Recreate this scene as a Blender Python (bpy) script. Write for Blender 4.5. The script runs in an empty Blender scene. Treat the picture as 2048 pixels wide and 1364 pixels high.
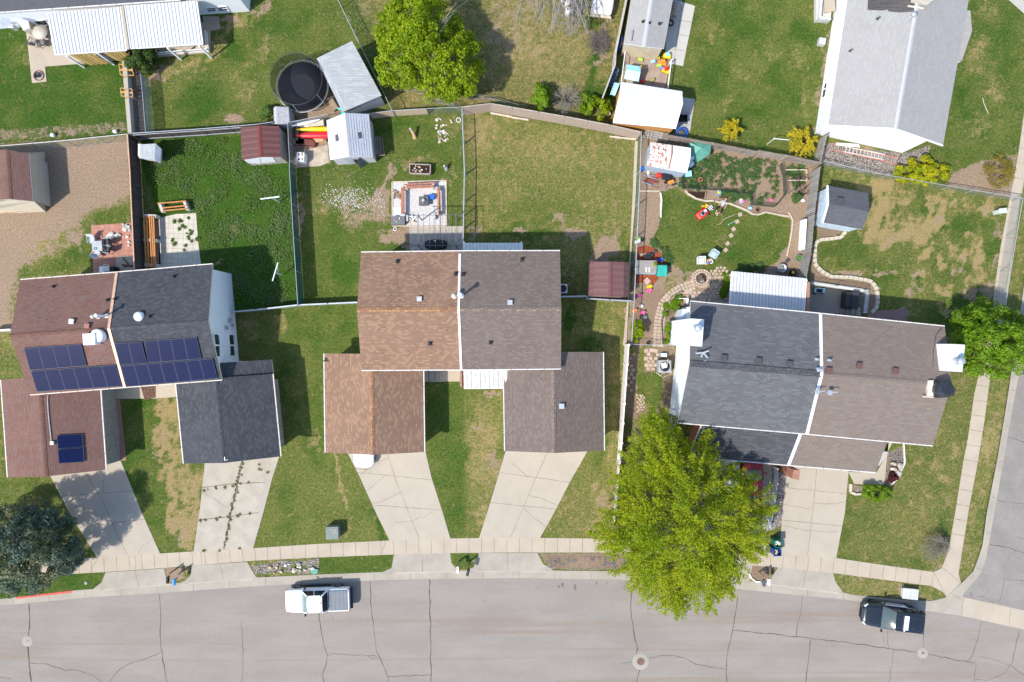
import bpy,math,random
import numpy as np
from mathutils import Vector,Matrix,Quaternion
random.seed(7)
RNG=np.random.default_rng(11)
SC=bpy.context.scene
COL=SC.collection
F=1365.33;H=57.0
ROADZ=-0.13
def W(px,py,z=0.0):
 return Vector(((px-1024)/F*(H-z),(682-py)/F*(H-z),z))
def onplane(px,py,plane,off=0.0):
 p0,n=plane
 o=Vector((0,0,H));d=W(px,py,0)-o
 t=(p0+n*off-o).dot(n)/d.dot(n)
 return o+d*t
def plane_of(a,b,c):
 n=(b-a).cross(c-a).normalized()
 if n.z<0:n=-n
 return(a.copy(),n)
def tag(o,label=None,cat=None,group=None,kind=None):
 if label:o['label']=label
 if cat:o['category']=cat
 if group:o['group']=group
 if kind:o['kind']=kind
 return o
def thing(name,label,cat,loc,group=None,rz=0.0):
 o=bpy.data.objects.new(name,None)
 COL.objects.link(o);o.location=loc;o.rotation_euler=(0,0,rz)
 o.empty_display_size=0.2
 return tag(o,label,cat,group)
def copy_tree(o,parent=None):
 c=o.copy();COL.objects.link(c)
 if parent is not None:c.parent=parent
 for ch in o.children:copy_tree(ch,c)
 return c
def root_world(o):
 m=Matrix.Identity(4)
 while o is not None:
  m=Matrix.LocRotScale(o.location,o.rotation_euler,o.scale)@m
  o=o.parent
 return m
class MB:
 def __init__(s):s.v=[];s.f=[];s.m=[];s.s=[]
 def face(s,pts,m=0,smooth=False):
  i=len(s.v);s.v+=[tuple(p)for p in pts]
  s.f.append(tuple(range(i,i+len(pts))));s.m.append(m);s.s.append(smooth)
 def mesh(s,vs,fs,m=0,smooth=False):
  i=len(s.v);s.v+=[tuple(p)for p in vs]
  for f in fs:
   s.f.append(tuple(a+i for a in f));s.m.append(m);s.s.append(smooth)
 def box(s,c,size,rz=0.0,m=0,rot=None,taper=1.0):
  c=Vector(c);hx,hy,hz=size[0]/2,size[1]/2,size[2]/2
  R=rot if rot is not None else Matrix.Rotation(rz,3,'Z')
  vs=[]
  for z in(-1,1):
   t=taper if z>0 else 1.0
   for x,y in((-1,-1),(1,-1),(1,1),(-1,1)):
    vs.append(c+R@Vector((x*hx*t,y*hy*t,z*hz)))
  s.mesh(vs,[(3,2,1,0),(4,5,6,7),(0,1,5,4),(1,2,6,5),(2,3,7,6),(3,0,4,7)],m)
 def bar(s,p0,p1,w,h,m=0,up=(0,0,1)):
  p0=Vector(p0);p1=Vector(p1);d=p1-p0;L=d.length
  if L<1e-6:return
  x=d/L;u=Vector(up)
  if abs(x.dot(u))>0.98:u=Vector((0,1,0))
  y=u.cross(x).normalized();z=x.cross(y)
  s.box((p0+p1)/2,(L,w,h),m=m,rot=Matrix((x,y,z)).transposed())
 def tube(s,p0,p1,r0,r1=None,n=8,m=0,cap=True,smooth=True):
  if r1 is None:r1=r0
  p0=Vector(p0);p1=Vector(p1);d=p1-p0
  if d.length<1e-6:return
  x=d.normalized();u=Vector((0,0,1))if abs(x.z)<0.95 else Vector((1,0,0))
  a=x.cross(u).normalized();b=x.cross(a)
  vs=[]
  for p,r in((p0,r0),(p1,r1)):
   for k in range(n):
    t=2*math.pi*k/n
    vs.append(p+(a*math.cos(t)+b*math.sin(t))*r)
  s.mesh(vs,[(k,(k+1)%n,n+(k+1)%n,n+k)for k in range(n)],m,smooth)
  if cap:
   s.mesh(vs,[tuple(range(n))[::-1],tuple(range(n,2*n))],m)
 def path(s,pts,r,n=6,m=0,r1=None):
  pts=[Vector(p)for p in pts];k=len(pts)-1
  for i in range(k):
   ra=r if r1 is None else r+(r1-r)*i/k
   rb=r if r1 is None else r+(r1-r)*(i+1)/k
   s.tube(pts[i],pts[i+1],ra,rb,n,m,cap=True)
 def prism(s,poly,z0,z1,m=0,mside=None):
  A=sum(poly[i][0]*poly[(i+1)%len(poly)][1]-poly[(i+1)%len(poly)][0]*poly[i][1]for i in range(len(poly)))
  if A<0:poly=list(poly)[::-1]
  n=len(poly);ms=m if mside is None else mside
  b=[(p[0],p[1],z0)for p in poly];t=[(p[0],p[1],z1)for p in poly]
  s.face(t,m);s.face(b[::-1],ms)
  for i in range(n):
   j=(i+1)%n
   s.face([b[i],b[j],t[j],t[i]],ms)
 def slab(s,quad,t,m=0,medge=1,munder=None):
  n=len(quad);q=[Vector(p)for p in quad]
  nn=(q[1]-q[0]).cross(q[2]-q[0])
  if nn.z<0:q=q[::-1]
  d=[p-Vector((0,0,t))for p in q]
  s.face(q,m);s.face(d[::-1],medge if munder is None else munder)
  for i in range(n):
   j=(i+1)%n
   s.face([d[i],d[j],q[j],q[i]],medge)
 def lathe(s,c,prof,n=16,m=0,sy=1.0,rz=0.0,smooth=True):
  c=Vector(c);vs=[];fs=[]
  for r,z in prof:
   for k in range(n):
    t=2*math.pi*k/n
    x,y=r*math.cos(t),r*sy*math.sin(t)
    vs.append(c+Vector((x*math.cos(rz)-y*math.sin(rz),x*math.sin(rz)+y*math.cos(rz),z)))
  for i in range(len(prof)-1):
   for k in range(n):
    k2=(k+1)%n
    fs.append((i*n+k,i*n+k2,(i+1)*n+k2,(i+1)*n+k))
  s.mesh(vs,fs,m,smooth)
  s.mesh(vs,[tuple(range(n))[::-1],tuple(range((len(prof)-1)*n,len(prof)*n))],m)
 def ball(s,c,r,n=12,k=7,m=0,rough=0.0,seed=0):
  r=(r,r,r)if not hasattr(r,'__len__')else r
  c=Vector(c);rr=random.Random(seed);vs=[c+Vector((0,0,-r[2]))];fs=[]
  for i in range(1,k):
   ph=-math.pi/2+math.pi*i/k
   for j in range(n):
    t=2*math.pi*j/n;q=1+rr.uniform(-rough,rough)
    vs.append(c+Vector((r[0]*math.cos(ph)*math.cos(t),r[1]*math.cos(ph)*math.sin(t),r[2]*math.sin(ph)))*1.0*q-c*0 if rough==0 else c+Vector((r[0]*math.cos(ph)*math.cos(t),r[1]*math.cos(ph)*math.sin(t),r[2]*math.sin(ph)))*q)
  vs.append(c+Vector((0,0,r[2])))
  for j in range(n):fs.append((0,1+(j+1)%n,1+j))
  for i in range(k-2):
   for j in range(n):
    a=1+i*n+j;b=1+i*n+(j+1)%n
    fs.append((a,b,b+n,a+n))
  top=len(vs)-1;o=1+(k-2)*n
  for j in range(n):fs.append((o+j,o+(j+1)%n,top))
  s.mesh(vs,fs,m,rough==0)
 def torus(s,c,R,r,n=24,k=8,m=0,rot=None,sy=1.0):
  c=Vector(c);vs=[];fs=[]
  for i in range(n):
   t=2*math.pi*i/n
   for j in range(k):
    p=2*math.pi*j/k
    v=Vector(((R+r*math.cos(p))*math.cos(t),(R+r*math.cos(p))*math.sin(t)*sy,r*math.sin(p)))
    vs.append(c+(rot@v if rot is not None else v))
  for i in range(n):
   for j in range(k):
    a=i*k+j;b=i*k+(j+1)%k;i2=(i+1)%n
    fs.append((a,i2*k+j,i2*k+(j+1)%k,b))
  s.mesh(vs,fs,m,True)
 def strip(s,pts,w,z,m=1,jit=0.0,sub=0.25):
  P=[Vector((p[0],p[1]))for p in pts];q=[P[0]]
  for a,b in zip(P,P[1:]):
   k=max(1,int((b-a).length/sub))
   for i in range(1,k+1):
    x=a.lerp(b,i/k)
    if jit and i<k:
     nn=(b-a).normalized();nn=Vector((-nn.y,nn.x))
     x=x+nn*random.uniform(-jit,jit)
    q.append(x)
  L=[]
  for i,p in enumerate(q):
   d=(q[min(i+1,len(q)-1)]-q[max(i-1,0)])
   d=d.normalized()if d.length>1e-9 else Vector((1,0));nn=Vector((-d.y,d.x))
   ww=w/2*(random.uniform(0.5,1.4)if jit else 1)
   L.append((p+nn*ww,p-nn*ww))
  for(a,b),(c,d)in zip(L,L[1:]):
   s.face([(b.x,b.y,z),(d.x,d.y,z),(c.x,c.y,z),(a.x,a.y,z)],m)
 def build(s,name,mats,parent=None,label=None,cat=None,group=None,kind=None,local=False,loc=None,uvrot=0.0,bevel=0.0):
  if not hasattr(mats,'__len__'):mats=[mats]
  V=np.array(s.v,dtype=np.float64)
  if parent is not None:
   o_loc=Vector((0,0,0))
   if not local:
    Mi=root_world(parent).inverted()
    A=np.array(Mi)
    V=V@A[:3,:3].T+A[:3,3]
  else:
   if loc is None:
    loc=Vector(((V[:,0].min()+V[:,0].max())/2,(V[:,1].min()+V[:,1].max())/2,V[:,2].min()))
   V=V-np.array(loc);o_loc=Vector(loc)
  me=bpy.data.meshes.new(name)
  me.from_pydata(V.tolist(),[],s.f)
  for mt in mats:me.materials.append(mt)
  me.polygons.foreach_set('material_index',s.m)
  me.polygons.foreach_set('use_smooth',s.s)
  uv=me.uv_layers.new(name='UVMap');data=np.zeros((len(me.loops),2),dtype=np.float32)
  li=0
  cr,sr=math.cos(uvrot),math.sin(uvrot)
  for f in s.f:
   p=[Vector(s.v[i])for i in f]
   n=Vector((0,0,0))
   for a in range(len(p)):
    b=p[(a+1)%len(p)];n+=p[a].cross(b)
   if n.length>1e-12:n.normalize()
   if abs(n.z)>0.995 or n.length<0.5:
    for k,q in enumerate(p):data[li+k]=(q.x*cr+q.y*sr,-q.x*sr+q.y*cr)
   else:
    u=Vector((0,0,1)).cross(n).normalized();w=n.cross(u)
    for k,q in enumerate(p):data[li+k]=(q.dot(u),q.dot(w))
   li+=len(f)
  uv.data.foreach_set('uv',data.ravel())
  me.update()
  o=bpy.data.objects.new(name,me);COL.objects.link(o);o.location=o_loc
  if parent is not None:o.parent=parent
  if bevel:
   b=o.modifiers.new('bevel','BEVEL');b.width=bevel;b.segments=2;b.limit_method='ANGLE'
  return tag(o,label,cat,group,kind)
def px_poly(pts,z=0.0):return[W(p[0],p[1],z)for p in pts]
def XY(pts,z=0.0):return[(W(p[0],p[1],z).x,W(p[0],p[1],z).y)for p in pts]
MC={}
class NT:
 def __init__(s,name,rough=0.8,spec=0.3):
  s.m=bpy.data.materials.new(name);s.m.use_nodes=True;s.t=s.m.node_tree
  s.b=s.t.nodes['Principled BSDF'];s.out=s.t.nodes['Material Output']
  s.b.inputs['Roughness'].default_value=rough;s.b.inputs['Specular IOR Level'].default_value=spec
 def n(s,typ,ins=None,**at):
  nd=s.t.nodes.new(typ)
  for k,v in at.items():setattr(nd,k,v)
  for k,v in(ins or{}).items():s.set(nd.inputs[k],v)
  return nd
 def set(s,sock,v):
  if isinstance(v,bpy.types.NodeSocket):s.t.links.new(v,sock)
  elif isinstance(v,(tuple,list))and sock.type=='RGBA' and len(v)==3:sock.default_value=(*v,1)
  else:sock.default_value=v
 def coord(s,kind='Object',scale=(1,1,1),rot=0.0):
  c=s.n('ShaderNodeTexCoord')
  return s.n('ShaderNodeMapping',{'Vector':c.outputs[kind],'Scale':scale,'Rotation':(0,0,rot)}).outputs[0]
 def noise(s,vec,scale,detail=4,rough=0.55,dist=0.0):
  return s.n('ShaderNodeTexNoise',{'Vector':vec,'Scale':scale,'Detail':detail,'Roughness':rough,'Distortion':dist}).outputs['Fac']
 def math(s,op,a,b=0.0,c=None,clamp=False):
  ins={0:a,1:b}
  if c is not None:ins[2]=c
  return s.n('ShaderNodeMath',ins,operation=op,use_clamp=clamp).outputs[0]
 def rng(s,v,a,b,c=0.0,d=1.0,smooth=True):
  return s.n('ShaderNodeMapRange',{'Value':v,'From Min':a,'From Max':b,'To Min':c,'To Max':d},interpolation_type='SMOOTHSTEP' if smooth else 'LINEAR').outputs[0]
 def mix(s,f,a,b,blend='MIX'):
  nd=s.n('ShaderNodeMix',data_type='RGBA',blend_type=blend)
  s.set(nd.inputs[0],f);s.set(nd.inputs[6],a);s.set(nd.inputs[7],b)
  return nd.outputs[2]
 def color(s,c):s.set(s.b.inputs['Base Color'],c)
 def bump(s,h,strength=0.3,dist=0.02):
  s.set(s.b.inputs['Normal'],s.n('ShaderNodeBump',{'Height':h,'Strength':strength,'Distance':dist}).outputs[0])
def pm(name,c,rough=0.7,metal=0.0,var=0.14,scale=3.0,bump=0.0,bscale=40.0,spec=0.3,coat=0.0,dirt=None):
 if name in MC:return MC[name]
 k=NT(name,rough,spec);v=k.coord('Object')
 f=k.noise(v,scale,5,0.6)
 a=tuple(max(0,x*(1-1.6*var))for x in c);b=tuple(min(1,x*(1+1.6*var))for x in c)
 col=k.mix(k.rng(f,0.25,0.75,smooth=False),a,b)
 if dirt:
  col=k.mix(k.rng(k.noise(v,dirt[1],6,0.65),dirt[2],dirt[2]+0.15),col,dirt[0])
 k.color(col)
 k.b.inputs['Metallic'].default_value=metal;k.b.inputs['Coat Weight'].default_value=coat
 if bump:k.bump(k.noise(v,bscale,3),bump,0.01)
 MC[name]=k.m;return k.m
def shingle(name,c1,c2,c3,mortar=None,w=0.26,h=0.15,streak=0.1,rough=0.95,thick=0.62):
 if name in MC:return MC[name]
 k=NT(name,rough,0.15);v=k.coord('UV')
 br=k.n('ShaderNodeTexBrick',{'Vector':v,'Color1':c1,'Color2':c2,'Mortar':mortar or tuple(x*thick for x in c1),'Scale':1.0,'Mortar Size':0.011,'Mortar Smooth':0.3,'Brick Width':w,'Row Height':h,'Bias':0.0},offset=0.5)
 sp=k.n('ShaderNodeSeparateXYZ',{'Vector':v});row=k.math('FLOOR',k.math('DIVIDE',sp.outputs[1],h))
 colx=k.math('FLOOR',k.math('ADD',k.math('DIVIDE',sp.outputs[0],w),k.math('MULTIPLY',k.math('MODULO',k.math('ABSOLUTE',row),2.0),0.5)))
 wn=k.n('ShaderNodeTexWhiteNoise',{'Vector':k.n('ShaderNodeCombineXYZ',{'X':colx,'Y':row}).outputs[0]},noise_dimensions='2D')
 rnd=wn.outputs['Value']
 base=k.mix(rnd,c1,c2);base=k.mix(k.rng(rnd,0.68,0.78,0,0.55),base,c3)
 col=k.mix(k.math('SUBTRACT',1.0,br.outputs['Fac']),mortar or tuple(x*thick for x in c1),base)
 big=k.noise(k.coord('UV',(1,0.5,1)),0.55,4,0.6)
 col=k.mix(k.rng(big,0.3,0.75,0,0.45),col,tuple(x*(1+streak)for x in c2))
 fine=k.noise(v,60,2)
 col=k.mix(0.35,col,k.mix(fine,(0.25,0.25,0.25),(0.75,0.75,0.75)),'OVERLAY')
 k.color(col);k.bump(br.outputs['Fac'],0.5,-0.012)
 MC[name]=k.m;return k.m
def planks(name,c1,c2,w=0.14,L=2.0,rot=0.0,gap=(0.02,0.018,0.015),rough=0.85,msize=0.006,kind='UV',var=0.4):
 if name in MC:return MC[name]
 k=NT(name,rough,0.2);v=k.coord(kind,(1,1,1),rot)
 br=k.n('ShaderNodeTexBrick',{'Vector':v,'Color1':c1,'Color2':c2,'Mortar':gap,'Scale':1.0,'Mortar Size':msize,'Mortar Smooth':0.1,'Brick Width':L,'Row Height':w,'Bias':0.0},offset=0.37)
 g=k.noise(k.coord(kind,(1.5,22,1),rot),1.0,5,0.65)
 col=k.mix(var,br.outputs['Color'],k.mix(g,(0.2,0.2,0.2),(0.8,0.8,0.8)),'OVERLAY')
 k.color(col);k.bump(br.outputs['Fac'],0.4,-0.01)
 MC[name]=k.m;return k.m
def concrete(name,c,stain=0.07,scale=0.6,speck=0.12):
 if name in MC:return MC[name]
 k=NT(name,0.92,0.2);v=k.coord('Object')
 a=k.noise(v,scale,6,0.62);b=k.noise(v,4.5,5,0.6);f=k.noise(v,55,3,0.7)
 col=k.mix(k.rng(a,0.3,0.7),tuple(x*(1-stain)for x in c),tuple(x*(1+stain*0.55)for x in c))
 col=k.mix(k.rng(b,0.55,0.85,0,0.35),col,tuple(x*y for x,y in zip(c,(0.82,0.8,0.76))))
 col=k.mix(k.rng(k.noise(v,1.1,5,.75),.62,.78,0,.4),col,tuple(x*y for x,y in zip(c,(.66,.64,.6))));col=k.mix(k.rng(k.noise(v,.35,3,.5),.4,.65,0,.25),col,tuple(x*y for x,y in zip(c,(.86,.87,.9))))
 col=k.mix(speck*2,col,k.mix(k.rng(f,0.3,0.7,smooth=False),(0.2,0.2,0.2),(0.8,0.8,0.8)),'OVERLAY')
 k.color(col);k.bump(f,0.25,0.006);MC[name]=k.m;return k.m
def pavers(name,c1,c2,gap,w=0.3,h=0.3,off=0.0,m=0.012,rot=0.0):
 if name in MC:return MC[name]
 k=NT(name,0.92,0.2);v=k.coord('UV',(1,1,1),rot)
 br=k.n('ShaderNodeTexBrick',{'Vector':v,'Color1':c1,'Color2':c2,'Mortar':gap,'Scale':1.0,'Mortar Size':m,'Mortar Smooth':0.2,'Brick Width':w,'Row Height':h,'Bias':0.0},offset=off)
 a=k.noise(k.coord('Object'),2.2,6,0.65)
 col=k.mix(k.rng(a,0.35,0.75,0,0.6),br.outputs['Color'],tuple(x*0.72 for x in c1))
 k.color(col);k.bump(br.outputs['Fac'],0.5,-0.012);MC[name]=k.m;return k.m
def gravel(name,c1,c2,c3,scale=16.0,weeds=None):
 if name in MC:return MC[name]
 k=NT(name,0.95,0.2);v=k.coord('Object')
 vo=k.n('ShaderNodeTexVoronoi',{'Vector':v,'Scale':scale})
 s=k.n('ShaderNodeSeparateColor',{'Color':vo.outputs['Color']})
 col=k.mix(s.outputs[0],c1,c2);col=k.mix(k.rng(s.outputs[1],0.7,0.8),col,c3)
 col=k.mix(k.rng(vo.outputs['Distance'],0.3,0.75,0,0.8),col,tuple(x*0.35 for x in c1))
 if weeds:col=k.mix(k.rng(k.noise(v,1.6,6,0.7),weeds[1],weeds[1]+0.08),col,weeds[0])
 k.color(col);k.bump(vo.outputs['Distance'],0.8,-0.03);MC[name]=k.m;return k.m
def leafmat(name,c1,c2,c3,trans=0.35,clump=0.8):
 if name in MC:return MC[name]
 k=NT(name,0.55,0.25);g=k.n('ShaderNodeNewGeometry')
 col=k.mix(g.outputs['Random Per Island'],c1,c2)
 n=k.noise(k.coord('Object'),clump,3,0.6)
 col=k.mix(k.rng(n,0.42,0.66),col,k.mix(0.7,col,c3))
 k.color(col)
 tr=k.n('ShaderNodeBsdfTranslucent',{'Color':k.mix(0.5,col,tuple(min(1,x*1.5)for x in c2))})
 mx=k.n('ShaderNodeMixShader',{0:trans,1:k.b.outputs[0],2:tr.outputs[0]})
 k.t.links.new(mx.outputs[0],k.out.inputs[0]);MC[name]=k.m;return k.m
def netmat(name,c,cell=0.06,wire=0.012,rough=0.5,metal=0.6,diag=True):
 if name in MC:return MC[name]
 k=NT(name,rough,0.3);v=k.coord('UV',(1/cell,1/cell,1),math.pi/4 if diag else 0)
 sp=k.n('ShaderNodeSeparateXYZ',{'Vector':v})
 fr=[k.math('FRACT',sp.outputs[i])for i in(0,1)]
 th=wire/cell
 hit=k.math('MAXIMUM',k.math('LESS_THAN',fr[0],th),k.math('LESS_THAN',fr[1],th))
 k.color(c);k.b.inputs['Metallic'].default_value=metal
 tr=k.n('ShaderNodeBsdfTransparent')
 mx=k.n('ShaderNodeMixShader',{0:hit,1:tr.outputs[0],2:k.b.outputs[0]})
 k.t.links.new(mx.outputs[0],k.out.inputs[0]);MC[name]=k.m;return k.m
WHITE=pm('white_paint',(0.78,0.79,0.8),0.6,var=0.04)
TRIM=pm('cream_trim',(0.6,0.54,0.47),0.6,var=0.06)
GALV=pm('galvanised_steel',(0.45,0.48,0.5),0.45,0.5,var=0.1)
BLACK=pm('black_plastic',(0.018,0.019,0.022),0.5,var=0.2)
DGREY=pm('dark_grey_plastic',(0.06,0.062,0.068),0.55,var=0.15)
GLASS=pm('window_glass',(0.03,0.045,0.045),0.08,var=0.1,spec=0.6)
RUBBER=pm('tyre_rubber',(0.02,0.02,0.02),0.85)
CHROME=pm('chrome',(0.6,0.6,0.62),0.2,1.0)
BARK=pm('bark',(0.11,0.085,0.065),0.95,var=0.25,scale=8,bump=0.5)
TWIG=pm('bare_twig',(0.3,0.27,0.24),0.95,var=0.2,scale=6)
WOOD=pm('weathered_wood',(0.27,0.2,0.14),0.9,var=0.25,scale=7)
TIMBER=pm('fresh_timber',(0.45,0.2,0.07),0.8,var=0.2,scale=6)
BLOCK=pm('cinder_block',(0.5,0.47,0.43),0.95,var=0.1,bump=0.4)
STONE=pm('pale_stone',(0.5,0.44,0.35),0.95,var=0.18,scale=5,bump=0.5)
SOIL=pm('dark_soil',(0.03,0.016,0.011),1.0,var=0.35,scale=9,bump=0.7,bscale=25)
BRICK=pavers('red_brick',(0.33,0.13,0.08),(0.42,0.2,0.13),(0.35,0.3,0.26),0.22,0.08,0.5,0.008)
def paint(name,c,rough=0.45,var=0.06):return pm(name,c,rough,var=var)
RED=paint('red_plastic',(0.6,0.025,0.02));YEL=paint('yellow_plastic',(0.75,0.5,0.01));BLU=paint('blue_plastic',(0.02,0.13,0.55))
LBLU=paint('light_blue_plastic',(0.3,0.62,0.75));ORA=paint('orange_plastic',(0.8,0.25,0.03));PINK=paint('pink_plastic',(0.75,0.12,0.3))
GRN=paint('green_plastic',(0.03,0.28,0.2));LIME=paint('lime_plastic',(0.35,0.65,0.08));TEAL=paint('teal_plastic',(0.03,0.33,0.27))
KERB_BACK=[(-120,1204),(0,1198),(145,1181),(320,1168),(512,1155),(637,1149),(763,1144),(900,1141),(1024,1140),(1220,1142),(1400,1152),(1540,1166),(1686,1185),(1711,1190),(1812,1200),(1862,1202),(1892,1195),(1922,1167),(1947,1142),(1958,1112),(1965,1090),(1974,1023),(1994,922),(2007,845),(2017,782),(2028,707),(2048,570),(2075,400),(2110,180),(2160,-120)]
GUTTER_OUT=[(-120,1221),(0,1211),(58,1206),(188,1194),(321,1186),(512,1172),(763,1160),(860,1158),(1023,1156),(1237,1159),(1400,1170),(1535,1184),(1689,1199),(1770,1210),(1847,1221),(1919,1231),(1925,1196),(1927,1187),(1960,1150),(1972,1117),(1984,1052),(1989,1023),(2007,922),(2024,822),(2039,742),(2062,570),(2090,400),(2126,180),(2176,-120)]
ROADPOLY=KERB_BACK+[(2900,-120),(2900,2000),(-800,2000),(-800,1230)]
def resample(line,n):
 d=[0]
 for a,b in zip(line,line[1:]):d.append(d[-1]+math.hypot(b[0]-a[0],b[1]-a[1]))
 out=[]
 for t in np.linspace(0,d[-1],n):
  i=max(0,min(len(line)-2,int(np.searchsorted(d,t,'right'))-1));f=(t-d[i])/max(1e-9,d[i+1]-d[i])
  out.append((line[i][0]+(line[i+1][0]-line[i][0])*f,line[i][1]+(line[i+1][1]-line[i][1])*f))
 return out
def closest(line,p):
 best=None
 for a,b in zip(line,line[1:]):
  L=(b[0]-a[0])**2+(b[1]-a[1])**2;t=max(0,min(1,((p[0]-a[0])*(b[0]-a[0])+(p[1]-a[1])*(b[1]-a[1]))/max(L,1e-9)))
  q=(a[0]+t*(b[0]-a[0]),a[1]+t*(b[1]-a[1]));dd=math.hypot(q[0]-p[0],q[1]-p[1])
  if best is None or dd<best[0]:best=(dd,q)
 return best[1]
dx=0.2
gx=np.concatenate([[-900,-300,-90],np.arange(-48,48+dx/2,dx),[90,300,900]])
gy=np.concatenate([[-900,-300,-90],np.arange(-34,34+dx/2,dx),[90,300,900]])
GX,GY=np.meshgrid(gx,gy)
PX=1024+GX*F/H;PY=682-GY*F/H
NX,NY=len(gx),len(gy)
def inpoly(pts,X,Y):
 ins=np.zeros(X.shape,bool);n=len(pts)
 for i in range(n):
  x1,y1=pts[i];x2,y2=pts[(i+1)%n]
  if y1==y2:continue
  c=((y1>Y)!=(y2>Y))&(X<(x2-x1)*(Y-y1)/(y2-y1)+x1)
  ins^=c
 return ins
def sdist(pts,X,Y):
 d=np.full(X.shape,1e9);n=len(pts)
 for i in range(n):
  x1,y1=pts[i];x2,y2=pts[(i+1)%n]
  L=(x2-x1)**2+(y2-y1)**2
  t=np.clip(((X-x1)*(x2-x1)+(Y-y1)*(y2-y1))/max(L,1e-9),0,1)
  d=np.minimum(d,np.hypot(X-x1-t*(x2-x1),Y-y1-t*(y2-y1)))
 return np.where(inpoly(pts,X,Y),d,-d)
AT={k:np.zeros(GX.shape)for k in('lush','dry','dirt','gravel','mulch','olive')}
AT['lush'][:]=0.45;AT['dry'][:]=0.25
def sm(x):x=np.clip(x,0,1);return x*x*(3-2*x)
def poly(pts,fe=10,**kw):
 x0=min(p[0]for p in pts)-3*fe;x1=max(p[0]for p in pts)+3*fe;y0=min(p[1]for p in pts)-3*fe;y1=max(p[1]for p in pts)+3*fe
 ii=np.where((PX>=x0)&(PX<=x1)&(PY>=y0)&(PY<=y1))
 w=sm((sdist(pts,PX[ii],PY[ii])+fe)/(2*fe))
 for k,v in kw.items():
  AT[k][ii]=AT[k][ii]*(1-w)+v*w
WXY=[np.zeros(GX.shape),np.zeros(GX.shape)]
for wl,am in((70,8),(34,6),(17,4),(9,2.5)):
 for q in range(2):
  for _ in range(4):
   t=random.uniform(0,6.28);WXY[q]+=am*.55*np.sin((PX*math.cos(t)+PY*math.sin(t))*6.28/wl+random.uniform(0,6.28))
def blob(cx,cy,rx,ry,ang=0,**kw):
 a=math.radians(ang);wk=min(1,min(rx,ry)/14);X_=PX-cx+WXY[0]*wk;Y_=PY-cy+WXY[1]*wk;u=X_*math.cos(a)+Y_*math.sin(a);v=-X_*math.sin(a)+Y_*math.cos(a)
 w=sm(1.25-np.hypot(u/rx,v/ry))
 for k,val in kw.items():AT[k][:]=AT[k]*(1-w)+val*w
def strip_paint(pts,wd,**kw):
 for(x1,y1),(x2,y2)in zip(pts,pts[1:]):
  n=max(1,int(math.hypot(x2-x1,y2-y1)/(wd*0.8)))
  for i in range(n+1):
   t=i/n;blob(x1+(x2-x1)*t,y1+(y2-y1)*t,wd,wd,**kw)
poly([(-60,40),(250,60),(256,268),(-60,292)],4,lush=0.85,dry=0.12)
blob(60,110,40,30,lush=0.75,dry=0.35);blob(20,70,25,12,dirt=0.45)
poly([(-60,262),(256,240),(256,266),(-60,290)],6,dirt=0.5)
blob(8,265,14,14,dirt=0.75,mulch=0.4);blob(135,258,8,8,dirt=0.7,mulch=0.5)
poly([(290,80),(500,-60),(690,-60),(775,210),(560,235),(480,252),(290,265)],4,lush=0.55,dry=0.22)
strip_paint([(305,160),(330,145),(400,125),(450,60),(500,30)],13,dry=0.55,dirt=0.3)
blob(450,45,42,10,dirt=0.85);blob(310,160,14,20,dirt=0.95);blob(320,130,16,16,dirt=0.6)
blob(400,200,60,40,lush=0.9,dry=0.05);blob(470,105,30,30,lush=0.85,dry=0.1);blob(530,90,20,30,dry=0.5,dirt=0.45);blob(490,180,26,50,dry=0.42);blob(560,40,60,50,lush=0.8,dry=0.12)
blob(470,238,40,9,dirt=0.75);blob(525,20,18,30,dirt=0.6)
poly([(640,165),(700,225),(690,238),(600,250),(585,225)],6,dirt=1.0);blob(750,205,25,14,dirt=0.5)
poly([(692,-60),(1250,-60),(1232,100),(1208,200),(1190,245),(1100,228),(930,208),(788,218)],5,lush=0.2,dry=0.42,olive=0.5)
blob(1040,90,60,50,dirt=0.45,dry=0.6);blob(1050,20,80,50,dirt=0.4,dry=0.5);blob(990,60,40,60,dirt=0.5,dry=0.5);blob(1140,90,50,40,lush=0.35,dry=0.5,olive=0.2)
blob(1190,140,22,70,lush=1.0,dry=0.0,olive=0,ang=12);blob(1200,190,20,25,lush=1.0,dry=0.0,olive=0);blob(1195,42,35,9,lush=0.9,dry=0.05,olive=0);blob(1210,60,30,60,dirt=0.35);blob(1215,60,12,90,dirt=0.65,gravel=0.4,ang=10)
blob(730,60,25,100,lush=0.6,dry=0.2,ang=-20);blob(720,8,40,20,dirt=0.45);blob(850,190,60,20,dry=0.45,dirt=0.3);blob(1195,118,26,12,dirt=0.6)
poly([(1345,40),(1380,-60),(1700,-60),(1660,130),(1632,270),(1640,322),(1500,300),(1385,265)],5,lush=0.5,dry=0.2)
for c in((1480,50,60,50),(1420,140,40,60),(1570,170,50,60),(1600,60,40,40),(1500,230,60,30)):blob(*c,lush=0.75,dry=0.1)
for c in((1430,70,25,30),(1540,110,30,20),(1480,150,40,15),(1600,120,20,30),(1450,210,18,30),(1610,200,14,50)):blob(*c,dry=0.42)
strip_paint([(1634,255),(1640,200),(1655,110),(1662,50)],8,dirt=0.55)
poly([(1890,-60),(2060,-60),(2060,20),(2040,300),(1990,340),(1860,320),(1840,310)],5,lush=0.6,dry=0.2)
for c in((1950,110,25,60),(1990,170,30,40),(1960,250,30,20)):blob(*c,dry=0.5)
blob(2010,110,18,70,lush=0.8,dry=0.1);blob(1925,200,16,50,lush=0.85,dry=0.05);blob(1975,15,35,20,dry=0.42)
poly([(1645,283),(1806,307),(1862,290),(1855,315),(1790,350),(1775,352),(1645,330)],4,gravel=1.0,dirt=0.6)
blob(1735,292,40,6,gravel=0,dirt=0.5,dry=0.6)
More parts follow.
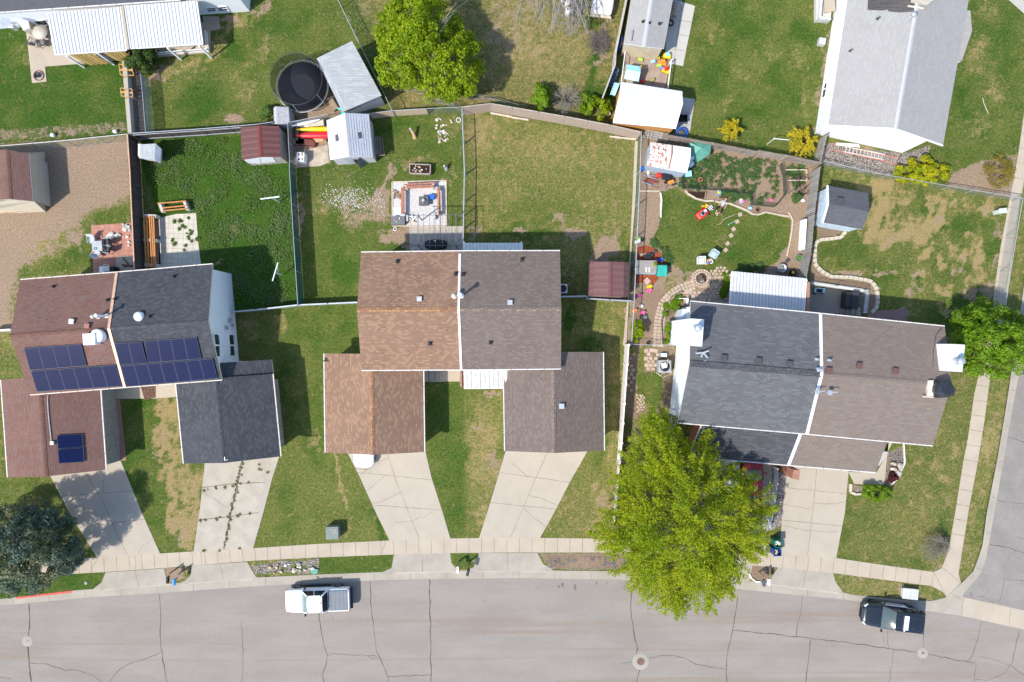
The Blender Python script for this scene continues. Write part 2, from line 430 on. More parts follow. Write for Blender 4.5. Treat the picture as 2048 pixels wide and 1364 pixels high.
poly([(1905,345),(1960,320),(2035,310),(2025,398),(1890,372)],6,dirt=0.75,gravel=0.3,dry=0.5)
poly([(2040,300),(2060,200),(2060,-20),(2090,-20),(2090,400),(2020,400)],4,lush=0.4,dry=0.35)
poly([(-60,292),(255,270),(268,545),(20,665),(-60,665)],4,dirt=0.93,dry=0.7,lush=0.35)
poly([(264,395),(268,545),(40,560),(20,640),(35,540),(110,500),(180,425)],26,dirt=0.05,dry=0.18,lush=0.6)
blob(140,470,60,22,dirt=0.4,dry=0.5,ang=-35);blob(75,500,26,34,dirt=0.35,dry=0.6);blob(155,480,20,30,dirt=0.75,dry=0.5,ang=-35)
poly([(-40,292),(250,272),(252,284),(-40,302)],4,lush=0.6,dirt=0.4)
poly([(284,268),(480,270),(578,320),(606,608),(470,622),(440,560),(400,520),(320,440),(286,330)],4,lush=1.0,dry=0.0,dirt=0.0)
blob(470,460,24,20,dry=0.45,lush=0.8,dirt=0.3);blob(430,525,22,10,dirt=0.85);blob(300,330,16,60,lush=0.9);blob(470,600,12,30,lush=0.8)
poly([(592,330),(740,235),(928,212),(930,490),(720,605),(606,606)],4,lush=0.6,dry=0.18)
poly([(583,262),(660,245),(660,325),(585,335)],5,dirt=1.0,dry=0.6)
blob(720,425,85,40,dirt=0.55,dry=0.45,ang=12);blob(760,410,30,50,dirt=0.72,dry=0.5,ang=15);blob(800,475,34,28,dirt=0.95);blob(780,340,30,12,dirt=0.65,ang=-25);blob(770,370,14,40,dirt=0.75,ang=20);blob(595,440,10,70,dirt=0.75,dry=0.5);blob(602,500,6,40,dirt=0.5);blob(830,320,40,10,dirt=0.45,dry=0.5);blob(900,350,20,40,dirt=0.35,dry=0.35);blob(645,410,20,40,dry=0.4,dirt=0.3)
blob(900,250,28,36,dirt=0.3,dry=0.4,lush=0.6);blob(660,500,40,40,lush=0.65,dry=0.12);blob(690,540,30,40,lush=0.9,dry=0.02)
blob(800,250,50,10,lush=0.75,dry=0.05);blob(925,420,8,70,dirt=0.5)
poly([(934,225),(1024,234),(1276,282),(1258,600),(1122,600),(1122,490),(936,490)],4,lush=0.32,dry=0.36)
blob(1100,300,120,45,dry=0.45,lush=0.25,ang=8);blob(960,265,30,50,dry=0.6,dirt=0.3);blob(1080,420,90,30,lush=0.5,dry=0.2);blob(1050,465,80,12,lush=0.8,dry=0.0)
blob(1110,440,24,18,dirt=0.85,ang=30);blob(1045,462,22,6,dirt=0.85);blob(1150,465,36,10,dirt=0.8,ang=10);blob(1215,490,36,34,dirt=0.82,dry=0.5);blob(1200,520,22,20,dirt=0.8);blob(1252,500,9,50,lush=0.7,dirt=0.1,dry=0.1);blob(945,470,12,26,dirt=0.7);blob(985,480,40,8,dirt=0.35);blob(1140,560,16,30,dirt=0.4,lush=0.8);blob(1110,380,60,40,dry=0.3)
blob(1090,318,4,4,dirt=0.7);blob(1225,268,30,8,dirt=0.55,ang=12)
poly([(465,622),(715,605),(735,800),(560,915),(545,960),(508,1094),(780,1080),(740,985),(700,908),(650,900),(600,620)],4,lush=0.42,dry=0.24)
poly([(560,620),(640,612),(720,605),(725,705),(650,710),(650,905),(640,960),(560,800)],10,lush=0.6,dry=0.14)
blob(560,650,14,24,dry=0.45,lush=0.3);blob(600,1010,90,60,lush=0.42,dry=0.26);blob(600,780,30,100,dry=0.3,lush=0.5);blob(590,830,30,12,dirt=0.35);blob(540,850,14,100,dry=0.35,dirt=0.3);blob(500,650,24,30,dirt=0.4,dry=0.4);blob(625,880,14,20,dry=0.5);blob(575,1000,20,60,lush=0.5,dry=0.1)
strip_paint([(670,906),(683,980),(694,1022)],3,dry=0.7,dirt=0.45);strip_paint([(700,1025),(703,1050),(692,1075)],3,dry=0.5,dirt=0.4)
strip_paint([(748,1030),(772,1078)],9,lush=0.85,dry=0.0)
poly([(848,742),(928,775),(1012,780),(1014,903),(975,1024),(957,1074),(901,1077),(885,1024),(850,906)],3,lush=0.45,dry=0.3)
poly([(850,745),(930,770),(930,1074),(901,1077),(850,906)],8,lush=0.62,dry=0.16)
blob(970,900,36,120,dry=0.55,dirt=0.25,lush=0.2);blob(985,785,30,10,dirt=0.75);blob(960,870,16,24,dirt=0.5);blob(985,930,14,40,dirt=0.55);blob(965,1040,12,30,dry=0.6,dirt=0.3);blob(918,960,10,100,lush=0.7,dry=0.05)
poly([(1120,600),(1256,604),(1250,690),(1232,1020),(1190,1076),(1082,1075),(1142,960),(1174,904),(1208,900),(1206,700),(1122,700)],3,lush=0.36,dry=0.34)
blob(1140,1010,50,50,dry=0.42,lush=0.25,olive=0.4);blob(1205,1000,26,50,dirt=0.55,dry=0.6);blob(1190,1050,26,20,dirt=0.45,dry=0.6);blob(1225,800,8,200,dry=0.55,lush=0.3);blob(1140,640,16,30,lush=0.9,dry=0);blob(1200,920,14,30,lush=0.6,dry=0.1);blob(1175,690,30,16,lush=0.8,dry=0.05);strip_paint([(1250,690),(1240,850),(1230,1000)],3.5,dirt=0.85)
strip_paint([(1262,520),(1256,600),(1251,690)],4,dirt=0.8)
poly([(-60,655),(20,660),(40,740),(10,770),(-60,770)],4,lush=0.5,dry=0.3);blob(18,690,20,26,dry=0.5)
poly([(-60,950),(98,956),(140,1024),(194,1115),(-60,1135)],4,lush=0.55,dry=0.25);blob(60,1000,40,20,dry=0.45)
poly([(240,795),(360,790),(367,927),(410,930),(399,1024),(387,1102),(320,1107),(283,1024),(242,925)],3,lush=0.6,dry=0.2)
strip_paint([(345,800),(362,860),(366,920)],16,dry=0.75,lush=0.2,dirt=0.3);strip_paint([(322,800),(328,870),(338,940),(350,1020),(364,1090)],17,dirt=0.42,dry=0.8);blob(375,950,32,30,dry=0.55,dirt=0.25);strip_paint([(385,960),(386,1030),(378,1098)],17,dry=0.7,dirt=0.42,lush=0.2);blob(285,803,40,14,lush=1.0,dry=0);blob(350,1085,14,20,dirt=0.55);blob(270,920,20,60,lush=0.75,dry=0.05);blob(310,905,10,8,dirt=0.55)
poly([(-60,1140),(212,1144),(190,1180),(-60,1204)],3,lush=0.75,dry=0.08)
poly([(328,1136),(384,1131),(375,1158),(335,1166)],3,dirt=0.75,dry=0.5,gravel=0.3,lush=0.3);blob(376,1145,9,14,dirt=0.1,gravel=0,lush=0.6)
poly([(494,1123),(640,1115),(640,1150),(512,1157)],3,gravel=0.62,dirt=0.4,lush=0.65);poly([(638,1115),(790,1107),(783,1137),(763,1145),(638,1150)],2,lush=0.62,dry=0.15)
strip_paint([(498,1150),(560,1153),(630,1147)],5,gravel=0.1,lush=0.5,dry=0.3);strip_paint([(500,1126),(560,1118),(630,1114)],3,gravel=0,lush=0.4,dry=0.4);blob(590,1130,12,8,gravel=0.3,dry=0.4);blob(720,1120,8,6,dirt=0.6);blob(650,1135,5,8,dirt=0.5)
poly([(900,1106),(958,1112),(947,1136),(930,1139),(913,1138),(903,1126)],2,lush=0.62,dry=0.2);blob(945,1132,9,7,dirt=0.8)
poly([(1075,1106),(1240,1105),(1500,1125),(1500,1162),(1220,1140),(1102,1138)],2,gravel=0.5,mulch=0.3,dirt=0.85)
blob(1160,1130,40,8,gravel=0.2,mulch=0.15,dirt=0.9);blob(1160,1108,60,3,gravel=0,dirt=0.9);blob(1110,1125,24,14,mulch=0.42)
poly([(1500,1120),(1556,1136),(1534,1166),(1500,1162)],2,dirt=0.85,mulch=0.3,gravel=0.3);blob(1545,1140,9,8,lush=0.5,dirt=0,gravel=0)
poly([(1666,1146),(1756,1158),(1863,1172),(1888,1187),(1880,1196),(1812,1200),(1711,1190),(1680,1175)],2,dry=0.42,lush=0.4,dirt=0.3);blob(1800,1180,26,12,dirt=0.62,dry=0.5);blob(1690,1160,20,12,dirt=0.1,lush=0.5,dry=0.3);blob(1765,1168,14,8,lush=0.55,dirt=0.1);blob(1868,1190,16,8,lush=0.6,dirt=0.1,dry=0.15)
poly([(1916,1147),(1922,1117),(1936,1022),(1956,922),(1970,842),(1981,757),(1990,700),(2028,700),(2017,782),(2007,845),(1994,922),(1974,1023),(1958,1112),(1940,1142),(1922,1165)],2,lush=0.45,dry=0.4,dirt=0.2)
blob(1985,880,14,50,dry=0.65,dirt=0.3,ang=10);blob(1955,1060,14,50,dry=0.3,dirt=0.1,ang=10);blob(1930,1130,10,20,dirt=0.5);blob(2000,760,14,40,lush=0.5,dirt=0.2)
poly([(2026,501),(2012,616),(2010,700),(2040,640),(2060,500),(2080,380),(2042,396)],2,lush=0.45,dry=0.35,dirt=0.2)
poly([(1700,1115),(1672,1116),(1690,1020),(1708,1002),(1790,970),(1812,905),(1866,891),(1885,800),(1903,740),(1960,690),(1957,752),(1936,877),(1911,1023),(1898,1097),(1868,1144),(1786,1133)],3,lush=0.42,dry=0.3,olive=0.25)
blob(1840,1060,60,60,dry=0.36,lush=0.35);blob(1690,1080,18,40,lush=0.6,dry=0.1);blob(1720,1025,30,20,lush=0.65,dry=0.15);blob(1890,1050,14,40,lush=0.7,dry=0.1);blob(1825,1125,20,10,lush=0.6,dry=0.15);blob(1926,750,20,26,dirt=0.4,dry=0.4)
for c in((1885,860),(1905,900),(1880,930),(1835,925),(1895,960),(1860,990),(1845,970),(1890,1000),(1825,1005)):blob(c[0],c[1],9,9,dry=0.62)
strip_paint([(1805,1142),(1868,1144),(1884,1136)],4,dirt=0.6,dry=0.5)
poly([(1286,262),(1520,305),(1638,330),(1600,560),(1500,600),(1380,640),(1350,690),(1255,690),(1270,500)],3,dirt=1.0,dry=0.5,lush=0.5)
LAWN=[(1320,385),(1352,374),(1372,388),(1400,400),(1440,404),(1470,408),(1500,425),(1545,427),(1578,434),(1584,450),(1580,480),(1570,510),(1545,530),(1500,545),(1440,545),(1380,548),(1330,510),(1310,490),(1300,478),(1315,455),(1322,425)]
poly(LAWN,1.5,dirt=0.0,dry=0.14,lush=0.6)
for c in((1350,440,30,16),(1440,480,50,20),(1550,480,20,40)):blob(*c,dry=0.3)
poly([(1330,500),(1420,530),(1410,560),(1370,560),(1345,530)],10,dirt=0.15,lush=0.5,dry=0.3);blob(1350,515,20,10,dirt=0.3)
poly([(1322,530),(1400,548),(1395,585),(1330,590)],10,dirt=0.72,lush=0.5)
for x,y,r in((1355,585,14),(1345,560,10),(1378,568,14),(1330,600,9),(1320,620,12),(1300,640,12),(1335,573,8)):blob(x,y,r,r,dirt=0.15,lush=0.6)
poly([(1372,379),(1413,384),(1410,400),(1385,394)],1.5,mulch=1.0,dirt=0.9);blob(1445,393,13,9,mulch=0.9);blob(1455,402,9,10,mulch=0.6)
poly([(1270,575),(1330,575),(1320,660),(1265,690)],8,dirt=0.95,mulch=0.25);poly([(1325,590),(1368,583),(1365,620),(1330,640),(1325,690),(1322,640)],4,mulch=0.5,dirt=1.0)
blob(1580,525,26,26,dirt=0.95,mulch=0.15);blob(1577,545,22,10,dirt=0.95,mulch=0.4)
poly([(1252,690),(1352,692),(1338,840),(1300,870),(1240,870)],3,dirt=0.7,lush=0.5,mulch=0.3);poly([(1275,748),(1330,745),(1325,800),(1310,815),(1275,795)],8,dirt=0.0,mulch=0,lush=0.55,dry=0.2);poly([(1279,695),(1289,695),(1286,745),(1276,745)],3,dirt=0.1,mulch=0,lush=0.5,dry=0.3);poly([(1252,692),(1275,695),(1268,800),(1243,800)],4,mulch=0.35,dirt=1);poly([(1325,760),(1345,700),(1340,800),(1330,815)],4,mulch=0.5,dirt=1)
poly([(1240,830),(1340,830),(1400,890),(1440,920),(1410,1104),(1190,1080),(1232,1010)],6,dirt=0.5,lush=0.5,mulch=0.3,dry=0.2)
poly([(1545,930),(1577,935),(1566,1050),(1540,1065)],2,gravel=0.8,dirt=0.9)
poly([(1645,335),(1774,352),(2020,402),(1992,618),(1975,700),(1890,660),(1740,630),(1620,560),(1625,470)],3,lush=0.45,dry=0.26,olive=0.1)
for c in((1765,420,40,60),(1800,460,60,18),(1870,440,30,50),(1760,370,50,20),(1840,395,50,16),(1920,470,24,40),(1980,420,30,16),(1960,510,20,50),(1740,480,14,10),(1740,455,20,30)):blob(*c,dry=.85,dirt=0.36)
for c in((1925,460,30,40),(1980,470,16,60),(1650,500,18,26),(1760,560,30,40),(1900,600,50,14),(1700,500,50,30),(1850,400,16,40),(1900,540,26,30),(1700,470,20,20),(1950,600,30,20),(1900,640,60,30)):blob(*c,lush=0.7,dry=0.08,dirt=0.0)
for c in((1835,565,20,34),(1700,545,50,8),(1770,545,30,8),(1905,545,14,14),(1750,590,10,14),(1810,620,40,10),(1960,590,40,30)):blob(*c,dirt=0.75,dry=0.5)
rb_=random.Random(19)
for i in range(46):
 x_=rb_.uniform(1830,1995);y_=rb_.uniform(400,640);r_=rb_.uniform(6,17)
 if i%3==2:blob(x_,y_,r_,r_*.7,lush=.75,dry=.05,dirt=0)
 else:blob(x_,y_,r_,r_*.7,rb_.uniform(0,180),dry=.85,dirt=rb_.choice((.3,.45,.6)))
for i in range(14):blob(rb_.uniform(1740,1850),rb_.uniform(370,500),rb_.uniform(8,16),rb_.uniform(6,14),lush=.5,dry=.25,dirt=0,olive=.2)
blob(1790,480,50,12,dry=0.8,dirt=0.5);blob(1680,340,40,12,dry=0.45,lush=0.5);blob(2000,480,10,90,dirt=0.6,ang=10)
poly([(1632,425),(1695,452),(1675,470),(1635,480)],3,dirt=1.0,mulch=0.35);poly([(1622,480),(1632,490),(1640,545),(1740,555),(1752,610),(1735,625),(1620,570)],3,dirt=1.0,mulch=0.3)
poly([(1776,905),(1808,890),(1811,925),(1797,955),(1780,972),(1769,968)],1.5,dirt=1.0,gravel=0.6,mulch=0.25);poly([(1706,970),(1726,973),(1726,985),(1706,985)],2,dirt=1,gravel=0.6)
for y in(610,555,500):blob(2004,y,5,30,lush=0.5,dirt=0.2)
road=inpoly([(p[0]-3,p[1]+8)for p in KERB_BACK]+ROADPOLY[len(KERB_BACK):],PX,PY)|inpoly([(1626,566),(1733,585),(1724,634),(1600,634),(1600,566)],PX,PY)
KL=KERB_BACK+ROADPOLY[len(KERB_BACK):];SUNK=[(1611,560),(1735,577),(1728,632),(1604,632)]
Z=np.zeros(GX.shape)
for PL in(KL,SUNK):
 sd=sdist(PL,PX,PY);Z=np.where(sd>2.7,-0.9,Z)
 for j,i in zip(*np.where(np.abs(sd)<=2.7)):
  if abs(GX[j,i])<47 and abs(GY[j,i])<33:
   q=closest(PL+PL[:1],(PX[j,i],PY[j,i]));GX[j,i]=(q[0]-1024)*H/F;GY[j,i]=(682-q[1])*H/F;Z[j,i]=-.012
V=np.stack([GX,GY,Z],-1).reshape(-1,3)
idx=np.arange(NX*NY).reshape(NY,NX)
Q=np.stack([idx[:-1,:-1],idx[:-1,1:],idx[1:,1:],idx[1:,:-1]],-1).reshape(-1,4)
def quads_mesh(name,V,Q,mat):
 me=bpy.data.meshes.new(name)
 me.vertices.add(len(V));me.vertices.foreach_set('co',np.ascontiguousarray(V,dtype=np.float32).ravel())
 me.loops.add(Q.size);me.loops.foreach_set('vertex_index',np.ascontiguousarray(Q,dtype=np.int32).ravel())
 me.polygons.add(len(Q));me.polygons.foreach_set('loop_start',np.arange(0,Q.size,4,dtype=np.int32))
 me.update(calc_edges=True);me.materials.append(mat)
 return me
k=NT('turf',0.95,0.1)
v=k.coord('Object')
a1=k.n('ShaderNodeVertexColor',layer_name='turf_a');a2=k.n('ShaderNodeVertexColor',layer_name='turf_b')
A=k.n('ShaderNodeSeparateColor',{'Color':a1.outputs[0]}).outputs;B=k.n('ShaderNodeSeparateColor',{'Color':a2.outputs[0]}).outputs
big=k.noise(v,0.45,6,0.65);mid=k.noise(v,1.7,6,0.7,0.3);fin=k.noise(v,5.0,6,0.8);blade=k.noise(v,13.0,3,0.9)
green=k.mix(k.rng(k.math('ADD',A[0],k.math('MULTIPLY',k.math('SUBTRACT',big,0.5),1.5)),0.1,1.05),(0.144,0.156,0.042),(0.041,0.092,0.012))
green=k.mix(k.math('MULTIPLY',B[1],0.75),green,(0.105,0.1,0.04))
green=k.mix(k.rng(mid,0.34,0.64,0,0.75),green,k.mix(0.55,green,(0.024,0.06,0.008)))
blend=k.rng(fin,0.3,0.7,smooth=False)
green=k.mix(0.9,green,k.mix(blend,(0.2,0.22,0.22),(0.8,0.76,0.7)),'OVERLAY')
drym=k.math('ADD',A[1],k.math('MULTIPLY',k.math('SUBTRACT',k.math('ADD',k.math('ADD',k.math('MULTIPLY',mid,0.5),k.math('MULTIPLY',fin,0.3)),k.math('MULTIPLY',blade,0.3)),0.55),3.1))
drycol=k.mix(fin,(0.22,0.16,0.06),(0.38,0.285,0.14))
col=k.mix(k.rng(drym,0.2,0.78,0,0.88),green,drycol)
dirtm=k.math('ADD',A[2],k.math('MULTIPLY',k.math('SUBTRACT',k.math('ADD',k.math('ADD',k.math('MULTIPLY',mid,0.55),k.math('MULTIPLY',fin,0.35)),k.math('MULTIPLY',blade,0.35)),0.625),2.2))
dirtcol=k.mix(k.rng(fin,0.3,0.7),(0.215,0.15,0.1),(0.34,0.25,0.18))
dirtcol=k.mix(k.rng(big,.35,.65,0,.5),dirtcol,(.25,.185,.125));dirtcol=k.mix(k.rng(B[0],0.0,1.0),dirtcol,(0.04,0.022,0.015))
col=k.mix(k.rng(dirtm,0.36,0.7),col,dirtcol)
vo=k.n('ShaderNodeTexVoronoi',{'Vector':v,'Scale':13.0})
vs_=k.n('ShaderNodeSeparateColor',{'Color':vo.outputs['Color']}).outputs
gcol=k.mix(vs_[0],(0.19,0.165,0.15),(0.42,0.37,0.32));gcol=k.mix(k.rng(B[0],0,0.5),gcol,(0.1,0.1,0.115))
gcol=k.mix(k.rng(vo.outputs['Distance'],0.35,0.8),gcol,(0.07,0.06,0.05))
grm=k.math('ADD',a1.outputs[1],k.math('MULTIPLY',k.math('SUBTRACT',mid,0.5),1.6))
col=k.mix(k.rng(grm,0.45,0.6),col,gcol)
col=k.mix(0.8,col,k.mix(k.rng(blade,0.33,0.67,smooth=False),(0.2,0.2,0.2),(0.8,0.8,0.78)),'OVERLAY')
k.color(col);k.bump(k.math('ADD',k.math('MULTIPLY',fin,0.6),k.math('MULTIPLY',blade,0.4)),0.9,0.09)
TURF=k.m
me=quads_mesh('ground',V,Q,TURF)
ca=me.color_attributes.new('turf_a','FLOAT_COLOR','POINT');cb=me.color_attributes.new('turf_b','FLOAT_COLOR','POINT')
ca.data.foreach_set('color',np.stack([AT['lush'],AT['dry'],AT['dirt'],AT['gravel']],-1).astype(np.float32).ravel())
cb.data.foreach_set('color',np.stack([AT['mulch'],AT['olive'],AT['mulch'],np.ones(GX.shape)],-1).astype(np.float32).ravel())
g=bpy.data.objects.new('ground',me);COL.objects.link(g);tag(g,'lawns, bare soil and garden beds between the houses','ground',kind='structure')
def struct(mb,name,mats,label,cat,**kw):return mb.build(name,mats,label=label,cat=cat,kind='structure',**kw)
k=NT('asphalt',0.93,0.2);v=k.coord('Object')
sp=k.noise(v,42,3,0.8);bg=k.noise(k.coord('Object',(0.35,1.2,1),math.radians(-1)),0.5,6,0.6);st=k.noise(k.coord('Object',(0.02,0.9,1),math.radians(1.0)),1.0,4,0.6,0.6)
c0=k.mix(k.rng(bg,0.3,0.7),(0.228,0.202,0.176),(0.262,0.234,0.206))
c0=k.mix(k.rng(st,0.52,0.68,0,0.75),c0,(0.225,0.178,0.138));c0=k.mix(k.rng(k.noise(v,2.5,5,.7),0.68,0.75,0,0.4),c0,(0.14,0.12,0.11))
sx=k.n('ShaderNodeSeparateXYZ',{'Vector':v}).outputs[0]
c0=k.mix(0.55,c0,k.mix(k.rng(sp,0.3,0.7,smooth=False),(0.2,0.2,0.2),(0.8,0.8,0.8)),'OVERLAY')
k.color(c0);k.bump(sp,0.35,0.006);ASPH=k.m
CRACK=pm('crack_fill',(0.075,0.065,0.05),0.95,var=0.2,dirt=((0.06,0.08,0.025),1.2,0.55))
JOINT=pm('joint_line',(0.17,0.14,0.105),0.95,var=0.2,dirt=((0.06,0.06,0.025),0.8,0.56))
STAIN=pm('tar_stain',(0.13,0.125,0.12),0.9)
mb=MB()
edge=[(p[0],p[1]+2)for p in KERB_BACK[:17]]+[(1925,1180),(1925,1232)]+[(2048,1259),(2900,1420),(2900,2000),(-800,2000),(-800,1268)]
mb.prism(XY(edge,ROADZ),ROADZ-0.3,ROADZ,0)
zc=ROADZ+0.004
def crack(mb,pts,w=0.045,m=1,jit=0.05,z=None):
 z=zc if z is None else z
 mb.strip(XY(pts,z),w,z,m,jit,0.35)
for pts,w in[([(58,1207),(59,1245),(55,1290),(58,1330),(63,1364),(66,1420)],.09),([(320,1187),(321,1230),(320,1270),(325,1320),(334,1364),(340,1420)],.06),([(58,1326),(95,1328),(130,1341),(152,1340),(185,1350),(205,1364),(212,1380)],.04),([(218,1364),(238,1340),(265,1325),(300,1314),(322,1304)],.035),([(483,1244),(485,1290),(486,1320),(484,1370)],.03),([(0,1354),(22,1358)],.03),([(636,1215),(640,1245),(648,1290),(655,1310),(652,1330),(646,1345),(647,1380)],.055),([(740,1162),(742,1210),(748,1260),(752,1300),(764,1325),(775,1352),(780,1380)],.045),([(655,1311),(668,1307),(710,1311),(752,1311)],.035),([(735,1311),(742,1317),(756,1315)],.025),([(859,1159),(860,1210),(861,1270),(862,1330),(863,1380)],.075),([(775,1353),(862,1350)],.04),([(1263,1182),(1262,1220),(1268,1265),(1275,1298),(1273,1308)],.065),([(1279,1340),(1273,1364),(1270,1400)],.06),([(1299,1316),(1320,1311),(1345,1310),(1370,1316),(1390,1328),(1420,1334),(1452,1339)],.035),([(1475,1192),(1470,1230),(1463,1270),(1455,1310),(1453,1340),(1454,1390)],.055),([(1465,1261),(1540,1267),(1700,1286),(1835,1305),(1856,1309),(1950,1326)],.05),([(1241,1326),(1266,1324)],.025),([(1606,1191),(1603,1215),(1596,1245),(1593,1272)],.04),([(1621,1279),(1617,1320),(1612,1364),(1611,1400)],.05),([(1787,1299),(1784,1330),(1778,1364),(1776,1390)],.03),([(1775,1262),(1777,1295)],.03),([(1765,1262),(1770,1290)],.02),([(1846,1220),(1848,1260),(1847,1298)],.03),([(1846,1318),(1843,1335)],.025),([(1963,1242),(1955,1280),(1945,1310),(1934,1324)],.035),([(1952,1328),(1948,1360),(1946,1400)],.03),([(2038,1262),(2030,1300),(2022,1330),(2048,1350),(2090,1362)],.04),([(1950,1359),(1980,1360),(2010,1345),(2022,1330)],.025),([(1958,1313),(1990,1320),(2022,1331)],.02)]:
 crack(mb,pts,w)
for x,y,rx,ry in((1125,1169,.12,.2),(1118,1173,.1,.12),(1150,1175,.12,.28),(1193,1166,.07,.14),(1213,1166,.07,.08),(1076,1176,.05,.05),(970,1202,.06,.06),(665,1236,.06,.06),(1116,1363,.07,.07),(1948,1278,.06,.05)):
 c=W(x,y,zc);mb.face([(c.x+rx*math.cos(t)*random.uniform(.7,1.2),c.y+ry*math.sin(t)*random.uniform(.7,1.2),zc)for t in np.linspace(0,2*math.pi,12)[:-1]],2)
struct(mb,'road',[ASPH,CRACK,STAIN],'wide grey asphalt street with long cracks across it','road')
k2=NT('asphalt_side',0.93,0.2);v=k2.coord('Object');sp=k2.noise(v,42,3,0.8);bg=k2.noise(v,0.6,6,0.65)
c0=k2.mix(k2.rng(bg,0.3,0.7),(0.205,0.188,0.168),(0.248,0.228,0.204));c0=k2.mix(0.6,c0,k2.mix(k2.rng(sp,0.3,0.7,smooth=False),(0.2,0.2,0.2),(0.8,0.8,0.8)),'OVERLAY');k2.color(c0);k2.bump(sp,0.35,0.006)
mb=MB()
e2=[(1925,1194),(1926,1180)]+[(p[0]+2,p[1])for p in KERB_BACK[18:]]+[(2900,-120),(2900,1385),(2048,1221)]
mb.prism(XY(e2,ROADZ),ROADZ-0.3,ROADZ,0)
for pts,w in[([(1980,1088),(2015,1095),(2048,1106),(2090,1120)],.04),([(2010,1158),(2048,1162),(2090,1160)],.03),([(2009,1158),(2005,1185),(1998,1204)],.025),([(2016,874),(2048,884),(2090,892)],.04),([(1993,1000),(2048,1008),(2090,1012)],.035),([(2035,1075),(2060,1082)],.03),([(1940,1182),(1944,1195)],.03),([(1955,1192),(1975,1198),(1988,1206)],.025)]:
 crack(mb,pts,w)
struct(mb,'side_road',[k2.m,CRACK,STAIN],'darker grey side street meeting the main street at the corner','road')
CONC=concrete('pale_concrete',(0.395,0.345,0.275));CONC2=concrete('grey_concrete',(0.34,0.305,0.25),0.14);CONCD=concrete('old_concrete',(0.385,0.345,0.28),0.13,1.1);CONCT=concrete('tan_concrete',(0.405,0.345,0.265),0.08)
mb=MB();mb.prism(XY([(1847,1221),(1866,1206),(1895,1197),(1923,1170),(1929,1186),(1925,1195),(1925,1232)],ROADZ),ROADZ-.2,ROADZ+.003,0);struct(mb,'spandrel',[CONC2],'concrete corner panel of the gutter at the side street mouth','gutter')
mb=MB();mb.prism(XY([(1925,1194),(2048,1221),(2900,1385),(2900,1420),(2048,1259),(1925,1232)],ROADZ),ROADZ-0.2,ROADZ+0.003,0)
for x in(1923,2018,2113):mb.strip(XY([(x+4,1197+(x-1925)*.21),(x,1230+(x-1925)*.21)],ROADZ),0.03,ROADZ+0.007,1,0.01)
struct(mb,'valley_gutter',[CONCT,JOINT],'pale concrete drainage band crossing the side street mouth','gutter')
DROPS=[(205,345),(372,505),(786,912),(945,1090),(1530,1680)]
REDK=pm('faded_red_paint',(0.55,0.1,0.08),0.85,var=0.15,dirt=((0.36,0.3,0.24),3,0.62))
GOUT=GUTTER_OUT[:15]+[(1905,1228),(1918,1205)]+GUTTER_OUT[17:]
kb=MB();back=resample(KERB_BACK,420);prev=None;dist=0
for i,p in enumerate(back):
 q=closest(GOUT,p);b=W(*p);o=W(*q,ROADZ);b.z=0
 d=(o-b);d.z=0;L=d.length;d/=max(L,1e-6)
 drop=any(x0<p[0]<x1 for x0,x1 in DROPS)and p[1]>1100
 kt=-0.075 if drop else 0.02
 sec=[Vector((b.x,b.y,kt-0.01 if not drop else 0.0)),Vector((b.x,b.y,0))+d*min(0.16,L*.3)+Vector((0,0,kt)),Vector((b.x,b.y,0))+d*min(0.21,L*.4)+Vector((0,0,ROADZ+0.012 if not drop else ROADZ+0.02)),Vector((o.x,o.y,ROADZ+0.006)),Vector((o.x,o.y,ROADZ-0.25)),Vector((b.x,b.y,-0.4))]
 if prev:
  for j in range(5):
   m=2 if(j==0 and 40<p[0]<147)else 0
   kb.face([prev[j],prev[j+1],sec[j+1],sec[j]],m)
  dist+=(sec[0]-prev[0]).length
  if dist>3.0:
   dist=0;aa,bb=sec[2],sec[3];e=(bb-aa).normalized();nn=Vector((-e.y,e.x,0))*0.015;up=Vector((0,0,.004))
   kb.face([aa-nn+up,bb-nn+up,bb+nn+up,aa+nn+up],1)
 prev=sec
struct(kb,'kerb',[CONC2,JOINT,REDK],'pale concrete kerb and gutter with a faded red painted stretch','kerb')
def slabs(name,poly,label,joints=(),mat=CONC,cat='driveway',z=0.03,jw=0.03,cracks=(),weeds=()):
 mb=MB();mb.prism(XY(poly,z),-0.12,z,0)
 for j in joints:mb.strip(XY(j,z),jw,z+0.004,1,0.006)
 for c in cracks:mb.strip(XY(c,z),0.025,z+0.004,1,0.06,0.3)
 return struct(mb,name,[mat,JOINT],label,cat)
def cross(top,bot,n,x0=None,x1=None):
 a=resample(top,n+1);b=resample(bot,n+1)
 return[[p,q]for p,q in list(zip(a,b))[1:-1]]
swt=[(-120,1136),(0,1130),(193,1115),(320,1107),(399,1102),(512,1096),(632,1088),(778,1081),(900,1077),(1024,1075),(1184,1077),(1300,1085),(1420,1096),(1561,1107),(1672,1116),(1786,1133),(1868,1144),(1884,1136),(1898,1097),(1911,1023),(1927,922),(1936,877),(1949,787),(1957,752),(1984,616),(2001,496),(2019,401),(2026,366),(2038,300),(2048,230),(2085,40),(2110,-120)]
swb=[(-120,1164),(0,1158),(140,1148),(211,1144),(328,1136),(384,1131),(512,1121),(632,1115),(788,1109),(900,1106),(1024,1105),(1220,1105),(1300,1112),(1420,1124),(1556,1135),(1666,1146),(1756,1158),(1863,1172),(1886,1184),(1893,1194),(1922,1166),(1917,1147),(1922,1117),(1937,1023),(1956,922),(1969,842),(1980,757),(2012,616),(2026,501),(2042,396),(2052,340),(2062,250),(2100,60),(2128,-120)]
jo=[]
for i in range(1,16):
 pass
tt=resample(swt[:17],80);bb_=swb[:18]
for p in tt[1:-1]:jo.append([p,closest(bb_,p)])
tt=resample(swt[18:],42)
